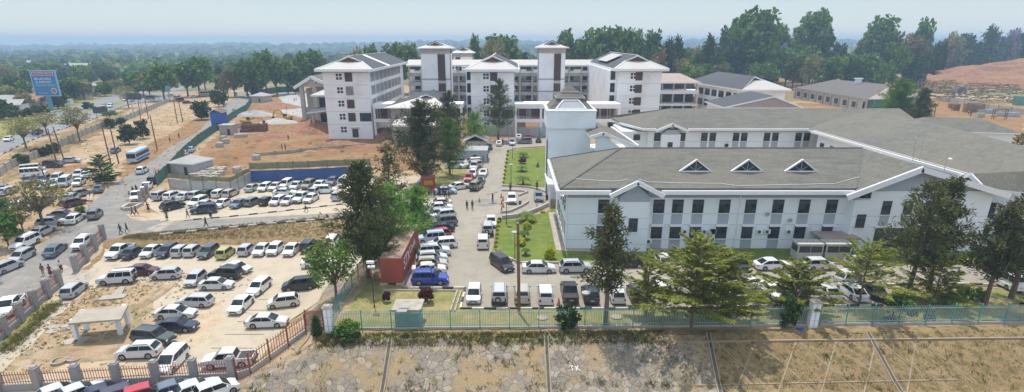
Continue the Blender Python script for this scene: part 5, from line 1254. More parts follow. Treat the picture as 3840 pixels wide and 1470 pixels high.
textmesh(o, 'lettering', 'ALLIANCE MEDIA', bh*.075, um, (0, -.16, cc.z+bh*.385), rx, sx=1.28)
textmesh(o, 'lettering', 'BILLBOARD', bh*.12, um, (-bw*.04, -.08, cc.z+bh*.18), rx, sx=1.12)
textmesh(o, 'lettering', '& AIRPORT', bh*.12, um, (-bw*.03, -.08, cc.z+bh*.05), rx, sx=1.12)
textmesh(o, 'lettering', 'ADVERTISING', bh*.12, yg, (bw*.02, -.08, cc.z-bh*.08), rx, sx=1.12)
textmesh(o, 'lettering', 'www.alliancemedia.com', bh*.045, um, (-bw*.15, -.08, cc.z-bh*.39), rx)
mb = MB(); mb.tube([(bw*.31,-.08,cc.z-bh*.3),(bw*.31,-.12,cc.z-bh*.3)], bh*.115, 20); mb.tube([(bw*.31,-.12,cc.z-bh*.3),(bw*.31,-.15,cc.z-bh*.3)], bh*.09, 20, 1); mb.build('roundel', [M['trim'], M['tile']], o)
for lab, t, xb, yb, a, m in (('dark signboard on two posts behind the boundary wall', 'A', 1290, 790, (1170,615,1310,675), 'darkpole'), ('dark long signboard low beside the carriageway', 'A', 920, 850, (850,742,1000,800), 'darkpole'), ('blue green signboard beside the tall roadside tree', 'A', 1560, 690, (1520,545,1575,600), 'teal'), ('brown blank signboard on legs beyond the dry grass', 'N', 330, 600, (292,518,390,578), 'gravelroof')):
    p = g(t, xb, yb); u0, u1 = oy(t, a[0], a[1], p.y)-p, oy(t, a[2], a[3], p.y)-p; o = thing('signboard', lab, 'sign', tuple(p))
    mb = MB(); mb.bb(u0.x, u1.x, -.15, .15, u1.z, u0.z); mb.build('board', M[m], o)
    mb = MB(); [mb.bb(x-.12, x+.12, .15, .35, -.4, u0.z) for x in (u0.x+1, u1.x-1)]; mb.build('post', M['greywall'], o)
# graffiti on slope
gp_ = g('W', 915, 822); 
for w_, ch, dx in ((0, 'T', -.25), (0, 'K', .3)):
    x, y = gp_.x+dx, gp_.y; t = textmesh(None, 'painted_letter', ch, .85, M['trim'], (x, y, hh(x, y)+.2), (math.atan(.487), 0, R(10)), .003, .8); tag(t, 'white painted letter %s on the stone slope' % ch, 'graffiti')
# ---------------------------------------------------------------- concrete shelter, slabs and rings on the left
zs = -3+2.6
K = [gz('D', x, y, -3) for x, y in ((822,435),(1278,380),(1358,275),(925,330))]
o = thing('concrete_shelter', 'unfinished flat concrete shelter on four white columns over bare soil', 'shelter', tuple(K[0])); k0 = K[0]
for k in K: mb = MB(); v = k-k0; mb.bb(v.x-.2, v.x+.2, v.y-.2, v.y+.2, -.2, 2.6); mb.build('column', M['white'], o)
Tt = [gz('D', x, y, -.35) for x, y in ((715,262),(1275,215),(1352,66),(840,118))]
mb = MB(); vs = [tuple(v-k0) for v in Tt]; slabf(mb, vs, .22, 0, 0); mb.build('roof', M['slab'], o)
mb = MB(); z0_ = .04; P_ = [g('C', x, y)-g('C', 1040, 765) for x, y in ((1040,765),(1090,715),(1180,712),(1275,620),(1330,618),(1290,695),(1355,698),(1310,738))]
o = thing('concrete_slab', 'pale T shaped concrete slab lying on the bare soil by the parked off-roader', 'slab', tuple(g('C', 1040, 765)))
mb.prism([(v.x, v.y) for v in P_], -.1, .25); mb.build('slab', M['slab'], o)
for i, (x, y, r, lab) in enumerate(((580,305,.62,'topmost of the left pair under weeds'),(562,348,.7,'lowest at the left of the shelter'),(700,290,.6,'just left of the shelter column'),(740,462,.75,'at the front left column foot'),(870,445,.7,'in the shelter shadow'),(628,680,.75,'ring by the fence, left one'),(797,650,.75,'ring by the fence, right one'),(1210,240,.5,'pale one behind the shelter'))):
    p = g('D', x, y); mb = MB(); n = 18
    if 'ring' in lab:
        for q in range(n):
            a0, a1 = 2*math.pi*q/n, 2*math.pi*(q+1)/n; c0, s0, c1, s1 = math.cos(a0), math.sin(a0), math.cos(a1), math.sin(a1); ri = r*.8
            mb.add([(r*c0,r*s0,-.1),(r*c1,r*s1,-.1),(r*c1,r*s1,.35),(r*c0,r*s0,.35),(ri*c0,ri*s0,.35),(ri*c1,ri*s1,.35),(ri*c1,ri*s1,-.1),(ri*c0,ri*s0,-.1)], [(0,1,2,3),(3,2,5,4),(4,5,6,7)])
    else: mb.tube([(0,0,-.1),(0,0,.14)], r, 18)
    ob = mb.build('concrete_ring' if 'ring' in lab else 'manhole_cover', M['slab']); ob.location = p; tag(ob, ('concrete '+lab) if 'ring' in lab else 'round concrete cover, '+lab, 'ring' if 'ring' in lab else 'cover')
# pallets of pavers, bricks
def stack(name, label, cat, t, x, y, w, d, hgt, m='block', rz=0, grp=None):
    p = g(t, x, y); mb = MB(); nx_, ny_ = max(1, int(w/.6)), max(1, int(d/.6))
    for i in range(nx_):
        for j in range(ny_):
            h2 = hgt*rnd.uniform(.82, 1); mb.box((-w/2+(i+.5)*w/nx_, (j+.5)*d/ny_, h2/2-.05), (w/nx_*.97, d/ny_*.97, h2+.1), rz=rnd.uniform(-.03, .03))
    o = mb.build(name, M[m]); o.location = p; o.rotation_euler.z = rz; return tag(o, label, cat, grp)
k = 0
for r_, (y, xs_) in enumerate(((525,(25,75,125,175,228)),(490,(30,85,140,195,250)),(465,(70,125,185,240,290)),(440,(110,170,230,290)),(425,(160,215,270,315)))):
    for i, x in enumerate(xs_):
        row = ['front', 'second', 'middle', 'fourth', 'rear'][r_]; od = ['first', 'second', 'third', 'fourth', 'fifth'][i]
        stack('paver_pallet', f'pale paver pallet, {od} from left in the {row} row by the guard house', 'pallet', 'H', x+25, y, 1.5, 1.3, 1.15 if r_ else 1.3, 'block', R(-10), 'pallets of pavers by the guard house')
for x, y, lab in ((477,440,'standing alone right of the paver rows'),(665,315,'wrapped grey one at the left end of the low wall'),(310,190,'front left of the rubble group'),(370,155,'behind the front left rubble pallet'),(345,125,'rearmost of the rubble group')):
    stack('paver_pallet', 'pallet of grey blocks, '+lab, 'pallet', 'H', x, y, 1.7, 1.4, 1.5, 'block', R(-8))
stack('brick_stack', 'wide stepped stack of dark brown bricks in the building site', 'bricks', 'T', 870, 470, 8, 3, 2.6, 'brick', R(6)); stack('brick_stack', 'low heap of dark brown bricks left of the tall stack', 'bricks', 'T', 750, 478, 4, 2, 1.2, 'brick', R(10))
stack('block_pile', 'pale heap of broken slabs beside the site hut', 'blocks', 'T', 670, 560, 4, 3, 1.1, 'cement', R(20))
# earth heaps
def heap(label, t, x, y, rx_, ry_, hgt, m='earth', rz=0, cat='earth heap', name='earth_heap', n=40, seed=1, sink=.5):
    p = g(t, x, y) if t else Vector((x, y, hh(x, y))); mb = MB(); 
    for j in range(n+1):
        for i in range(n+1):
            u, v = i/n*2-1, j/n*2-1; r = math.hypot(u, v); q = max(0, 1-r); q = q**.85
            z = hgt*q*(1+.35*mn.noise(Vector((u*2.5+seed, v*2.5, seed)))+.18*mn.noise(Vector((u*8, v*8, seed))))-sink*sm(.7, 1.2, r)-.05
            mb.v.append((u*rx_, v*ry_, z))
    for j in range(n):
        for i in range(n): a = j*(n+1)+i; mb.f.append((a, a+1, a+n+2, a+n+1)); mb.m.append(0)
    o = mb.build(name, M[m], smooth=False); o.location = p; o.rotation_euler.z = rz; return tag(o, label, cat)
heap('large brown soil heap beside the left ward block', 'T', 1790, 470, 9, 8, 4.2, seed=2)
heap('flat brown soil heap in the middle of the site', 'T', 1180, 540, 7, 4.5, 1.7, seed=4); heap('low spread of dug soil behind the standing worker', 'T', 1360, 520, 7, 4, 1.0, seed=5)
heap('heap of rubble under the digger bucket', 'T', 1250, 330, 8, 5, 1.8, 'cement', seed=8); heap('ridge of loose soil left of the concrete apron', 'G', 700, 750, 12, 9, 2.4, seed=9)
heap('pale rubble and sheets behind the site fence', 'T', 900, 220, 9, 5, 2.5, 'whitecon', seed=11); heap('mound of soil along the base of the left ward block', 'H', 1500, 175, 11, 4, 1.6, 'earth', seed=12)
heap('rough soil bank beside the low wall', 'H', 1310, 195, 6, 4, 1.5, 'orange', seed=13); heap('dug red soil mound in front of the corner pallets', 'H', 450, 240, 10, 7, 1.0, 'orange', seed=14)
heap('dark red soil piled beneath the open link building', 'I', 690, 940, 7, 6, 3, 'earth', seed=15)
heap('bank of brown soil in front of the shelter', 'D', 850, 590, 7, 2.2, .7, 'lotdirt', seed=16); heap('narrow ridge of soil beside the car park', 'C', 1650, 700, 1.2, 5.5, .7, 'lotdirt', seed=17)
heap('huge red brown earth mound at the far right of the site', None, 366, 425, 108, 42, 18, n=80, seed=21, sink=3)
heap('lower left shoulder of the red earth mound', None, 300, 405, 60, 26, 11, seed=22, sink=2)
# ---------------------------------------------------------------- excavators
def digger(label, t, x, y, rz, low=False):
    p = g(t, x, y); o = thing('excavator', label, 'excavator', tuple(p), rz); o.scale = (.8,.8,.75)
    for s in (-1, 1):
        mb = MB(); mb.prism([(-2,0),(-1.6,-.01),(1.6,-.01),(2,0)], 0, .1); mb = MB()
        prof = [(-2.1,.45),(-1.8,.05),(1.8,.05),(2.1,.45),(1.8,.85),(-1.8,.85)]
        mb.add([(a, s*1.1-.3, b) for a, b in prof]+[(a, s*1.1+.3, b) for a, b in prof], [(0,1,2,3,4,5),(11,10,9,8,7,6)]+[(i,(i+1)%6,6+(i+1)%6,6+i) for i in range(6)]); mb.build('track', M['darkpole'], o)
    mb = MB(); mb.box((-.5,0,1.5), (3.4,2.5,1.0)); mb.box((-1.9,0,1.7), (.8,2.6,1.2)); mb.build('body', M['yellow'], o)
    mb = MB(); mb.box((.7,.7,2.4), (1.5,1.,1.6)); mb.build('cab', M['glass'], o)
    mb = MB(); e = 3.2 if low else 5.2; mb.bar((1,-.3,1.6), (4,-.3,e), .45, .7); mb.bar((4,-.3,e), (6.6,-.3,e-.6), .4, .6); mb.bar((6.6,-.3,e-.4), (8,-.3,1.4), .35, .55); mb.build('boom', M['yellow'], o)
    mb = MB(); mb.add([(7.4,-.9,1.4),(8.4,-.9,1.4),(8.3,-.9,.2),(7.2,-.9,.5),(7.4,.3,1.4),(8.4,.3,1.4),(8.3,.3,.2),(7.2,.3,.5)], [(0,1,2,3),(7,6,5,4),(1,5,6,2),(2,6,7,3),(0,3,7,4)]); mb.build('bucket', M['darkpole'], o)
digger('yellow excavator with raised boom digging rubble near the left ward block', 'T', 1390, 290, R(168)); digger('yellow excavator with lowered arm among rubble behind the brick stack', 'T', 760, 350, R(8), True)
# ---------------------------------------------------------------- builders yard on the right
def scaf(label, t, x, y, w, d, hgt, n=40, m='wood', seed=1, rz=0):
    p = g(t, x, y); r_ = random.Random(seed); o = thing('timber_stack', label, 'timber stack', tuple(p), rz)
    mb = MB()
    for i in range(9):
        X = -w/2+w*i/8; mb.bar((X,0,0), (X,0,hgt), .2); mb.bar((X,0,.3), (X,d,.3), .2); mb.bar((X,0,.3), (X+w/8,0,hgt*.9), .12)
    mb.bar((-w/2,0,hgt*.9), (w/2,0,hgt*.9), .2); mb.bar((-w/2,0,hgt*.4), (w/2,0,hgt*.4), .2); mb.build('frame', M['block'], o)
    mb = MB()
    for i in range(n*3):
        a = Vector((r_.uniform(-w/2, w/2), r_.uniform(0, d), r_.uniform(.2, hgt))); b_ = a+Vector((r_.uniform(-4, 4), r_.uniform(-2, 2), r_.uniform(-.4, .4))); mb.bar(a, b_, .5, .35)
    mb.build('planks', M[m], o)
M['planks'] = flat('pale_planks', (.25,.165,.085), .85, .3, 1)
scaf('big jumbled stack of timber formwork in the builders yard', 'Z', 1400, 590, 38, 20, 8.5, 110, 'planks', 2, R(-12)); scaf('jumble of yellow timber frames beside the blue container', 'Z', 620, 420, 20, 10, 7, 50, 'planks', 3)
scaf('pile of yellow timber at the left end of the builders yard', 'Z', 120, 340, 18, 8, 6.5, 45, 'planks', 4)
M['contwhite'] = M['trim']; M['contblue'] = M['blue']
q = g('Z', 850, 420); container('white container beside the blue one in the builders yard', tuple(q), R(-25), 6, 3, 3.4, 'contwhite', 'contwhite', 0)
q = g('Z', 985, 432); container('blue container in the builders yard', tuple(q), R(-25), 6, 3.2, 3.2, 'contblue', 'contblue', 0)
q = g('Z', 1880, 630); cg = container('green container with white lettering at the right edge of the builders yard', tuple(q), R(-102), 12, 2.8, 4.2, 'contgreen', 'contgreen', 0)
textmesh(cg, 'lettering', 'DRW', 1.7, M['trim'], (1.41+.02, 6.5, 2.3), (R(90), 0, R(90)), .01)
q = g('Z', 1210, 755); container('grey site cabin with pale lid beside yellow formwork', tuple(q), R(-12), 4.5, 3.2, 4, 'greywall', 'tin', 0)
for x, y, w_, d_, h_, lab, m in ((1090,760,3.2,2,4,'tall yellow formwork panel left of the grey cabin','planks'),(1305,770,2.6,2,3.8,'tall yellow formwork panel right of the grey cabin','planks'),(800,690,2.2,1.6,2.2,'small yellow formwork box left of the pile','planks'),(875,730,2.4,2,3,'olive formwork crate on the red soil','planks'),(1310,850,2.6,2,1.8,'grey block stack on the red soil','block'),(1450,780,7,3,1.6,'long heap of grey steel under the fence wall','zinc'),(1820,840,7,3,1.8,'sheeted grey heap at the right of the red yard','zinc'),(830,460,0.1,0.1,.1,None,'slab')):
    if lab: stack('material_pile', lab, 'building materials', 'Z', x, y, w_, d_, h_, m, R(-10))
p = g('Z', 1620, 880); o = thing('trestle', 'brown timber trestle frame standing on the red soil', 'trestle', tuple(p), R(-8)); mb = MB()
for X in (-2.6, -1.9, 1.9, 2.6): mb.bar((X,0,0), (X,.2,4), .2)
mb.bar((-2.6,0,3.6), (2.6,0,3.9), .2); mb.bar((-2.6,0,1), (2.6,0,1.6), .16); mb.bar((-1.9,0,.3), (1.9,0,3.6), .16); mb.build('frame', M['wood'], o)
def banner(lab, t, xb, yb, xt, yt, m):
    p = g(t, xb, yb); tp = oy(t, xt, yt, p.y)-p; o = thing('flag_banner', lab, 'flag', tuple(p)); mb = MB(); mb.tube([(0,0,0),(0,0,tp.z)], .08, 5); mb.build('pole', M['greywall'], o)
    mb = MB(); mb.add([(0,0,tp.z),(2,0.2,tp.z-1),(4.2,0,tp.z-3),(2.8,.2,tp.z-3.2),(0,0,tp.z-2.4)], [(0,1,2,3,4)]); mb.build('cloth', M[m], o)
banner('blue flag on a pole before the white site office', 'Z', 975, 290, 945, 150, 'blue'); banner('turquoise flag on a pole before the white site office', 'Z', 1215, 290, 1180, 170, 'teal'); banner('red and white flag on a pole by the pale shed', 'Z', 1720, 260, 1715, 30, 'trim')
o = stack('tank_stand', 'dark water tank on the slope of the earth mound', 'tank', 'N', 1728, 590, 3, 3, 3.5, 'net')
# loose timbers by the dirt lot, slab patches
for i, (x0, y0, x1, y1, lab) in enumerate(((820,678,810,595,'left of two'),(848,680,848,598,'right of two'))):
    a, c = g('B', x0, y0), g('B', x1, y1); mb = MB(); mb.bar(a+Vector((0,0,.15)), c+Vector((0,0,.15)), .45, .3); tag(mb.build('concrete_post', M['slab']), 'pale concrete post lying by the road, '+lab, 'post')
for t, x, y, lab in (('V',790,318,'upper'),('V',770,348,'lower')):
    p = gz(t, x, y, 2.6); mb = MB(); mb.box((0,0,0), (1.05,.55,.1)); ob = mb.build('roof_tile', M['tin']); ob.location = (p.x, p.y, 2.6); tag(ob, f'pale panel lying on the kiosk roof, {lab} one', 'panel')
for t, x, y, lab in (('W',672,435,'left'),('W',1228,430,'right')):
    p = g(t, x, y); mb = MB(); mb.tube([(0,0,-.1),(0,0,.22)], .6, 16); ob = mb.build('manhole_cover', M['slab']); ob.location = p; tag(ob, f'round concrete manhole behind the teal fence, {lab} one', 'cover')
for x, y in ((1217,277),(1233,368),(1240,430),(1250,490)):
    p = g('K', x, y); mb = MB(); mb.tube([(0,0,-.1),(0,0,.07)], .75, 16); ob = mb.build('planting_ring', M['lotdirt']); ob.location = p; tag(ob, 'bare round bed on the upper lawn, %s' % {277:'topmost',368:'second down',430:'third down',490:'lowest'}[y], 'flower bed')
p = g('K', 1110, 790); mb = MB(); mb.tube([(0,0,0),(0,0,.9)], [.25,.3], 10); ob = mb.build('bin', M['net']); ob.location = p; tag(ob, 'green bin beside the white car on the ramp', 'bin')
p = g('K', 265, 640); o = thing('food_kiosk', 'small red and yellow kiosk beside the crowd', 'kiosk', tuple(p), R(8)); mb = MB(); mb.bb(-1.4,1.4,0,2,0,2.3); mb.build('body', flat('kiosk_red', (.5,.05,.03), .5), o); mb = MB(); mb.bb(-1.5,1.5,-.1,2.1,2.3,2.45); mb.build('roof', M['tile'], o); mb = MB(); mb.bb(-.9,.9,-.03,-.003,.9,1.8); mb.build('counter', M['yellow'], o)
ob = stack('bag', 'blue plastic bag dropped beside the white fence pillar', 'bag', 'X', 1215, 528, .7, .4, .25, 'blue'); ob = stack('bag', 'yellow plastic scrap on the dry bank', 'bag', 'Y', 305, 590, .35, .25, .15, 'yellow')
# ---------------------------------------------------------------- vehicles
def paint(name):
    m, nt, b = nodes(name); oi = nt.nodes.new('ShaderNodeObjectInfo')
    f = noisef(nt, 1.5, 6, objc(nt), .45, .8); mr = nt.nodes.new('ShaderNodeMath'); mr.operation = 'MULTIPLY'; mr.inputs[1].default_value = .14; nt.links.new(f, mr.inputs[0])
    c = mixc(nt, mr.outputs[0], oi.outputs['Color'], (.38,.31,.23)); nt.links.new(c, b.inputs['Base Color'])
    b.inputs['Roughness'].default_value = .34; b.inputs['Coat Weight'].default_value = .35; b.inputs['Coat Roughness'].default_value = .12; return m
M['paint'] = paint('car_paint'); M['tyre'] = flat('tyre_rubber', (.025,.025,.025), .85, .1); M['rim'] = flat('alloy_rim', (.42,.42,.43), .35, .1, metal=.6)
M['lamp'] = flat('headlight', (.62,.66,.7), .12, .05); M['tail'] = flat('tail_light', (.30,.012,.012), .25, .05); M['plate'] = flat('number_plate', (.6,.58,.5), .5, .05)
M['plastic'] = flat('black_trim', (.03,.03,.032), .6, .1)
def section_body(L, W, prof, wb, wr, zb, narrow=.93, arch=True):
    """body shell from a side profile: list of (x, z) over the top from nose to tail; wheel arches cut in the sills"""
    def wd(x, z, zt):
        k = max(0, (abs(x)-(L/2-.5))/.5); return W/2*(1-.16*k*k)*(1-(1-narrow)*max(0, (z-.62*zt)/(.38*zt)))
    ztop = max(p[1] for p in prof); low = []
    x0, x1 = prof[0][0], prof[-1][0]
    low.append((x1, zb+.08))
    for cx in (-wb/2, wb/2):
        ra = wr*1.18
        low += [(cx-ra, zb)]+[(cx-ra*math.cos(a*math.pi/6), max(zb, wr*.95+ra*math.sin(a*math.pi/6))) for a in range(0, 7)]+[(cx+ra, zb)]
    low.append((x0, zb+.08)); out = list(prof)+low
    n = len(out); vs = []
    for s in (-1, 1): vs += [(x, s*wd(x, z, ztop), z) for x, z in out]
    me = bpy.data.meshes.new('b'); bm = bmesh.new(); V = [bm.verts.new(v) for v in vs]
    fs = [bm.faces.new([V[i] for i in range(n)]), bm.faces.new([V[n+i] for i in range(n-1, -1, -1)])]
    for i in range(n): bm.faces.new((V[i], V[n+i], V[n+(i+1) % n], V[(i+1) % n]))
    bm.normal_update(); ed = [e for e in bm.edges if (e.verts[0].co.y > 0) == (e.verts[1].co.y > 0) and min(e.verts[0].co.z, e.verts[1].co.z) > zb+.25]
    bmesh.ops.bevel(bm, geom=ed, offset=.055, segments=2, affect='EDGES', clamp_overlap=True)
    bmesh.ops.triangulate(bm, faces=[f for f in bm.faces if len(f.verts) > 4]); bmesh.ops.recalc_face_normals(bm, faces=bm.faces)
    bm.to_mesh(me); bm.free(); me.materials.append(M['paint']); return me
def cabin(xs, zb, zt, W, nar, wb_=.94):
    """greenhouse frustum; xs = base front, roof front, roof rear, base rear"""
    a, b_, c, d = xs; w0, w1 = W/2*wb_, W/2*nar; bm = bmesh.new()
    P = [(a,-w0*.975,zb),(a,w0*.975,zb),(d,w0*.975,zb),(d,-w0*.975,zb),(b_,-w1,zt-.03),(b_,w1,zt-.03),(c,w1,zt-.02),(c,-w1,zt-.02)]
    xm = (b_+c)/2; P += [(xm,-w1*1.01,zt+.01),(xm,w1*1.01,zt+.01),((a+d)/2,w0*1.0,zb),((a+d)/2,-w0*1.0,zb)]
    V = [bm.verts.new(p) for p in P]
    for f in ((0,1,5,4),(2,3,7,6),(4,5,9,8),(8,9,6,7),(1,10,9,5),(10,2,6,9),(3,11,8,7),(11,0,4,8)): bm.faces.new([V[i] for i in f])
    bm.normal_update(); bmesh.ops.recalc_face_normals(bm, faces=bm.faces)
    bmesh.ops.bevel(bm, geom=[e for e in bm.edges if min(v.co.z for v in e.verts) > zt-.1], offset=.05, segments=2, affect='EDGES')
    me = bpy.data.meshes.new('cabin'); bm.to_mesh(me); bm.free(); me.materials.append(M['paint']); return me, P
def lerp(a, b, t): return tuple(a[i]+(b[i]-a[i])*t for i in range(3))
def pane(parent, name, q, off, m='carglass', mt=(.06,.06,.1,.1)):
    """quad inset in face q (bl, br, tr, tl) pushed out by off"""
    l, r, bo, to = mt
    bl, br, tr, tl = q
    A = lerp(lerp(bl, tl, bo), lerp(br, tr, bo), l); B_ = lerp(lerp(bl, tl, bo), lerp(br, tr, bo), 1-r); C_ = lerp(lerp(bl, tl, 1-to), lerp(br, tr, 1-to), 1-r); D_ = lerp(lerp(bl, tl, 1-to), lerp(br, tr, 1-to), l)
    nv = (Vector(B_)-Vector(A)).cross(Vector(D_)-Vector(A)).normalized(); c = sum((Vector(p) for p in (A,B_,C_,D_)), Vector())/4
    if nv.dot(c-Vector((0,0,c.z-.3))) < 0 and abs(nv.dot(Vector((c.x,c.y,0)))) > .01: nv = -nv
    vs = [Vector(p)+nv*off for p in (A,B_,C_,D_)]+[Vector(p)-nv*.02 for p in (A,B_,C_,D_)]
    mb = MB(); mb.add(vs, [(0,1,2,3),(7,6,5,4),(0,4,5,1),(1,5,6,2),(2,6,7,3),(3,7,4,0)]); return mb.build(name, M[m], parent)
def wheels(root, wb, W, r, w=.21):
    mb = MB(); mb.tube([(0,-w/2,0),(0,-w*.4,0),(0,w*.4,0),(0,w/2,0)], [r*.93,r,r,r*.93], 14); tm = mb.mesh('wheel', M['tyre'])
    mb = MB(); mb.tube([(0,w*.5,0),(0,w*.52,0)], r*.64, 12)
    for k in range(5): a = k*1.2566; mb.bar((0,w*.53,0), (r*.6*math.cos(a), w*.53, r*.6*math.sin(a)), .05, .02, 1)
    rm = mb.mesh('rim', [M['rim'], M['plastic']])
    for x in (wb/2, -wb/2):
        for s in (-1, 1):
            o = link('wheel', tm, root); o.location = (x, s*(W/2-w*.55), r); o.rotation_euler = (0, 0, 0 if s > 0 else math.pi); link('rim', rm, o)
def car_proto(kind, L, W, H, zh, zbelt, cow, r0, r1, rb, ztl, wb, wr=.31, zb=.2, side=2, spare=False, bed=None, van=False, roofrack=False, bumper=False):
    root = thing('minibus' if van else 'pickup_truck' if bed else 'parked_car', 'x', 'car', (0,0,0)); x1, x0 = L/2, -L/2
    nose = [(x1-.03, zb+.1), (x1, zh*.68), (x1-.12, zh*.88), (x1-.35, zh*.98), (cow, zbelt)]
    if bed: tail = [(bed[0], zbelt), (bed[0]-.02, bed[1]), (x0+.04, bed[1]), (x0, zb+.3)]; prof = nose+tail
    else: prof = nose+[(rb, zbelt+.03), (x0+.14, ztl), (x0+.02, ztl-.13), (x0, zb+.18)]
    me = section_body(L, W, prof, wb, wr, zb); me.name = 'body'; link('body', me, root)
    cm, P = cabin((cow+.05, r0, r1, rb if not bed else bed[0]-.02), zbelt-.02, H, W, .80 if not van else .88); cm.name = 'cabin'; cb = link('cabin', cm, root)
    pane(root, 'windscreen', (P[0],P[1],P[5],P[4]), .018, mt=(.05,.05,.06,.05)); pane(root, 'rear_window', (P[2],P[3],P[7],P[6]), .018, mt=(.08,.08,.3 if H > 1.6 and not bed else .08,.1))
    for s in (0, 1):
        q = (P[1],P[2],P[6],P[5]) if s else (P[0],P[3],P[7],P[4]); n = side
        for k in range(n):
            g0, g1 = .045+k*.92/n, .92/n*(k+1)+.045
            pane(root, 'side_window', q, .035, mt=(g0+.012, 1-g1+.012, .08, .1))
    wheels(root, wb, W, wr)
    for s in (-1, 1):
        mb = MB(); mb.box((x1-.13, s*W*.345, zh*.76), (.2,.3,.15), rz=-s*.35); mb.build('headlight', M['lamp'], root)
        mb = MB(); zt = (ztl-.2) if not bed else bed[1]-.18; mb.box((x0+.03, s*W*.4, zt), (.12,.2,.16 if H < 1.6 else .3)); mb.build('tail_light', M['tail'], root)
        mb = MB(); mb.box((cow-.35, s*(W/2+.07), zbelt+.06), (.13,.2,.13)); mb.build('mirror', M['paint'], root)
    mb = MB(); mb.box((x1-.01, 0, zh*.66), (.05, W*.42, .12)); mb.box((x1-.03, 0, zb+.22), (.06, W*.6, .13)); mb.build('grille', M['plastic'], root)
    mb = MB(); mb.box((x1+.02, 0, zh*.48), (.02,.46,.11)); mb.build('number_plate', M['plate'], root)
    mb = MB(); mb.box((x0-.015, 0, zb+.42), (.02,.46,.11)); mb.build('number_plate', M['plate'], root)
    if bumper: mb = MB(); mb.box((x0-.03, 0, zb+.25), (.18, W*.92, .22)); mb.build('bumper', M['plastic'], root)
    if bed:
        mb = MB(); mb.bb(bed[0]-.12, x0+.12, -W*.41, W*.41, bed[1]-.02, bed[1]+.012); mb.build('bed_liner', M['plastic'], root)
        mb = MB()
        for s in (-1, 1): mb.bb(bed[0]-.02, x0+.03, s*W*.42, s*W*.475, bed[1], bed[1]+.1)
        mb.bb(x0+.02, x0+.1, -W*.42, W*.42, bed[1], bed[1]+.1); mb.build('bed_rail', M['paint'], root)
    if spare:
        mb = MB(); mb.tube([(x0-.16,.12,.95),(x0-.0,.12,.95)], .34, 14); sp_ = mb.build('spare_wheel', M['tyre'], root)
        mb = MB(); mb.tube([(x0-.18,.12,.95),(x0-.162,.12,.95)], .2, 10); mb.build('rim', M['rim'], sp_)
    if roofrack:
        mb = MB()
        for s in (-1, 1): mb.bar((r0-.2, s*W*.34, H+.05), (r1+.15, s*W*.34, H+.05), .05)
        mb.build('roof_rail', M['plastic'] if roofrack == 1 else M['rim'], root)
    return reg(root)
PR = {
 'sedan': (car_proto('sedan', 4.5,1.72,1.43, .80,.93, 1.15,.42,-.98,-1.72, .97, 2.65), 4.5, 1.72),
 'sedan2': (car_proto('sedan', 4.75,1.76,1.42, .78,.92, 1.2,.35,-1.0,-1.95, .95, 2.75, .33), 4.75, 1.76),
 'hatch': (car_proto('hatch', 3.9,1.68,1.52, .82,.96, 1.15,.5,-1.45,-1.85, .92, 2.45), 3.9, 1.68),
 'wagon': (car_proto('wagon', 4.5,1.7,1.5, .82,.95, 1.15,.42,-1.75,-2.15, .9, 2.6, side=3), 4.5, 1.7),
 'mpv': (car_proto('mpv', 4.65,1.75,1.68, .88,1.02, 1.45,.55,-2.0,-2.25, .95, 2.75, side=3), 4.65, 1.75),
 'suv': (car_proto('suv', 4.6,1.84,1.75, .98,1.1, 1.1,.5,-1.9,-2.22, 1.0, 2.65, .37, .3, side=3, roofrack=2), 4.6, 1.84),
 'offroad': (car_proto('offroad', 4.75,1.85,1.88, 1.05,1.15, 1.05,.55,-2.2,-2.33, 1.08, 2.75, .39, .34, side=3, spare=True, roofrack=1, bumper=True), 4.75, 1.85),
 'cross': (car_proto('cross', 4.35,1.8,1.6, .92,1.05, 1.12,.42,-1.55,-2.02, 1.0, 2.63, .35, .27, side=2, roofrack=1), 4.35, 1.8),
 'pickup': (car_proto('pickup', 5.25,1.85,1.8, 1.05,1.14, 1.3,.65,-.75,-.95, 1.0, 3.05, .38, .34, side=2, bed=(-.98, 1.02), bumper=True), 5.25, 1.85),
 'van': (car_proto('van', 4.95,1.78,2.1, 1.05,1.18, 2.1,1.3,-2.25,-2.42, 1.1, 2.7, .33, .25, side=4, van=True), 4.95, 1.78),
}
def bus_proto(L, W, H, stripe):
    root = thing('bus', 'x', 'bus', (0,0,0)); z0 = .45
    mb = MB(); mb.bb(-L/2, L/2, -W/2, W/2, z0, 1.5, 0); mb.bb(-L/2+.03, L/2-.03, -W/2+.03, W/2-.03, 1.5, H-.1, 0); mb.bb(-L/2+.15, L/2-.15, -W/2+.12, W/2-.12, H-.1, H, 0)
    mb.build('body', M['paint'], root)
    mb = MB(); 
    for s in (-1, 1): mb.bb(-L/2+.05, L/2-.05, s*(W/2), s*(W/2+.012), .75, 1.15)
    mb.build('stripe', M[stripe], root)
    n = int(L/1.3)
    for s in (-1, 1):
        for i in range(n): mb = MB(); x = -L/2+.25+i*(L-.5)/n; mb.bb(x, x+(L-.5)/n-.1, s*(W/2-.03), s*(W/2+.01), 1.6, H-.55); mb.build('side_window', M['carglass'], root)
    mb = MB(); mb.bb(L/2-.03, L/2+.015, -W/2+.12, W/2-.12, 1.35, H-.45); mb.build('windscreen', M['carglass'], root)
    mb = MB(); mb.bb(-L/2-.015, -L/2+.03, -W/2+.2, W/2-.2, 1.6, H-.6); mb.build('rear_window', M['carglass'], root)
    for s in (-1, 1): mb = MB(); mb.box((L/2+.01, s*W*.36, .85), (.06,.3,.2)); mb.build('headlight', M['lamp'], root); mb = MB(); mb.box((-L/2-.01, s*W*.42, 1.0), (.06,.2,.4)); mb.build('tail_light', M['tail'], root)
    wheels(root, L*.55, W, .45, .3); return reg(root)
PR['bus'] = (bus_proto(8.2, 2.3, 2.95, 'blue'), 8.2, 2.3); PR['coach'] = (bus_proto(11, 2.5, 3.2, 'tile'), 11, 2.5)
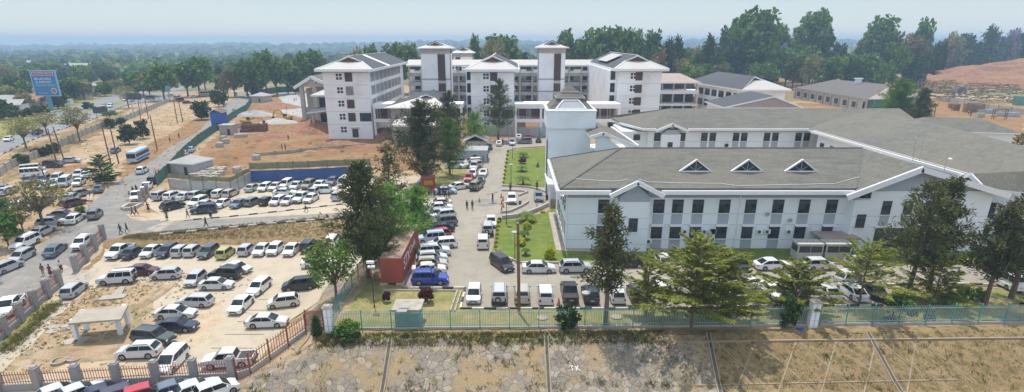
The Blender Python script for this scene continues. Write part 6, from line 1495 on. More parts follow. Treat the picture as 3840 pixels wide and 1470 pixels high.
COL = dict(white=(.80,.80,.79), silver=(.46,.47,.48), lsilver=(.60,.61,.62), beige=(.47,.43,.36), cream=(.66,.63,.55), grey=(.16,.17,.18), blue=(.02,.055,.40), navy=(.02,.028,.06), black=(.018,.018,.02),
 maroon=(.10,.02,.025), red=(.42,.035,.045), lime=(.42,.43,.12), dgreen=(.05,.075,.075), gold=(.27,.25,.20), bluegrey=(.12,.16,.22), lblue=(.45,.55,.66), purple=(.05,.045,.08))
CN = dict(white='white', silver='silver', lsilver='pale silver', beige='beige', cream='cream white', grey='dark grey', blue='bright blue', navy='navy blue', black='black', maroon='maroon', red='red', lime='lime green', dgreen='dark green', gold='bronze grey', bluegrey='blue grey', lblue='light blue', purple='dark purple')
TN = dict(sedan='sedan', sedan2='sedan', hatch='hatchback', wagon='estate car', mpv='people carrier', suv='large SUV', offroad='off-roader with spare wheel', cross='crossover', pickup='pickup', van='minibus', bus='bus', coach='coach')
CT = dict(pickup='pickup', van='minibus', bus='bus', coach='bus')
VEH = []   # kind, colour, row, position, heading
def put(kind, col, row, c, rz): VEH.append([kind, col, row, Vector(c), rz])
def N(row, t, x, y, kind, col, f, ang=90):
    """near bumper at ground pixel; f: 'f' shows its front, 'b' its back"""
    p = g(t, x, y); L = PR[kind][1]; d = Vector((math.cos(R(ang)), math.sin(R(ang)), 0)); c = p+d*L/2
    put(kind, col, row, c, R(ang)+(math.pi if f == 'f' else 0))
def S_(row, t, x0, y0, x1, y1, kind, col, f):
    """near side ground line left to right; f: front at 'l' or 'r'"""
    a, b = g(t, x0, y0), g(t, x1, y1); d = (b-a).normalized(); e = Vector((-d.y, d.x, 0)); L, W = PR[kind][1:]
    put(kind, col, row, (a+b)/2+e*W/2, yaw(d)+(math.pi if f == 'l' else 0))
def A_(row, t, x0, y0, x1, y1, kind, col, f):
    """axis from the near end to the far end on the ground"""
    a, b = g(t, x0, y0), g(t, x1, y1); d = (b-a); d.z = 0; d.normalize(); put(kind, col, row, a+d*PR[kind][1]/2, yaw(d)+(math.pi if f == 'f' else 0))
r = 'along the foot of the grass bank'
for a in (('C',1160,345,'pickup','white','f'),('C',1320,340,'sedan','navy','b'),('C',1520,325,'sedan','lsilver','f'),('C',1690,325,'wagon','navy','f'),('C',1850,315,'hatch','silver','b'),('E',65,312,'hatch','silver','b'),('E',215,333,'wagon','dgreen','f'),('E',410,337,'hatch','lime','b'),('E',640,302,'hatch','silver','b'),('E',795,307,'sedan','white','f'),('E',945,297,'hatch','white','f'),('E',1115,307,'sedan','white','f'),('E',1305,272,'suv','black','b'),('E',1465,268,'hatch','red','b')): N(r, *a)
N('half hidden behind the leafy tree', 'E', 1560, 215, 'suv', 'white', 'b')
r = 'in the middle of the lower car park'
for a in (('C',1350,505,1600,497,'sedan','maroon','r'),('E',410,455,690,490,'sedan','lsilver','r'),('E',285,540,590,552,'suv','black','l'),('E',190,657,510,652,'sedan','lsilver','r'),('E',1305,430,1560,405,'sedan','white','r')): S_(r, *a)
A_(r, 'E', 85, 630, 215, 520, 'hatch', 'silver', 'f'); A_(r, 'E', 740, 728, 875, 615, 'wagon', 'white', 'f'); A_(r, 'E', 550, 925, 690, 790, 'sedan', 'white', 'f')
S_(r, 'E', 935,858,1220,824,'hatch','cream','l'); S_(r, 'E', 1090,675,1410,645,'mpv','black','l')
r = 'beside the bare soil in the lower car park'
S_(r, 'C', 1045,612,1385,586,'offroad','lsilver','l'); S_(r, 'C', 1605,550,1870,538,'hatch','silver','l'); A_(r, 'C', 700,758,870,625,'wagon','silver','b')
S_(r, 'E', -20,838,245,842,'wagon','silver','l'); S_(r, 'D', 1640,240,2015,232,'sedan2','lsilver','r'); S_(r, 'D', 1620,384,2045,370,'sedan2','navy','r'); S_(r, 'D', 1415,495,1730,525,'suv','dgreen','r'); S_(r, 'D', 1250,667,1620,650,'cross','lsilver','l')
r = 'behind the railing of the lower car park'
A_(r, 'D', 1700, 850, 1900, 640, 'mpv', 'white', 'f'); S_(r, 'F', 235,777,720,742,'pickup','lsilver','l'); S_(r, 'F', 710,333,1065,320,'sedan2','lsilver','r')
r = 'outside the front railing at the bottom edge'
for x0,y0,x1,y1,k,c,f in ((330,1120,560,1035,'sedan','lsilver','b'),(560,1120,790,1030,'sedan','lsilver','b'),(810,1110,1070,1020,'sedan','navy','b'),(1050,1100,1330,1015,'wagon','purple','b'),(1300,1085,1590,1000,'hatch','red','b'),(1560,1060,1850,965,'sedan','bluegrey','b'),(1800,1060,2080,960,'sedan','lsilver','b'),(2080,1050,2350,950,'hatch','white','b')): A_(r, 'D', x0-18, y0+62, x1-18, y1+62, k, c, f)
r = 'on the road by the grey pillars'
A_(r,'C',810,243,890,175,'cross','white','f'); A_(r,'C',515,322,620,235,'sedan2','bluegrey','b'); A_(r,'C',150,245,330,160,'suv','white','f'); A_(r,'C',140,380,300,292,'hatch','silver','f'); A_(r,'C',-50,495,110,430,'hatch','silver','b'); A_(r,'C',350,112,490,42,'sedan','silver','b'); A_(r,'C',30,965,150,840,'pickup','white','f')
r = 'at the road edge beside the thin brown tree'
A_(r,'B',640,907,730,850,'sedan','white','b'); S_(r,'B',365,927,575,907,'wagon','silver','r'); S_(r,'B',450,850,680,838,'sedan','grey','r'); 
r = 'driving on the main road'
A_(r,'B',855,862,915,800,'cross','grey','b'); A_(r,'B',1290,437,1350,397,'cross','white','b')
A_('parked at the roadside beyond the dirt lot','B',1225,334,1350,272,'bus','lblue','f')
r = 'on the open dirt lot'
A_(r,'B',1045,242,1105,208,'sedan','bluegrey','b'); S_(r,'B',405,370,550,370,'suv','black','r'); S_(r,'B',565,332,725,324,'sedan','silver','r'); S_(r,'B',215,465,385,452,'van','white','r'); S_(r,'B',240,428,370,415,'van','cream','r')
r = 'in the cluster on the dirt lot'
for x0,y0,x1,y1,k,c,f in ((380,530,455,480,'suv','bluegrey','f'),(500,514,590,455,'mpv','silver','f'),(580,557,700,470,'van','lsilver','f'),(475,570,540,522,'sedan','lblue','f'),(375,575,430,532,'sedan','white','f'),(700,550,785,495,'sedan','white','f'),(775,480,840,435,'sedan','lsilver','f'),(705,472,750,440,'wagon','silver','f'),(905,610,935,560,'sedan','bluegrey','b'),(650,655,760,630,'wagon','gold','b'),(640,705,715,650,'suv','silver','b'),(575,748,685,720,'wagon','maroon','b'),(115,777,210,720,'sedan','white','f'),(270,770,325,715,'mpv','silver','f'),(20,608,60,570,'sedan','bluegrey','b'),(60,622,150,580,'sedan','silver','b'),(235,538,310,495,'suv','grey','f'),(-10,640,60,615,'sedan','silver','b'),(400,730,440,690,'sedan','bluegrey','f'),(10,740,45,700,'hatch','maroon','b')): A_(r,'B',x0,y0,x1,y1,k,c,f)
S_('under the young tiered tree','B',895,502,1035,490,'sedan','black','r')
r = 'by the upper car park entrance'
A_(r,'B',1400,528,1445,485,'mpv','purple','b'); A_(r,'B',1335,590,1380,550,'sedan','white','f'); A_(r,'B',1250,695,1290,630,'pickup','white','f')
A_('beside the green site hoarding','B',1690,272,1730,235,'sedan','silver','b'); A_('beside the green site hoarding','B',1750,235,1790,200,'sedan','lblue','b')
r = 'along the grey corrugated hoarding'
for a in (('B',1430,685,'suv','silver','b'),('B',1535,685,'cross','white','b'),('B',1655,685,'sedan','lsilver','b'),('B',1765,672,'hatch','silver','b'),('B',1870,667,'cross','black','b'),('H',270,693,'wagon','white','b'),('H',372,691,'wagon','beige','b')): N(r,*a,ang=84)
r = 'along the blue sheeting'
for x,y,k,c,f in ((592,636,'sedan','silver','b'),(717,632,'wagon','white','f'),(822,624,'sedan','cream','f'),(925,601,'mpv','white','f'),(1028,614,'sedan','lsilver','f'),(1145,610,'suv','gold','f'),(1258,605,'sedan','white','f'),(1387,574,'cross','bluegrey','f'),(1500,594,'van','cream','f'),(1588,622,'sedan','white','f')): N(r,'H',x,y,k,c,f,ang=86)
r = 'in the middle of the upper car park'
S_(r,'H',852,667,1040,665,'sedan2','white','r'); S_(r,'H',1250,647,1445,640,'mpv','white','r'); N(r,'H',1440,722,'mpv','silver','b',ang=84); N(r,'H',1560,730,'sedan','white','b',ang=84)
r = 'in the row beside the kerb of the upper car park'
N(r,'B',1765,750,'suv','white','f',ang=82); A_(r,'B',1850,765,1960,705,'sedan','lsilver','b')
for x,y,k,c,f in ((285,797,'sedan','white','f'),(447,798,'sedan','bluegrey','f'),(582,777,'wagon','grey','b'),(727,771,'hatch','black','b'),(832,770,'wagon','white','f'),(942,767,'sedan','lsilver','f'),(1058,746,'pickup','white','f'),(1162,744,'sedan','white','f')): N(r,'H',x,y,k,c,f,ang=82)
N(r,'H',1195,680,'hatch','silver','f',ang=84); N('alone near the drain box','B',1500,778,'cross','black','b',ang=62); S_('nearest the driveway kerb','H',40,852,290,832,'suv','navy','l')
r = 'in the angled row beside the red container'
S_(r,'L',590,682,945,677,'suv','blue','r')
for x0,y0,x1,y1,k,c,f in ((605,590,920,572,'sedan','cream','r'),(640,545,932,525,'cross','beige','r'),(645,490,945,465,'cross','lsilver','r'),(672,428,965,402,'suv','lsilver','r'),(800,345,978,330,'wagon','white','l'),(655,302,920,278,'suv','lblue','l'),(755,262,965,235,'hatch','red','l'),(770,205,985,180,'sedan','navy','l'),(780,145,1030,122,'suv','grey','l')): S_(r,'L',x0,y0,x1,y1,k,c,f)
r = 'in the row left of the turning circle'
for x0,y0,x1,y1,k,c,f in ((303,935,515,910,'wagon','lsilver','l'),(245,918,445,900,'sedan','silver','l'),(290,855,470,845,'sedan','white','r'),(270,815,470,805,'sedan','cream','l'),(325,700,520,692,'sedan','lblue','r'),(495,660,640,637,'sedan','white','r')): S_(r,'K',x0,y0,x1,y1,k,c,f)
r = 'in the double row beside the green tree'
for x0,y0,x1,y1,k,c,f in ((672,667,752,610,'offroad','gold','b'),(625,583,650,545,'hatch','red','f'),(740,603,755,560,'sedan','navy','b'),(660,547,690,505,'cross','white','f'),(760,535,790,490,'sedan','lsilver','f'),(675,476,700,440,'suv','silver','f')): A_(r,'K',x0,y0,x1,y1,k,c,f)
for x0,y0,x1,y1,k,c,f in ((612,455,755,447,'suv','cream','l'),(608,425,750,417,'mpv','white','l'),(412,454,598,454,'sedan2','white','r'),(490,415,590,412,'sedan','silver','l')): S_(r,'K',x0,y0,x1,y1,k,c,f)
r = 'at the far end of the drive'
for x0,y0,x1,y1,k,c,f in ((912,249,928,212,'sedan','white','b'),(1040,243,1020,200,'mpv','lblue','f'),(1280,216,1280,185,'sedan','black','b'),(1185,186,1180,158,'hatch','red','b'),(1098,186,1100,160,'sedan','white','b'),(830,282,820,245,'sedan','dgreen','b')): A_(r,'K',x0,y0,x1,y1,k,c,f)
S_(r,'K',1090,226,1215,224,'suv','grey','l')
A_('on the ramp beside the cones','K',1035,791,1030,700,'cross','white','f'); A_('on the entrance ramp by the curved wall','K',1285,768,1273,690,'sedan2','bluegrey','f')
r = 'waiting in line beside the lower lawn'
A_(r,'L',1340,148,1330,60,'sedan','white','f'); A_(r,'L',1305,228,1300,140,'offroad','silver','b'); A_(r,'L',1258,350,1265,230,'mpv','cream','b'); A_('turning beside the lawn corner','L',1510,560,1360,450,'mpv','black','f')
r = 'along the lawn in front of the long building'
S_(r,'W',525,102,770,100,'sedan','lsilver','r'); S_(r,'R',155,815,440,808,'cross','silver','r'); S_(r,'R',650,765,930,760,'sedan','black','l'); S_(r,'S',180,792,395,790,'hatch','bluegrey','l'); S_(r,'S',492,790,815,778,'sedan2','white','r'); S_(r,'S',940,787,1240,782,'hatch','lsilver','r'); S_(r,'S',1310,775,1630,768,'hatch','silver','r'); A_('turning behind the white saloon','S',1230,905,1440,850,'hatch','lsilver','b'); N(r,'R',1120,770,'hatch','lsilver','b')
r = 'in the front row behind the teal fence'
for t,x,y,k,c,f in (('W',150,340,'hatch','lsilver','f'),('W',345,352,'offroad','silver','b'),('W',520,347,'suv','beige','b'),('W',700,352,'mpv','lsilver','b'),('W',890,347,'pickup','black','b'),('W',1050,347,'cross','navy','b'),('W',1250,342,'wagon','lsilver','b'),('W',1410,347,'mpv','purple','b'),('X',190,302,'suv','white','b'),('X',500,325,'wagon','silver','b'),('X',745,330,'pickup','silver','b'),('X',1060,320,'sedan','white','f'),('X',1300,325,'sedan','beige','b'),('X',1480,327,'sedan2','lsilver','b'),('Y',390,327,'sedan2','white','b'),('Y',535,315,'sedan','navy','b')): N(r,t,x,y,k,c,f)
N(r,'X',905,305,'pickup','white','b',ang=100); N('at the right edge under the dark trees','Y',1580,250,'van','white','b')
A_('reversed into the dark recess of the building','U',500,565,420,470,'offroad','white','b')
r = 'on the dual carriageway'
for t,x0,y0,x1,y1,k,c,f in (('B',60,132,125,105,'sedan','white','f'),('A',575,905,620,885,'sedan','bluegrey','f'),('A',460,828,515,815,'sedan','white','f'),('A',1010,752,1050,735,'mpv','white','f'),('A',945,745,980,735,'sedan','lsilver','f'),('A',1200,697,1245,688,'sedan','lblue','f'),('A',1150,690,1170,680,'sedan','white','f'),('B',250,50,300,20,'sedan','white','f'),('B',320,68,400,40,'pickup','black','f')): A_(r,t,x0,y0,x1,y1,k,c,f)
S_(r,'A',1350,678,1425,675,'van','grey','l')
r = 'by the roadside market stalls'
S_(r,'A',1890,645,2010,640,'coach','cream','r'); 
for x0,y0,x1,y1,k,c in ((1620,680,1700,665,'van','cream'),(1650,700,1715,690,'van','maroon'),(1700,718,1785,710,'sedan','navy'),(1740,665,1850,655,'sedan','lblue'),(1560,650,1620,640,'sedan','silver')): S_(r,'A',x0,y0,x1,y1,k,c,'r')
for x0,y0,x1,y1,k,c in ((305,643,325,612,'van','lsilver'),(415,637,425,615,'sedan','navy')): A_('far along the main road','G',x0,y0,x1,y1,k,c,'b')
A_('in front of the site office','Z',1880,285,1960,275,'pickup','white','f'); A_('right of the white site office','Z',1990,320,2050,300,'sedan','silver','f')
ORD = ['first','second','third','fourth','fifth','sixth','seventh','eighth','ninth','tenth']
from collections import defaultdict
byk = defaultdict(list)
for v in VEH: byk[(v[1], TN[v[0]], v[2])].append(v)
used = set()
for key, vs in byk.items():
    vs.sort(key=lambda v: v[3].x/v[3].y); n = len(vs)
    for i, v in enumerate(vs):
        dis = '' if n == 1 else (('left one' if i == 0 else 'right one') if n == 2 else f'{ORD[i]} from left')
        lab = f'{CN[v[1]]} {TN[v[0]]} {v[2]}'+((', '+dis) if dis else '')
        kd = v[0]; pr = PR[kd][0]; c = COL[v[1]]; j = rnd.uniform(.93, 1.05); c = tuple(min(1, x*j) for x in c)
        if kd not in used:
            used.add(kd); r_ = pr; r_.location = v[3]; r_.rotation_euler = (0, 0, v[4]); r_['label'] = lab
            for ch in kids[r_.name]: ch.color = (*c, 1)
        else: r_ = dup(pr, v[3], v[4], lab, 1, {'body': c, 'cabin': c, 'mirror': c, 'bed_rail': c})
        r_['category'] = CT.get(kd, 'car'); r_['group'] = 'vehicles '+v[2]
        r_.location.z = hh(v[3].x, v[3].y)+.1
        # tilt to the ground
        d = Vector((math.cos(v[4]), math.sin(v[4]))); dz = hh(v[3].x+d.x*1.3, v[3].y+d.y*1.3)-hh(v[3].x-d.x*1.3, v[3].y-d.y*1.3)
        if abs(dz) < 1.2: r_.rotation_euler.y = -math.atan2(dz, 2.6)
for kd, (pr, *_) in PR.items():
    if kd not in used:
        for ch in list(kids[pr.name]):
            for q in kids[ch.name]: bpy.data.objects.remove(q)
            bpy.data.objects.remove(ch)
        bpy.data.objects.remove(pr)
# ---------------------------------------------------------------- people
def opaint(name, rough=.85):
    m, nt, b = nodes(name); oi = nt.nodes.new('ShaderNodeObjectInfo'); nt.links.new(oi.outputs['Color'], b.inputs['Base Color']); b.inputs['Roughness'].default_value = rough; return m
M['cloth'] = opaint('cloth'); M['skin'] = flat('brown_skin', (.10,.05,.032), .6, .08, 4, world=False); M['hair'] = flat('black_hair', (.012,.010,.010), .9, .2, 20, world=False)
def skin(chains, name, m, sub=1):
    me = bpy.data.meshes.new('t'); vs, es, rs = [], [], []; idx = {}
    for ch in chains:
        prev = None
        for p, r_ in ch:
            k = tuple(round(c, 4) for c in p)
            if k not in idx: idx[k] = len(vs); vs.append(p); rs.append(r_)
            if prev is not None: es.append((prev, idx[k]))
            prev = idx[k]
    me.from_pydata(vs, es, []); o = bpy.data.objects.new('t', me); C.objects.link(o); md = o.modifiers.new('s', 'SKIN'); md.use_smooth_shade = True
    for i, r_ in enumerate(rs): sv = me.skin_vertices[0].data[i]; sv.radius = (r_, r_) if not hasattr(r_, '__len__') else r_; sv.use_root = (i == 0)
    o.modifiers.new('u', 'SUBSURF').levels = sub
    dg = bpy.context.evaluated_depsgraph_get(); out = bpy.data.meshes.new_from_object(o.evaluated_get(dg)); bpy.data.objects.remove(o); bpy.data.meshes.remove(me)
    out.name = name; out.materials.clear(); out.materials.append(m); return out
def person_proto(pose):
    """pose: hips height, leg joints, arm joints, facing +Y"""
    hz, legs, arms, lean, skirt = pose; V3 = lambda x, y, z: (x, y, z); root = thing('person', 'x', 'person')
    pel = V3(0, 0, hz); che = V3(0, lean*.25, hz+.32); nk = V3(0, lean*.4, hz+.52); hd = V3(0, lean*.45+.02, hz+.62); ht = V3(0, lean*.45+.02, hz+.78)
    ch = [[(pel, .13), (V3(0, lean*.1, hz+.15), .115), (che, .14), (nk, .055), (hd, .082), (V3(0, lean*.45+.015, hz+.70), .095), (ht, .07)]]
    tr = []; sh = [[(pel, .14), (V3(0, lean*.1, hz+.15), .13), (che, .155), (V3(0, lean*.38, hz+.47), .075)]]
    for s, (kn, an) in zip((-1, 1), legs):
        h_ = V3(s*.09, 0, hz-.06); k_ = V3(s*.1, kn[0], kn[1]); a_ = V3(s*.1, an[0], an[1]); toe = V3(s*.12, an[0]+.16, max(.03, an[1]-.05))
        ch.append([(pel, .13), (h_, .085), (k_, .055), (a_, .038), (toe, .03)])
        tr.append([(V3(0,0,hz+.02), .14), (h_, .1), (k_, .075), (V3(s*.1, an[0], an[1]+.05), .062)])
    for s, (el, hn) in zip((-1, 1), arms):
        sx = V3(s*.18, lean*.38, hz+.45); e_ = V3(s*(.18+el[2]), el[0], el[1]); w_ = V3(s*(.18+hn[2]), hn[0], hn[1]); d = Vector(w_)-Vector(e_); d.normalize()
        pal = tuple(Vector(w_)+d*.07)
        ch.append([(che, .14), (sx, .055), (e_, .04), (w_, .027), (pal, (.038, .02))])
        for f in range(4): b_ = Vector(pal)+Vector((.0, (f-1.5)*.018, 0)); ch.append([(pal, (.038, .02)), (tuple(b_+d*.03), .009), (tuple(b_+d*(.06+.008*(f in (1, 2)))+Vector((-s*.012,0,0))), .008)])
        ch.append([(w_, .027), (tuple(Vector(w_)+d*.03+Vector((0,.035,0))), .010), (tuple(Vector(w_)+d*.06+Vector((0,.045,0))), .009)])
        sh.append([(che, .155), (sx, .07), (tuple(Vector(sx).lerp(Vector(e_), .8)), .058)])
    link('body', skin(ch, 'body', M['skin'], 1), root)
    link('shirt', skin(sh, 'shirt', M['cloth'], 1), root)
    if skirt:
        mb = MB(); mb.tube([(0,0,hz+.06), (0,0,hz-.1), (0,.02,.42), (0,.03,.3)], [.14,.18,.24,.25], 12); mb.build('skirt', M['cloth'], root, True)
    else: link('trousers', skin(tr, 'trousers', M['cloth'], 1), root)
    mb = MB(); mb.ball((0, lean*.45-.005, hz+.735), .115, 10, sz=.95); mb.build('hair', M['hair'], root, True)
    mb = MB(); y = lean*.45+.115
    for s in (-1, 1): mb.ball((s*.035, y-.012, hz+.715), .012, 6)
    mb.ball((0, y+.0, hz+.685), .016, 6); mb.build('face', M['hair'], root)
    return reg(root)
st = ((.02,.48),(0,.07))
POS = {
 'stand': person_proto((.9, (st, st), ((( -.02,1.12,.06),(.04,.88,.08)), ((-.02,1.12,.06),(.06,.88,.06))), 0, False)),
 'walk': person_proto((.88, (((.18,.5),(.28,.08)), ((-.06,.46),(-.34,.12))), (((-.14,1.1,.06),(-.18,.9,.08)), ((.14,1.1,.06),(.26,.92,.05))), .12, False)),
 'skirt': person_proto((.88, (((.12,.48),(.2,.07)), ((-.02,.46),(-.18,.1))), (((-.1,1.1,.06),(-.1,.88,.08)), ((.1,1.1,.06),(.2,.92,.05))), .08, True)),
 'reach': person_proto((.9, (((.04,.48),(.02,.07)), ((-.02,.48),(-.08,.07))), (((.0,1.3,.22),(.02,1.45,.42)), ((.05,1.5,.1),(.02,1.72,.0))), 0, False)),
 'sit': person_proto((.16, (((.4,.42),(.5,.07)), ((.42,.4),(.56,.07))), (((.05,.38,.08),(.25,.32,.04)), ((.02,.38,.08),(.28,.36,.0))), .2, False)),
}
PC = dict(white=(.7,.7,.7), black=(.02,.02,.022), navy=(.02,.03,.09), blue=(.04,.12,.4), red=(.35,.03,.04), grey=(.15,.15,.16), teal=(.03,.16,.2), maroon=(.14,.03,.04), khaki=(.28,.22,.14), green=(.05,.2,.08), pink=(.5,.2,.22), yellow=(.6,.6,.08), brown=(.12,.07,.05))
usedp = set()
def person(t, x, y, pose, top, bot, face, lab, up=.1):
    p = g(t, x, y); p.z += up; pr = POS[pose]; c = {'shirt': PC[top], 'trousers': PC[bot], 'skirt': PC[bot]}; rz = R(face-90); s_ = rnd.uniform(1.0, 1.08)
    garm = 'skirt' if pose == 'skirt' else 'trousers'; verb = {'stand':'standing','walk':'walking','skirt':'walking','reach':'with raised arms','sit':'sitting'}[pose]
    L = f'person {verb} in {top} top and {bot} {garm} {lab}'
    if len(L.split()) > 16: L = f'person {verb} in {top} and {bot} {lab}'
    if len(L.split()) > 16: L = f'person in {top} and {bot} {lab}'
    if pose not in usedp:
        usedp.add(pose); pr.location = p; pr.rotation_euler = (0,0,rz); pr.scale = (s_,)*3; pr['label'] = L; pr['group'] = 'people in the grounds'
        for ch in kids[pr.name]:
            k = ch.name.split('.')[0]
            if k in c: ch.color = (*c[k], 1)
        return pr
    return dup(pr, p, rz, L, s_, c, group='people in the grounds')
# t, x, y, pose, top, bottom, facing deg, where
for a in (('B',1658,97,'walk','brown','navy',60,'on the far main road, right of two'),('B',1575,138,'walk','maroon','black',70,'on the main road edge beyond the bus'),('B',1650,277,'stand','brown','maroon',-60,'by the cars at the green hoarding'),
 ('B',1445,448,'walk','white','khaki',-120,'beside the red umbrella'),('B',1478,452,'stand','maroon','black',-90,'under the red umbrella'),('B',1237,617,'stand','black','grey',-90,'behind the white pickup by the pillars'),('B',1270,606,'stand','navy','black',-90,'right behind the white pickup by the pillars'),
 ('B',1208,668,'stand','brown','black',-60,'left of the white pickup'),('B',1228,816,'walk','grey','black',10,'near the drain box, left of two'),('B',1264,810,'walk','blue','navy',0,'near the drain box, right of two'),('B',1376,772,'skirt','brown','maroon',-80,'between drain box and black crossover'),
 ('B',1548,853,'skirt','brown','green',-100,'on the pale patch of the driveway'),('B',1742,843,'walk','blue','khaki',160,'at the tail of the navy SUV'),('B',1955,835,'stand','teal','black',-90,'beside a cart near the kerb'),('B',1908,922,'walk','black','black',-10,'alone on the driveway'),
 ('B',1122,982,'walk','black','black',-120,'on the road corner, left of two'),('B',1182,972,'walk','black','grey',-170,'on the road corner, right of two'),('C',383,270,'stand','navy','grey',-120,'behind the white SUV on the road'),
 ('C',462,490,'stand','brown','khaki',100,'carrying a blue bag before the pillars'),('C',540,497,'skirt','maroon','maroon',80,'between the pillars, middle of three'),('C',655,452,'skirt','white','maroon',-120,'right of the three at the entrance'),('C',18,572,'stand','blue','white',90,'at the left edge of the road'),
 ('H',408,724,'stand','white','khaki',-90,'behind the pale sedan in the upper car park'),('H',430,722,'stand','red','red',-90,'beside the white shirted one in the upper car park'),('H',1163,820,'walk','white','black',10,'on the far half of the driveway'),('H',232,870,'stand','grey','maroon',-90,'pushing a handcart at the kerb'),
 ('H',930,217,'stand','blue','maroon',0,'digging in the red soil, left of two'),('H',962,216,'stand','black','navy',180,'digging in the red soil, right of two'),('H',992,122,'stand','blue','navy',-90,'standing alone in the building site'),
 ('K',620,832,'stand','navy','black',-60,'on the yard, left of two talking'),('K',670,834,'stand','black','grey',-120,'on the yard, right of two talking'),('K',857,772,'reach','black','blue',-30,'carrying a plank on the shoulder'),
 ('K',268,712,'stand','blue','black',-90,'in the crowd, far left by the kiosk'),('K',292,716,'stand','green','grey',-90,'in the crowd, second from left'),('K',318,720,'stand','red','black',-90,'in the crowd, third from left'),('K',368,706,'stand','black','navy',-90,'in the crowd before the pale car, left'),('K',402,703,'stand','navy','black',-70,'in the crowd before the pale car, middle'),('K',422,728,'walk','maroon','black',-60,'walking out of the crowd, left'),('K',455,735,'walk','brown','maroon',-70,'walking out of the crowd, right'),
 ('K',808,386,'stand','navy','blue',-90,'by the green gate of the booth'),('K',744,362,'stand','blue','navy',-90,'behind the white car at the booth'),('K',785,322,'stand','black','brown',-90,'at the corner of the booth'),('K',1265,818,'stand','grey','white',90,'in front of the dark sedan on the ramp'),('K',1266,650,'stand','black','black',-90,'behind the dark sedan on the ramp'),('K',1387,690,'stand','black','black',-90,'at the entrance by the dish'),('K',1356,735,'sit','black','black',-90,'at the entrance steps'),('K',1020,668,'stand','brown','black',-90,'behind the white car on the ramp'),('K',950,232,'stand','black','navy',-90,'between the far parked cars'),
 ('U',1100,872,'walk','teal','green',110,'alone on the yard at right'),('Y',738,408,'sit','teal','navy',-90,'under the trees behind the fence, centre'),('Y',775,405,'sit','brown','black',-100,'under the trees behind the fence, right of centre'),('Y',603,452,'sit','red','black',-80,'against the fence on the left'),('Y',563,440,'sit','white','black',-80,'against the fence at far left'),('Y',860,445,'sit','black','black',-90,'against the fence in dark clothes'),('Y',903,440,'sit','teal','teal',-90,'against the fence at the right of the group'),('Y',1590,330,'sit','yellow','navy',-90,'at the right edge behind the fence'),
 ('G',285,797,'stand','black','black',90,'on the far main road, left of two by the fence'),('G',303,797,'stand','black','grey',90,'on the far main road, right of two by the fence'),('G',777,777,'stand','green','khaki',-90,'on the pale concrete apron'),('G',848,692,'stand','maroon','black',-90,'on the far apron, left'),('G',866,683,'stand','yellow','black',-90,'on the far apron, middle'),('G',890,655,'stand','yellow','black',-90,'on the far apron, rear'),('G',195,752,'stand','maroon','black',-90,'on the sandy verge, left of two'),('G',210,752,'stand','black','maroon',-90,'on the sandy verge, right of two'),('G',100,690,'stand','black','maroon',-90,'beside the round tree on the verge'),('G',1030,790,'stand','navy','black',-90,'at the corner of the left ward block'),
 ('Z',1085,800,'stand','white','navy',-90,'before the grey cabin, left'),('Z',1120,835,'stand','navy','black',-90,'before the grey cabin, right')):
    person(*a)
# umbrella, plank
p = g('B', 1468, 450); o = thing('umbrella', 'open red umbrella held on the roadside', 'umbrella', (p.x, p.y, p.z+2.0)); mb = MB(); n = 10
mb.add([(.62*math.cos(i*.628), .62*math.sin(i*.628), 0) for i in range(n)]+[(0,0,.3)]+[(.6*math.cos(i*.628), .6*math.sin(i*.628), -.02) for i in range(n)]+[(0,0,.27)], [(i,(i+1)%n,n) for i in range(n)]+[(n+1+(i+1)%n,n+1+i,2*n+1) for i in range(n)]); mb.build('canopy', flat('umbrella_red', (.6,.12,.06), .7), o)
mb = MB(); mb.tube([(0,0,.34),(0,0,-.8)], .015, 5); mb.build('shaft', M['darkpole'], o)
p = g('K', 857, 772); mb = MB(); mb.bar((-1.1,-.1,1.62), (1.0,.3,2.0), .28, .05); ob = mb.build('plank', M['wood']); ob.location = p+Vector((0,0,.12)); tag(ob, 'dark plank carried on the shoulder in the yard', 'plank')
# ---------------------------------------------------------------- trees
FO = dict(
 cas=foliage('needle_foliage', [(0.044,0.060,0.021),(0.069,0.086,0.029),(0.107,0.120,0.040),(0.151,0.147,0.058)], .2),
 casm=foliage('olive_needle_foliage', [(.05,.065,.025),(.085,.10,.04),(.13,.14,.055),(.19,.18,.08)], .25),
 casg=foliage('green_needle_foliage', [(0.088,0.167,0.032),(0.140,0.259,0.048),(0.210,0.352,0.072)], .3),
 term=foliage('bright_leaves', [(.12,.15,.022),(.20,.235,.035),(.29,.32,.055),(.38,.385,.10)], .45),
 broad=foliage('mid_green_leaves', [(0.047,0.100,0.017),(0.079,0.158,0.029),(0.142,0.233,0.050),(0.205,0.300,0.072)], .3),
 dark=foliage('dark_leaves', [(0.027,0.055,0.016),(0.044,0.087,0.025),(0.075,0.126,0.034)], .15),
 dry=foliage('sparse_olive_leaves', [(0.140,0.130,0.048),(0.210,0.204,0.072),(0.298,0.259,0.112),(0.175,0.222,0.064)], .25),
 brown=foliage('brown_leaves', [(0.175,0.102,0.056),(0.245,0.157,0.080),(0.158,0.148,0.056)], .2),
 jac=foliage('purple_blossom', [(0.245,0.185,0.352),(0.385,0.296,0.528),(0.175,0.222,0.128)], .2),
 purp=foliage('dark_purple_leaves', [(0.088,0.026,0.029),(0.158,0.046,0.048),(0.228,0.074,0.072)], .2),
 yel=foliage('yellow_bush_leaves', [(0.280,0.370,0.032),(0.600,0.600,0.048),(0.600,0.600,0.064)], .3),
 palm=foliage('palm_fronds', [(0.088,0.148,0.032),(0.140,0.222,0.048),(0.210,0.278,0.080)], .2))
def rvec(r_): 
    z = r_.uniform(-1, 1); a = r_.uniform(0, 6.283); q = math.sqrt(1-z*z); return Vector((q*math.cos(a), q*math.sin(a), z))
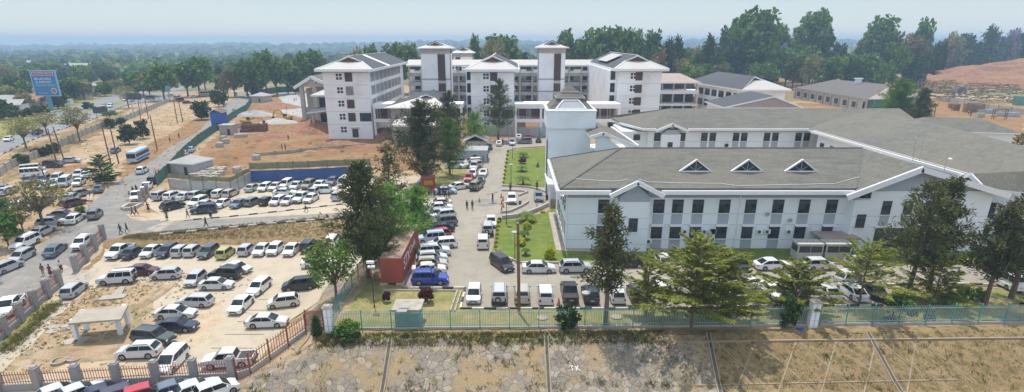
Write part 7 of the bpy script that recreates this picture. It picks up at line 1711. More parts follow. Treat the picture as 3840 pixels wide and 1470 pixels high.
def leaf(mb, c, a, b):
    n = len(mb.v); mb.v += [tuple(c-a-b), tuple(c+a-b*.5), tuple(c+a*1.1+b), tuple(c-a*.8+b*.7)]; mb.f.append([n, n+1, n+2, n+3]); mb.m.append(0)
def clump(mb, c, r, n, s, r_, flat_=1., hor=0.):
    for _ in range(n):
        d = rvec(r_); q = r*(r_.random()**.4); p = Vector((c[0]+d.x*q, c[1]+d.y*q, c[2]+d.z*q*flat_)); nrm = (rvec(r_)+Vector((0,0,hor))).normalized(); a = nrm.orthogonal().normalized(); b = nrm.cross(a); t = r_.uniform(0, 6.28)
        k = s*r_.uniform(.6, 1.3); leaf(mb, p, (a*math.cos(t)+b*math.sin(t))*k*.5, (b*math.cos(t)-a*math.sin(t))*k*.5)
def casuarina(H, Rr, seed, nl=46, dens=60, base=.16, sz=1.):
    """tall, ragged crown of drooping needle sprays"""
    r_ = random.Random(seed); tr = MB(); lf = MB(); pts = [Vector((0,0,-.4))]; x = Vector((0,0,0))
    for i in range(1, 9): x = Vector((x.x+r_.uniform(-.12,.12)*H*.05, x.y+r_.uniform(-.12,.12)*H*.05, H*i/8*.97)); pts.append(x)
    tr.tube(pts, [H*.02*(1-i/9.3)+.02 for i in range(9)], 7)
    for k in range(nl):
        f = base+(1-base)*(k+r_.random())/nl; z = f*H; i = min(7, int(f*8)); p0 = pts[i].lerp(pts[i+1], f*8-i) if i+1 < 9 else pts[-1]
        prof = (1-f)**.6*(.6+.4*min(1, (f-base+.08)/.2)); L = Rr*1.12*prof*r_.choice((.45,.7,.9,1.1,1.35))+.3; a = k*2.4+r_.uniform(-.5, .5); up = r_.uniform(.25, .8)
        d = Vector((math.cos(a), math.sin(a), up)).normalized(); p1 = p0+d*L*.6; p2 = p1+Vector((d.x, d.y, up*.5)).normalized()*L*.45
        tr.tube([p0, p1, p2], [.05+.03*(1-f), .03, .012], 4, cap=False)
        n = int(dens*1.5*(.3+L/Rr))
        for _ in range(n):
            t = r_.random()**.7; c = (p0.lerp(p1, t/.6) if t < .6 else p1.lerp(p2, (t-.6)/.4)); c = c+rvec(r_)*(L*.22+.15)*r_.random()+Vector((0,0,r_.uniform(-.45,.15)))
            v = (d*r_.uniform(.2,1)+rvec(r_)*.6+Vector((0,0,r_.uniform(-.9,.5)))).normalized(); w_ = v.cross(rvec(r_)).normalized()
            ln = r_.uniform(.25, .62)*sz; leaf(lf, c+v*ln*.5, v*ln*.5, w_*r_.uniform(.04,.085)*sz)
    return tr.mesh('trunk', M['trunk']), lf
def terminalia(H, Rr, seed, tiers=7, dens=1., trunk=.12):
    """one straight stem with rising feathery branches, broad below and pointed above"""
    r_ = random.Random(seed); tr = MB(); lf = MB(); tr.tube([(0,0,-.4),(0,0,H*.5),(r_.uniform(-.1,.1),0,H*.98)], [H*.018,H*.012,.02], 7)
    nb = tiers*9
    for k in range(nb):
        f0 = (k+.5)/nb; f = trunk+(1-trunk)*f0; z = H*f*.96; a = k*2.4+r_.uniform(-.3,.3); L = Rr*1.15*(1-f0)**.62*r_.choice((.55,.75,.9,1.,1.2))+.15; up = r_.uniform(.08,.42)+.35*f0
        e = Vector((math.cos(a)*L, math.sin(a)*L, z+L*up)); tr.tube([(0,0,z-.1), tuple(e)], [.03,.008], 4, cap=False)
        n = int(L*40*dens)
        for _ in range(n):
            t = r_.uniform(.12, 1.06)**.75; w_ = L*.24*(1.15-t)+.05; side = r_.uniform(-1, 1)*w_
            c = Vector((e.x*t-math.sin(a)*side, e.y*t+math.cos(a)*side, z+(e.z-z)*t+r_.uniform(-.08,.14)-abs(side)*.15-.15*t*t*L*.3))
            dr_ = Vector((math.cos(a)*.8-math.sin(a)*side/w_*.7, math.sin(a)*.8+math.cos(a)*side/w_*.7, r_.uniform(-.25,.35))).normalized(); nr = (Vector((0,0,1.3))+rvec(r_)*.8).normalized(); v = nr.cross(dr_).normalized(); s_ = r_.uniform(.09,.2)
            leaf(lf, c, dr_*s_, v*s_*.38)
    return tr.mesh('trunk', M['trunk']), lf
def broad(H, Rr, seed, nb=16, per=150, s=.26, base=.35, flat_=.75, trunk=True, lean=0):
    r_ = random.Random(seed); tr = MB(); lf = MB(); h0 = H*base
    if trunk: tr.tube([(0,0,-.4),(.05,0,h0),(lean,0,H*.75)], [H*.026,H*.018,H*.006], 7)
    for k in range(nb):
        a = k*2.4+r_.uniform(-.4,.4); f = (k+.5)/nb; z = h0+(H-h0)*(.12+.8*f); q = Rr*math.sqrt(max(.05, 1-((z-h0-(H-h0)*.4)/((H-h0)*.62))**2))*r_.uniform(.35,.85)
        c = Vector((math.cos(a)*q+lean*f, math.sin(a)*q, z)); rr = Rr*r_.uniform(.26,.46)
        if trunk: tr.tube([(0,0,h0*r_.uniform(.7,1)), (c.x*.45, c.y*.45, (h0+c.z)/2), tuple(c)], [H*.011,H*.007,.02], 5, cap=False)
        clump(lf, c, rr, int(per*(rr/Rr/.36)**2), s, r_, flat_, .5)
    return tr.mesh('trunk', M['trunk']), lf
_TM = {}
def mk(kind, v):
    """unit trees (height 10 m, crown radius 4 m unless noted), shared by all copies"""
    k = (kind, v)
    if k in _TM: return _TM[k]
    sd = hash(kind) % 1 + sum(map(ord, kind))*7+v
    if kind == 'euc': t, l = broad(10, 3.6, sd, 26, 46, .62, .3, .9); m = 'broad'
    elif kind == 'round': t, l = broad(10, 4.6, sd, 18, 60, .75, .2, .8); m = 'broad'
    elif kind == 'darkr': t, l = broad(10, 4.4, sd, 18, 60, .75, .1, .85); m = 'dark'
    elif kind == 'brownr': t, l = broad(10, 4.6, sd, 18, 50, .7, .2, .8); m = 'brown'
    elif kind == 'jac': t, l = broad(10, 4.6, sd, 18, 55, .7, .2, .8); m = 'jac'
    elif kind == 'olive': t, l = broad(10, 4.8, sd, 18, 50, .7, .25, .7); m = 'dry'
    elif kind == 'con': t, l = casuarina(10, 3.0, sd, 50, 14, .08, 2.6); m = 'dark'
    elif kind == 'thin': t, l = broad(10, 4.8, sd, 20, 70, .3, .4, .5); m = 'dry'
    elif kind == 'wide': t, l = broad(10, 6.5, sd, 22, 60, .6, .45, .35); m = 'broad'
    elif kind == 'bush': t, l = broad(10, 6, sd, 14, 90, .9, .02, .9, False); m = 'broad'
    elif kind == 'bushd': t, l = broad(10, 6, sd, 14, 90, .9, .02, .9, False); m = 'dark'
    elif kind == 'bushy': t, l = broad(10, 6, sd, 16, 200, .9, .05, .9, True); m = 'yel'
    elif kind == 'bushp': t, l = broad(10, 6, sd, 16, 220, .8, .3, .8, True); m = 'purp'
    elif kind == 'cone':
        r_ = random.Random(sd); t = MB(); t.tube([(0,0,-.3),(0,0,8)], [.5,.1], 6); t = t.mesh('trunk', M['trunk']); l = MB()
        for i in range(40): z = .3+9.2*i/40; q = 3.6*(min(1, (z+1.2)/3.2))*(1-z/10.2)**.75; [clump(l, (math.cos(a_)*q*.62, math.sin(a_)*q*.62, z), .9+q*.32, 26, .42, r_) for a_ in (i*2.4, i*2.4+2.1, i*2.4+4.2)]
        m = 'dark'
    me = l.mesh('crown', FO[m]); _TM[k] = (t, me); return _TM[k]
LBL = dict(euc='tall open crowned green tree', round='rounded leafy green tree', darkr='dense dark green tree', brownr='rusty brown leaved tree', jac='purple blossoming tree', olive='olive brown thin leaved tree', con='dark pointed conifer', thin='sparse thin leaved tree', wide='flat spreading green tree', bush='green bush', bushd='dark green bush', bushy='yellow green clipped bush', bushp='dark purple bush', cone='dark cone shaped shrub')
NM = dict(bush='shrub', bushd='shrub', bushy='shrub', bushp='shrub', cone='conical_shrub', con='conifer_tree')
def tree(kind, t, xb, yb, yt, wpx, lab, v=0, grp=None, rz=None, yb2=None):
    """base pixel, top pixel row, crown width in photo pixels of that crop"""
    p = g(t, xb, yb); s_ = TL[t][2]; top = oy(t, xb, yt, p.y); H = max(.4, top.z-p.z); dep = p.y*CP+(HC-p.z)*SP; wd = wpx/s_/F0*dep
    tm, cm = mk(kind, v); k = {'euc':7.2,'round':9.,'darkr':8.8,'brownr':9.2,'jac':9.2,'olive':9.6,'con':5.6,'thin':9.6,'wide':13.,'bush':11.5,'bushd':11.5,'bushy':11.5,'bushp':11.5,'cone':7.2}[kind]
    o = thing(NM.get(kind, 'tree'), lab, 'bush' if 'bush' in kind or kind == 'cone' else 'tree', tuple(p), rz if rz is not None else rnd.uniform(0, 6.28), grp)
    o.scale = (wd/k, wd/k, H/10); link('trunk', tm, o) if not (kind in ('bush', 'bushd')) else None; link('crown' if 'bush' not in kind else 'foliage', cm, o); return o
def big(fn, mat, t, xb, yb, xt, yt, wpx, seed, lab, name, zadd=0, **kw):
    p = g(t, xb, yb); top = oy(t, xt, yt, p.y); H = top.z-p.z; dep = p.y*CP+(HC-p.z)*SP; Rr = wpx/TL[t][2]/F0*dep/2
    tm, lf = fn(H, Rr, seed, **kw); o = thing(name, lab, 'tree', tuple(p)); link('trunk', tm, o); link('crown', lf.mesh('crown', FO[mat]), o); o.rotation_euler.y = R(0)
    return o
# near trees, one by one
big(casuarina, 'cas', 'o', 1383, 1043, 1378, 600, 250, 11, 'large dark casuarina left of the red container, hiding part of the car park', 'casuarina_tree', nl=70, dens=110)
big(casuarina, 'cas', 'o', 1591, 690, 1588, 372, 250, 12, 'tall dark casuarina above the crowd and kiosk', 'casuarina_tree', nl=84, dens=140, base=.1)
big(casuarina, 'cas', 'o', 1470, 800, 1475, 535, 130, 13, 'thin brownish casuarina between the two large dark ones', 'casuarina_tree', nl=36, dens=50)
big(casuarina, 'cas', 'o', 1690, 600, 1683, 335, 150, 14, 'dark slender casuarina in front of the low hall', 'casuarina_tree', nl=54, dens=110, base=.1)
big(casuarina, 'cas', 'o', 1868, 527, 1862, 292, 135, 15, 'ragged dark casuarina standing before the middle ward block', 'casuarina_tree', nl=54, dens=110, base=.22)
big(casuarina, 'casm', 'o', 2271, 1223, 2300, 757, 200, 16, 'slim casuarina with green tip standing before the long building', 'casuarina_tree', nl=54, dens=52, base=.3)
big(casuarina, 'casm', 'o', 3403, 1112, 3470, 668, 230, 17, 'tall dark casuarina before the large gable, left of the pair', 'casuarina_tree', nl=54, dens=68, base=.26)
big(casuarina, 'casm', 'o', 3482, 1090, 3575, 655, 160, 18, 'tall dark casuarina before the large gable, right of the pair', 'casuarina_tree', nl=50, dens=66, base=.28)
big(casuarina, 'casm', 'o', 3691, 1151, 3745, 760, 210, 19, 'dark casuarina near the right edge with bare lower trunk', 'casuarina_tree', nl=54, dens=90, base=.3)
big(casuarina, 'cas', 'o', 3790, 1120, 3842, 640, 230, 20, 'tallest casuarina cut by the right edge of the view', 'casuarina_tree', nl=60, dens=95, base=.2)
big(casuarina, 'casg', 'o', 1688, 657, 1693, 440, 120, 21, 'feathery light green tree left of the security booth', 'feathery_tree', nl=50, dens=80)
big(casuarina, 'casg', 'o', 1780, 560, 1772, 420, 150, 22, 'light green feathery tree beside the dark casuarina and booth', 'feathery_tree', nl=50, dens=70)
big(casuarina, 'casg', 'o', 1465, 960, 1475, 690, 220, 23, 'bushy light green tree between dark casuarina and container', 'feathery_tree', nl=60, dens=90, base=.05)
big(casuarina, 'casg', 'o', 1568, 870, 1570, 700, 150, 24, 'low green feathery tree behind the angled row of cars', 'feathery_tree', nl=44, dens=80, base=.05)
big(casuarina, 'casg', 'o', 3350, 465, 3352, 292, 130, 25, 'bright green bushy tree beyond the big roof, left of two', 'feathery_tree', nl=80, dens=260, base=.05)
big(casuarina, 'cas', 'o', 3440, 475, 3450, 328, 80, 26, 'dark thin tree beyond the big roof, right of two', 'casuarina_tree', nl=60, dens=200, base=.05)
big(terminalia, 'term', 'o', 2591, 1226, 2600, 880, 400, 31, 'widest olive green tiered tree in front of the parked cars', 'tiered_tree', tiers=9, dens=1.5, trunk=.16)
big(terminalia, 'term', 'o', 2700, 1210, 2710, 935, 290, 38, 'olive green tiered tree merging with the widest one on its right', 'tiered_tree', tiers=8, dens=1.3)
big(terminalia, 'term', 'o', 2971, 1170, 2985, 985, 265, 32, 'bright tiered tree left of the white fence pillar', 'tiered_tree', tiers=6, dens=1.8)
big(terminalia, 'term', 'o', 3219, 1149, 3252, 900, 290, 33, 'light tiered tree over the white saloon at the right', 'tiered_tree', tiers=7, dens=.8, trunk=.3)
big(terminalia, 'term', 'o', 3495, 1149, 3520, 975, 240, 34, 'tiered green tree between the dark trunks', 'tiered_tree', tiers=6, dens=1.)
big(terminalia, 'term', 'o', 2420, 1190, 2440, 950, 150, 35, 'small pale tiered tree at the left of the widest one', 'tiered_tree', tiers=6, dens=1.1)
big(terminalia, 'broad', 'o', 392, 690, 375, 578, 105, 36, 'young tiered tree shading a black sedan on the dirt lot', 'tiered_tree', tiers=7, dens=1.6)
for x, yb, yt, w_, l in ((3555,520,458,125,'left of three behind the big roof'),(3670,545,508,85,'middle and lowest behind the big roof'),(3825,560,502,110,'right of three behind the big roof')):
    big(terminalia, 'term', 'o', x, yb, x, yt, w_, int(x), 'bright green tiered tree top, '+l, 'tiered_tree', tiers=5, dens=1.5)
big(broad, 'broad', 'o', 1262, 1123, 1245, 905, 195, 41, 'open leafy green tree on the bank beside the lower car park', 'leafy_tree', nb=26, per=120, s=.24, base=.34, flat_=.85)
tree('cone', 'o', 1191, 1262, 1185, 55, 'dark conical shrub by the white corner pillar')
tree('bush', 'o', 1300, 1262, 1215, 110, 'pale leafy bush beside the white corner pillar'); tree('bush', 'V', 350, 590, 520, 110, 'scrubby bush spilling over the top of the stone slope', 1)
tree('bushp', 'V', 970, 290, 178, 112, 'round dark purple bush by the green lawn patch'); tree('bushp', 'V', 655, 285, 205, 62, 'thin brownish purple bush left of the round one', 1)
tree('bushd', 'W', 855, 500, 335, 190, 'big dark grey green bush against the fence below the black pickup'); tree('bushd', 'X', 1120, 500, 290, 135, 'tall dark bush pushed against the fence left of the white pillar', 1)
tree('bush', 'Y', 660, 345, 255, 225, 'rounded bright green bush behind the right hand fence'); tree('bush', 'Y', 1075, 345, 250, 180, 'green bush between the dark trunks at right', 1); tree('bush', 'Y', 1150, 250, 175, 90, 'small green bush behind the fence trees', 2); tree('bush', 'Y', 1255, 300, 205, 100, 'light green bush near the right hand trunks', 1)
for t, xb, yb, yt, w_, l in (('R',55,665,558,108,'round yellow bush on the lawn corner by the long building'),('L',1668,150,82,82,'clipped yellow bush below the lower palm'),('L',1615,300,235,95,'yellow green bush on the lower lawn by the pole'),('K',1322,860,838,45,'tiny yellow green bush near the outer ramp wall'),('U',1145,718,660,110,'yellow green hedge clump at right, left one'),('U',1255,722,665,90,'yellow green hedge clump at right, right one'),('S',425,730,690,70,'low yellow bush by the blue grey car'),('R',610,610,590,40,'tiny yellow shrub on the shaded lawn')): tree('bushy', t, xb, yb, yt, w_, l)
for k in range(9): tree('bushy', 'K', 1000-k*5.5+(8 if k < 3 else 0), 300+k*36, 278+k*36, 26, 'low yellow hedge along the upper lawn, '+ORD[k]+' clump from the top', group=None) if False else tree('bushy', 'K', 997-k*5.2, 300+k*36, 276+k*36, 28, 'low yellow hedge along the upper lawn, '+ORD[k]+' clump from the top', k % 2)
for k in range(8): tree('bushy', 'L', 1405-k*5, 90+k*38, 62+k*38, 36, 'yellow hedge along the lower lawn, '+ORD[k]+' clump from the top', k % 2)
tree('bushd', 'L', 1412, 80, 38, 42, 'clipped dark shrub at the corner of the lower lawn'); tree('bushd', 'L', 715, 150, 70, 75, 'boxy dark hedge left of the grey SUV'); tree('bushd', 'L', 620, 165, 95, 90, 'dark shrub behind the container top', 1)
tree('bushp', 'K', 1137, 405, 355, 70, 'dark purple ball bush on the upper lawn')
# palms
def palm(lab, t, xb, yb, yt, w_, seed):
    p = g(t, xb, yb); p.z += .08; top = oy(t, xb, yt, p.y); dep = p.y*CP+HC*SP; Rr = w_/TL[t][2]/F0*dep/2; H = max(.8, (top.z-p.z)*.55); r_ = random.Random(seed)
    o = thing('palm_tree', lab, 'palm', tuple(p)); mb = MB(); mb.tube([(0,0,-.2),(0,0,H*.5),(0,0,H)], [.24,.2,.26], 8); mb.build('trunk', M['trunk'], o); lf = MB()
    for k in range(22):
        a = k*2.4; up = r_.uniform(.15, 1.2); pts = []
        for i in range(6): s_ = i/5; pts.append(Vector((math.cos(a)*Rr*s_, math.sin(a)*Rr*s_, H+Rr*(up*s_-(.55+up*.6)*s_*s_))))
        for i in range(5):
            d = (pts[i+1]-pts[i]); e = d.cross(Vector((0,0,1))).normalized()
            for q in range(5):
                c = pts[i].lerp(pts[i+1], q/5)
                for s in (-1, 1): v = (e*s+d.normalized()*.6+Vector((0,0,-.25))).normalized(); ln = Rr*.26*(1-.5*abs((i+q/5)/5-.4)); leaf(lf, c+v*ln*.5, v*ln*.5, d.normalized()*.035)
    link('crown', lf.mesh('crown', FO['palm']), o)
palm('date palm nearest the ramp on the upper lawn', 'K', 1138, 605, 478, 160, 1); palm('palm behind the purple ball bush on the upper lawn', 'K', 1140, 350, 283, 100, 2); palm('thin palm in the middle of the upper lawn', 'K', 1128, 478, 395, 110, 3)
palm('large palm on the lower lawn below the ramp', 'K', 1165, 945, 818, 200, 4); palm('small palm at the middle of the lower lawn', 'L', 1640, 245, 120, 110, 5); palm('small palm lowest on the lower lawn', 'L', 1655, 392, 290, 90, 6)
# left side trees
tree('thin', 'B', 410, 925, 470, 560, 'sparse brown branched tree leaning over the parked cars at left'); tree('thin', 'B', 225, 985, 700, 300, 'thin brown tree at the far left by the road', 1)
tree('round', 'C', 95, 190, -200, 330, 'bright green tree crown at the left edge', 1); tree('round', 'B', 20, 860, 640, 190, 'green tree at the left edge above the parked cars', 2); tree('bush', 'B', 745, 790, 728, 90, 'small green bush at the road edge'); tree('bush', 'B', 120, 870, 800, 160, 'green bush left of the thin brown tree', 1)
tree('darkr', 'A', 1200, 1085, 905, 170, 'dark dense tree on the dirt lot, left of the pair'); tree('darkr', 'A', 1325, 1035, 865, 130, 'dark dense tree on the dirt lot, right of the pair', 1); tree('darkr', 'A', 1865, 862, 690, 190, 'dark round crowned tree alone on the far dirt', 2)
for a in (('thin','A',740,1055,730,260,'sparse tree behind the block wall, tallest there'),('thin','A',1190,750,545,220,'sparse tree beside the dark signboard',1),('thin','A',435,1000,790,280,'sparse tree on the verge left of the poles',1),('thin','A',245,1125,830,340,'olive tree hiding the white car on the carriageway',0),('euc','A',1525,685,355,270,'tall green tree by the far roadside',1),('euc','A',1850,640,290,300,'tallest roadside tree above the market stalls'),('euc','A',1740,650,350,260,'green tree left of the tallest roadside tree',2),
 ('wide','A',1020,860,780,160,'low flat topped green tree behind the wall'),('bushd','B',205,335,240,140,'dark bush against the block wall, leftmost'),('bushd','B',380,260,180,130,'bush against the block wall, second',1),('bushd','B',500,230,140,120,'bush against the block wall, third'),('bushd','A',1030,935,850,120,'dark shrub against the wall beside the flat topped tree',1),('bushd','A',1120,900,840,90,'shrub against the wall, rightmost'),
 ('darkr','G',150,740,588,130,'clipped round tree on the sandy verge, left'),('darkr','G',195,715,590,100,'clipped round tree on the sandy verge, right',1)): tree(*a)
gl_ = [('euc',600,640,228,230,0),('euc',530,660,300,210,1),('euc',690,635,290,220,2),('euc',420,650,310,200,0),('euc',790,620,300,200,1),('euc',930,600,250,220,2),('euc',1060,600,222,240,0),('euc',1130,560,300,160,1),('olive',300,650,370,200,0),('olive',240,655,420,160,1),('darkr',170,620,390,120,0),('darkr',480,655,400,170,1),('darkr',860,620,400,170,2),('euc',30,600,300,180,1),('darkr',800,420,250,150,0),('con',1262,330,262,70,0)]
for i, (k, x, yb, yt, w_, v) in enumerate(gl_): tree(k, 'G', x, yb, yt, w_, LBL[k]+' behind the site, '+('%s from the left' % ORD[sorted(q[1] for q in gl_).index(x)] if sorted(q[1] for q in gl_).index(x) < 10 else 'by the portico, '+['first','second','third','fourth','fifth','sixth'][sorted(q[1] for q in gl_).index(x)-10]+' rightward'), v, 'trees behind the building site')
# behind ward blocks: base hidden, use fixed far distance
def ftree(kind, x, yt, w_, Y, lab, v=0, grp=None):
    top = onY(x, yt, Y)
    if top.z > 48.3: Y *= 19/(top.z-29); top = onY(x, yt, Y)
    z0 = hh(top.x, Y); H = max(3, top.z-z0); wd = w_/F0*(Y*CP+(HC-z0)*SP); tm, cm = mk(kind, v)
    k = {'euc':7.2,'round':9.,'darkr':8.8,'brownr':9.2,'jac':9.2,'olive':9.6,'con':5.6,'thin':9.6,'wide':13.,'bush':11.5,'bushd':11.5}[kind]
    o = thing(NM.get(kind, 'tree'), lab, 'tree' if 'bush' not in kind else 'bush', (top.x, Y, z0), rnd.uniform(0, 6.28), grp); o.scale = (wd/k, wd/k, H/10)
    if 'bush' not in kind: link('trunk', tm, o)
    link('crown', cm, o); return o
fl = [('olive',1330,185,75,285,0),('euc',1385,172,80,300,0),('euc',1480,168,110,300,1),('euc',1530,172,100,310,2),('darkr',1440,205,80,295,1),('euc',1778,135,50,330,0),('olive',1850,150,110,310,1),('euc',1905,140,120,320,1),('euc',1860,140,110,330,2),('darkr',1960,200,60,330,0),
 ('euc',2120,118,100,320,0),('euc',2190,150,90,330,2),('euc',2250,110,130,325,1),('euc',2330,105,130,320,0),('euc',2380,120,100,330,2),('darkr',2290,190,120,300,0),('euc',2450,118,90,330,1),('darkr',2425,200,80,310,1),('con',2510,150,60,310,0),('con',2545,138,50,340,1),('brownr',2470,192,70,300,0),('round',2560,180,110,300,1),('olive',2610,180,110,320,0),('con',2668,135,70,300,2),('darkr',2690,215,80,290,0),
 ('euc',2830,38,190,330,0),('euc',2790,70,120,345,1),('euc',2870,60,110,345,2),('darkr',2770,150,110,310,0),('darkr',2850,180,150,300,1),('euc',2935,92,90,350,0),('jac',2935,165,60,330,0),('round',2965,180,110,310,0),('euc',3060,50,130,350,1),('euc',3090,48,90,360,2),('darkr',3085,130,110,330,1),('darkr',3150,165,70,350,2),('round',3030,170,110,320,2),('round',2990,205,90,290,1),('olive',3050,205,80,280,1),('olive',2700,240,90,270,0),('round',2640,240,100,275,2),('wide',2870,235,130,265,1),('bush',2600,250,110,262,0),('olive',2560,220,90,268,1),
 ('euc',3320,72,140,350,2),('euc',3290,100,100,360,0),('darkr',3330,135,110,330,0),('darkr',3300,185,100,300,1),('wide',3370,165,100,300,0),('euc',3475,76,75,350,1),('brownr',3440,145,120,340,0),('olive',3420,128,110,390,1),('darkr',3500,195,70,320,2),('brownr',3560,142,110,320,1),('darkr',3530,160,60,330,0),('brownr',3600,165,80,330,0),('bushd',3450,205,80,300,0),('darkr',3660,165,90,330,1),('con',3725,100,70,360,1),('jac',3780,120,100,350,1),('jac',3740,132,60,345,0),('darkr',3830,115,90,360,2),('round',3710,155,100,330,0),('round',3790,150,80,320,1),('darkr',3640,130,80,420,0),('olive',3600,128,80,440,0),('darkr',3240,192,90,330,1),('round',3200,200,110,300,0),('round',3140,215,110,290,1),('darkr',3210,225,80,270,2),('bush',3320,225,80,280,1),('olive',3120,190,80,330,0),('round',3260,200,90,290,2),('bushd',3120,240,50,262,1),('darkr',2740,100,80,350,2)]
fl.sort(key=lambda a: a[1]); cnt = {}
for k, x, yt, w_, Y, v in fl: cnt.setdefault(k, []).append(x)
for k, x, yt, w_, Y, v in fl:
    i = cnt[k].index(x); n = len(cnt[k]); far = 'of the far tree line'
    Y = 545 if x > 3540 else Y*(1.28 if x > 2550 else 1.12)
    od = ORD[i] if i < 10 else ORD[i-10]+' past the tenth' if i < 20 else ORD[i-20]+' past the twentieth'
    ftree(k, x, yt, w_, Y, f'{LBL[k]} in far tree line, {od} from left', v, 'trees on the horizon right of the ward blocks')
# houses and trees in the valley on the left
house_n = 0
def house(x, y, w_, d, hgt, mr, mw, lab, rz=0, grp='small houses in the valley'):
    p = G(x, y); b = thing('house', lab, 'house', tuple(p), rz, grp); mb = MB(); mb.bb(-w_/2, w_/2, 0, d, -1, hgt); mb.build('wall', M[mw], b)
    mb = MB(); r0, r1 = (-w_/2-.6, d/2, hgt+d*.26), (w_/2+.6, d/2, hgt+d*.26); slabf(mb, [(-w_/2-.6,-.7,hgt), (w_/2+.6,-.7,hgt), r1, r0], .2); slabf(mb, [r0, r1, (w_/2+.6,d+.7,hgt), (-w_/2-.6,d+.7,hgt)], .2); mb.build('roof', [M[mr], M[mr]], b)
    mb = MB(); 
    for k in range(3): X = -w_/2+w_*(k+.5)/3; mb.bb(X-.7, X+.7, -.05, -.003, .9, 2.1)
    mb.build('window', M['glass'], b)
    return b
hs = [(px('A',365,735),20,9,3,'tile','whitenew','long red roofed house right behind the billboard post'),(px('A',35,760),9,10,3.2,'tin','whitenew','white gabled house at the far left edge'),(px('A',100,790),8,8,3,'tin','white','grey roofed white house just left of the billboard'),(px('A',30,640),12,8,3,'tile','whitenew','red roofed house at the left edge, higher up'),(px('A',190,640),14,8,3,'tile','whitenew','red roofed house left of the billboard'),
 (px('A',700,450),34,16,8,'tin','whitenew','large pale hall among the trees right of the billboard'),(px('A',960,470),22,12,5,'tin','cement','pale roofed building right of the large pale hall'),(px('A',890,610),16,9,3,'tin','cement','grey roofed house by the flat green tree'),(px('A',600,640),10,8,3,'tile','whitenew','orange roofed house right of the billboard'),(px('A',225,440),18,9,4,'tin','whitenew','pale roofed house above the billboard left corner'),(px('A',860,395),16,9,4,'tin','whitenew','small pale house on the valley side'),(px('A',225,530),14,8,3,'tile','whitenew','brown roofed house half way left of the billboard')]
for (q, w_, d, hg, mr, mw, lab) in hs: house(q[0], q[1], w_, d, hg, mr, mw, lab, rnd.uniform(-.3,.3))
r_ = random.Random(5)
for i in range(46):
    x = r_.uniform(0, 1150); y = r_.uniform(215, 262)-x*.02; w_ = r_.uniform(12, 30)
    house(x, y, w_, w_*.45, r_.uniform(3.5, 6), r_.choice(['tin','tin','tile','gravelroof']), 'whitenew', 'pale roofed house speck on the hazy far side of the valley', r_.uniform(-.4,.4), 'far houses across the valley')
for q, lab in (((2935,262),'low pale house between the trees'),((3190,200),'brown roofed house among the far trees'),((3840,190),'green walled house at the right edge behind the mound'),((3600,205),'pale shed left of the mound behind the brown tree'),((3110,230),'grey walled hut by the signboard')): house(q[0], q[1], 14, 8, 3.2, 'gravelroof', 'whitenew', lab)
vt = []
tries = 0
while len(vt) < 150 and tries < 4000:
    tries += 1; x = r_.uniform(-20, 1200); y = r_.uniform(212, 415); lim = 415-x*.10 if x < 500 else 365-(x-500)*.12
    if y > lim-8: continue
    if 120 < x < 240 and 345 < y: continue
    p = G(x, y)
    if any((p-q).length < 9+p.length*.012 for q in vt): continue
    vt.append(p)
    d = p.length; k = r_.choice(['round','darkr','euc','olive','round','darkr','euc']); H = r_.uniform(6, 12)*(1+.25*(d > 500)); tm, cm = mk(k, r_.randrange(3)); w_ = H*r_.uniform(.9, 1.4)
    o = thing('tree', LBL[k]+' in the hazy valley beyond the carriageway', 'tree', tuple(p), r_.uniform(0,6.28), 'valley trees, '+LBL[k]); o.scale = (w_/9, w_/9, H/10); link('trunk', tm, o); link('crown', cm, o)
for (x, y, H) in [(px('A',80,800),0,4),(px('A',150,840),0,3),(px('A',260,830),0,3),(px('A',330,810),0,3.5),(px('A',60,860),0,4),(px('A',180,720),0,8),(px('A',500,740),0,9),(px('A',540,760),0,8),(px('A',820,760),0,3),(px('A',240,760),0,7),(px('A',30,830),0,7),(px('A',400,800),0,3),(px('A',660,700),0,10),(px('A',780,670),0,10),(px('A',1390,650),0,12),(px('A',1330,640),0,13),(px('A',1250,630),0,11)]:
    p = G(*x); k = r_.choice(['darkr','round','olive']) if H > 5 else 'bushd'; tm, cm = mk(k, r_.randrange(3)); o = thing('tree' if H > 5 else 'shrub', LBL[k]+' along the far side of the carriageway', 'tree' if H > 5 else 'bush', tuple(p), r_.uniform(0,6.28), 'roadside growth, '+LBL[k]); s_ = H*(1.1 if H > 5 else 1.6)/(9 if H > 5 else 11.5); o.scale = (s_, s_, H/10)
    if H > 5: link('trunk', tm, o)
    link('crown', cm, o)
# far woodland as one mass
for nm, X0, X1, n in (('woodland', -1, 1, 5200),):
    mb = MB(); q_ = random.Random(9)
    for _ in range(n):
        u = q_.uniform(-1.05, 1.05); d = 520+3500*q_.random()**1.1; X, Y = u*d*1.0, d
        if X > 0 and d < 560: continue
        z = hh(X, Y); rr = q_.uniform(4, 9)*(1+d/2600); mat = 0 if q_.random() < .6 else (1 if q_.random() < .6 else 2); m0 = len(mb.m)
        for _k in range(16):
            dd = rvec(q_); dd.z = abs(dd.z); c = Vector((X, Y, z+rr*.35))+Vector((dd.x*rr, dd.y*rr, dd.z*rr*.75)); nr = (dd+rvec(q_)*.5).normalized(); a = nr.orthogonal().normalized(); b = nr.cross(a); k = rr*q_.uniform(.35, .6); leaf(mb, c, a*k, b*k)
        for i in range(m0, len(mb.m)): mb.m[i] = mat
    tag(mb.build(nm, [FO['dark'], FO['broad'], FO['dry']]), kind='stuff')
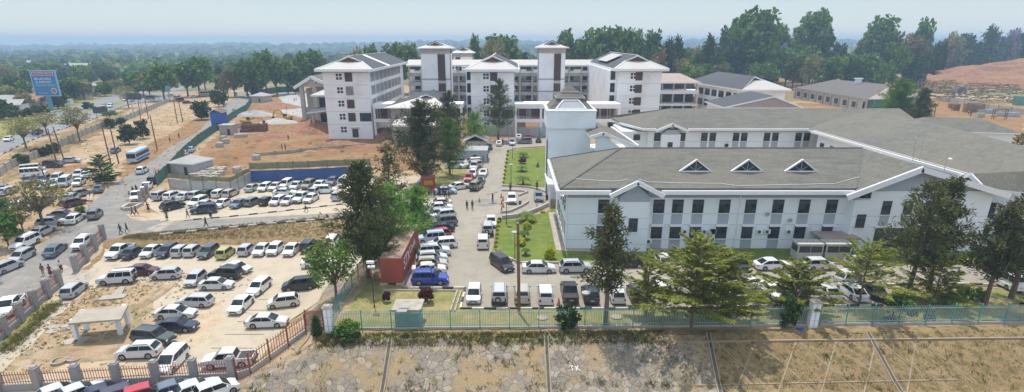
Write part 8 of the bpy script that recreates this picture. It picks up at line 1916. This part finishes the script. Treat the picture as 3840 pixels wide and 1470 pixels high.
# ---------------------------------------------------------------- weeds and tufts
M['tuft'] = foliage('weed_blades', [(.07,.10,.02),(.12,.14,.03),(.26,.22,.08),(.10,.13,.035)], .3); M['straw'] = foliage('straw_blades', [(.34,.25,.12),(.42,.32,.17),(.24,.20,.08)], .3)
def tufts(name, n, area, mats, s=(.12,.35), seed=1, cl=.9, up=.1):
    mb = MB(); q_ = random.Random(seed)
    for _ in range(n):
        X, Y = area(q_)
        if X is None: continue
        w_ = q_.uniform(*s); R_ = w_*q_.uniform(.6, 1.6); mt = 0 if q_.random() < cl else 1
        for _k in range(int(8+22*w_)):
            a = q_.uniform(0, 6.28); d = q_.random()*R_; x, y = X+math.cos(a)*d, Y+math.sin(a)*d; z = hh(x, y)+up; h_ = w_*q_.uniform(.4, 1.); lx, ly = q_.gauss(0, h_*.5), q_.gauss(0, h_*.5); b = q_.uniform(0, 3.14); bx, by = math.cos(b)*.03, math.sin(b)*.03
            mb.add([(x-bx*1.3,y-by*1.3,z-.05),(x+bx*1.3,y+by*1.3,z-.05),(x+lx+bx*.4,y+ly+by*.4,z+h_)], [(0,1,2)], mt)
    tag(mb.build(name, [M[m] for m in mats]), kind='stuff')
def slope_area(q_):
    x = q_.uniform(-25, 17); f = mn.noise(Vector((x*.25, 3.3, 0))); d = q_.uniform(.2, 9) if q_.random() < .8 else 5.4+q_.gauss(0, .3); y = YE(x)-d
    if mn.noise(Vector((x*.35, y*.35, 7))) < -.02 and q_.random() < .8: return None, None
    return x, y
tufts('weeds', 620, slope_area, ('tuft','straw'), (.12,.42), 1, .7)
tufts('weeds', 75, slope_area, ('tuft','straw'), (.38,.7), 14, .95)
tufts('weeds', 1500, lambda q_: (lambda x: (x, YE(x)+q_.uniform(-1.0, .8)))(q_.uniform(-20, 16)), ('tuft','straw'), (.12,.38), 2, .72)
tufts('dry_weeds', 2600, lambda q_: (lambda x: (x, YE(x)-q_.uniform(0, 9)))(q_.uniform(17, 56)), ('straw','tuft'), (.06,.22), 3, .92)
tufts('weeds', 60, lambda q_: (lambda x: (x, YE(x)-q_.uniform(.5, 9)))(q_.uniform(17, 50)), ('tuft','straw'), (.3,.55), 4, .9)
tufts('dry_weeds', 1800, lambda q_: (lambda x: (x, 88+(x+66)*.1+q_.uniform(0, 1)*(1+max(0,(x+62)*.27))))(q_.uniform(-64, -31)), ('straw','tuft'), (.08,.3), 5, .85)
tufts('dry_weeds', 1300, lambda q_: (lambda t: (-60+t*.35+q_.gauss(0, 5)+22*0, 50+t))(q_.uniform(0, 26)), ('straw','tuft'), (.06,.25), 6, .75)
tufts('dry_weeds', 1500, lambda q_: (q_.uniform(-190, -75), q_.uniform(95, 260)) if q_.random() < .9 else (None, None), ('straw','tuft'), (.1,.45), 8, .7)
tufts('weeds', 260, lambda q_: (lambda t: (-57.5-t*.33+q_.gauss(0,.5), 50+t))(q_.uniform(0, 18)) if 0 else (lambda a, b, t: (a.x+(b.x-a.x)*t+q_.gauss(0,.4), a.y+(b.y-a.y)*t+q_.gauss(0,.4)))(g('C',590,800), g('D',60,560), q_.random()), ('tuft','straw'), (.2,.5), 7, .85)
mb = MB(); q_ = random.Random(31)
for _ in range(110):
    x, y = q_.uniform(-88, -24), q_.uniform(122, 178)
    if x < -84+(178-y)*.25: continue
    R_, h_ = q_.uniform(.7, 3.2), q_.uniform(.15, .7); n = 10; vs = [(x, y, hh(x, y)+h_+.1)]
    for rr_, zz in ((.45, .72), (1, -.1)): vs += [(x+R_*rr_*math.cos(a*.628)*q_.uniform(.8,1.2), y+R_*rr_*.8*math.sin(a*.628)*q_.uniform(.8,1.2), hh(x, y)+h_*zz*q_.uniform(.8,1.2)+.05) for a in range(n)]
    mb.add(vs, [(0, 1+i, 1+(i+1)%n) for i in range(n)]+[(1+i, 11+i, 11+(i+1)%n, 1+(i+1)%n) for i in range(n)], q_.randrange(2))
tag(mb.build('loose_soil', [M['earth'], M['orange']]), kind='stuff')
# stones
mb = MB(); q_ = random.Random(12)
for _ in range(480):
    x, y = (q_.uniform(-95, -20), q_.uniform(120, 178)) if q_.random() < .6 else (q_.uniform(-58, -36), q_.uniform(50, 76))
    s_ = q_.uniform(.08, .32)*(2 if q_.random() < .06 else 1); mb.box((x, y, hh(x, y)+.08), (s_, s_*q_.uniform(.6,1.3), s_*.7), q_.randrange(2), M=Matrix.Rotation(q_.uniform(0,3), 3, rvec(q_)))
tag(mb.build('rubble', [M['cement'], M['lotdirt']]), kind='stuff')
# ---------------------------------------------------------------- air
mb = MB(); mb.bb(-4300, 4300, -210, 4300, -80, 50)
m = bpy.data.materials.new('haze'); m.use_nodes = True; nt = m.node_tree; nt.nodes.remove(nt.nodes['Principled BSDF'])
pv = nt.nodes.new('ShaderNodeVolumePrincipled'); pv.inputs['Color'].default_value = (.56, .78, 1.0, 1); pv.inputs['Density'].default_value = 0.0004; pv.inputs['Anisotropy'].default_value = .0
nt.links.new(pv.outputs[0], nt.nodes['Material Output'].inputs['Volume'])
tag(mb.build('haze', m), kind='stuff')
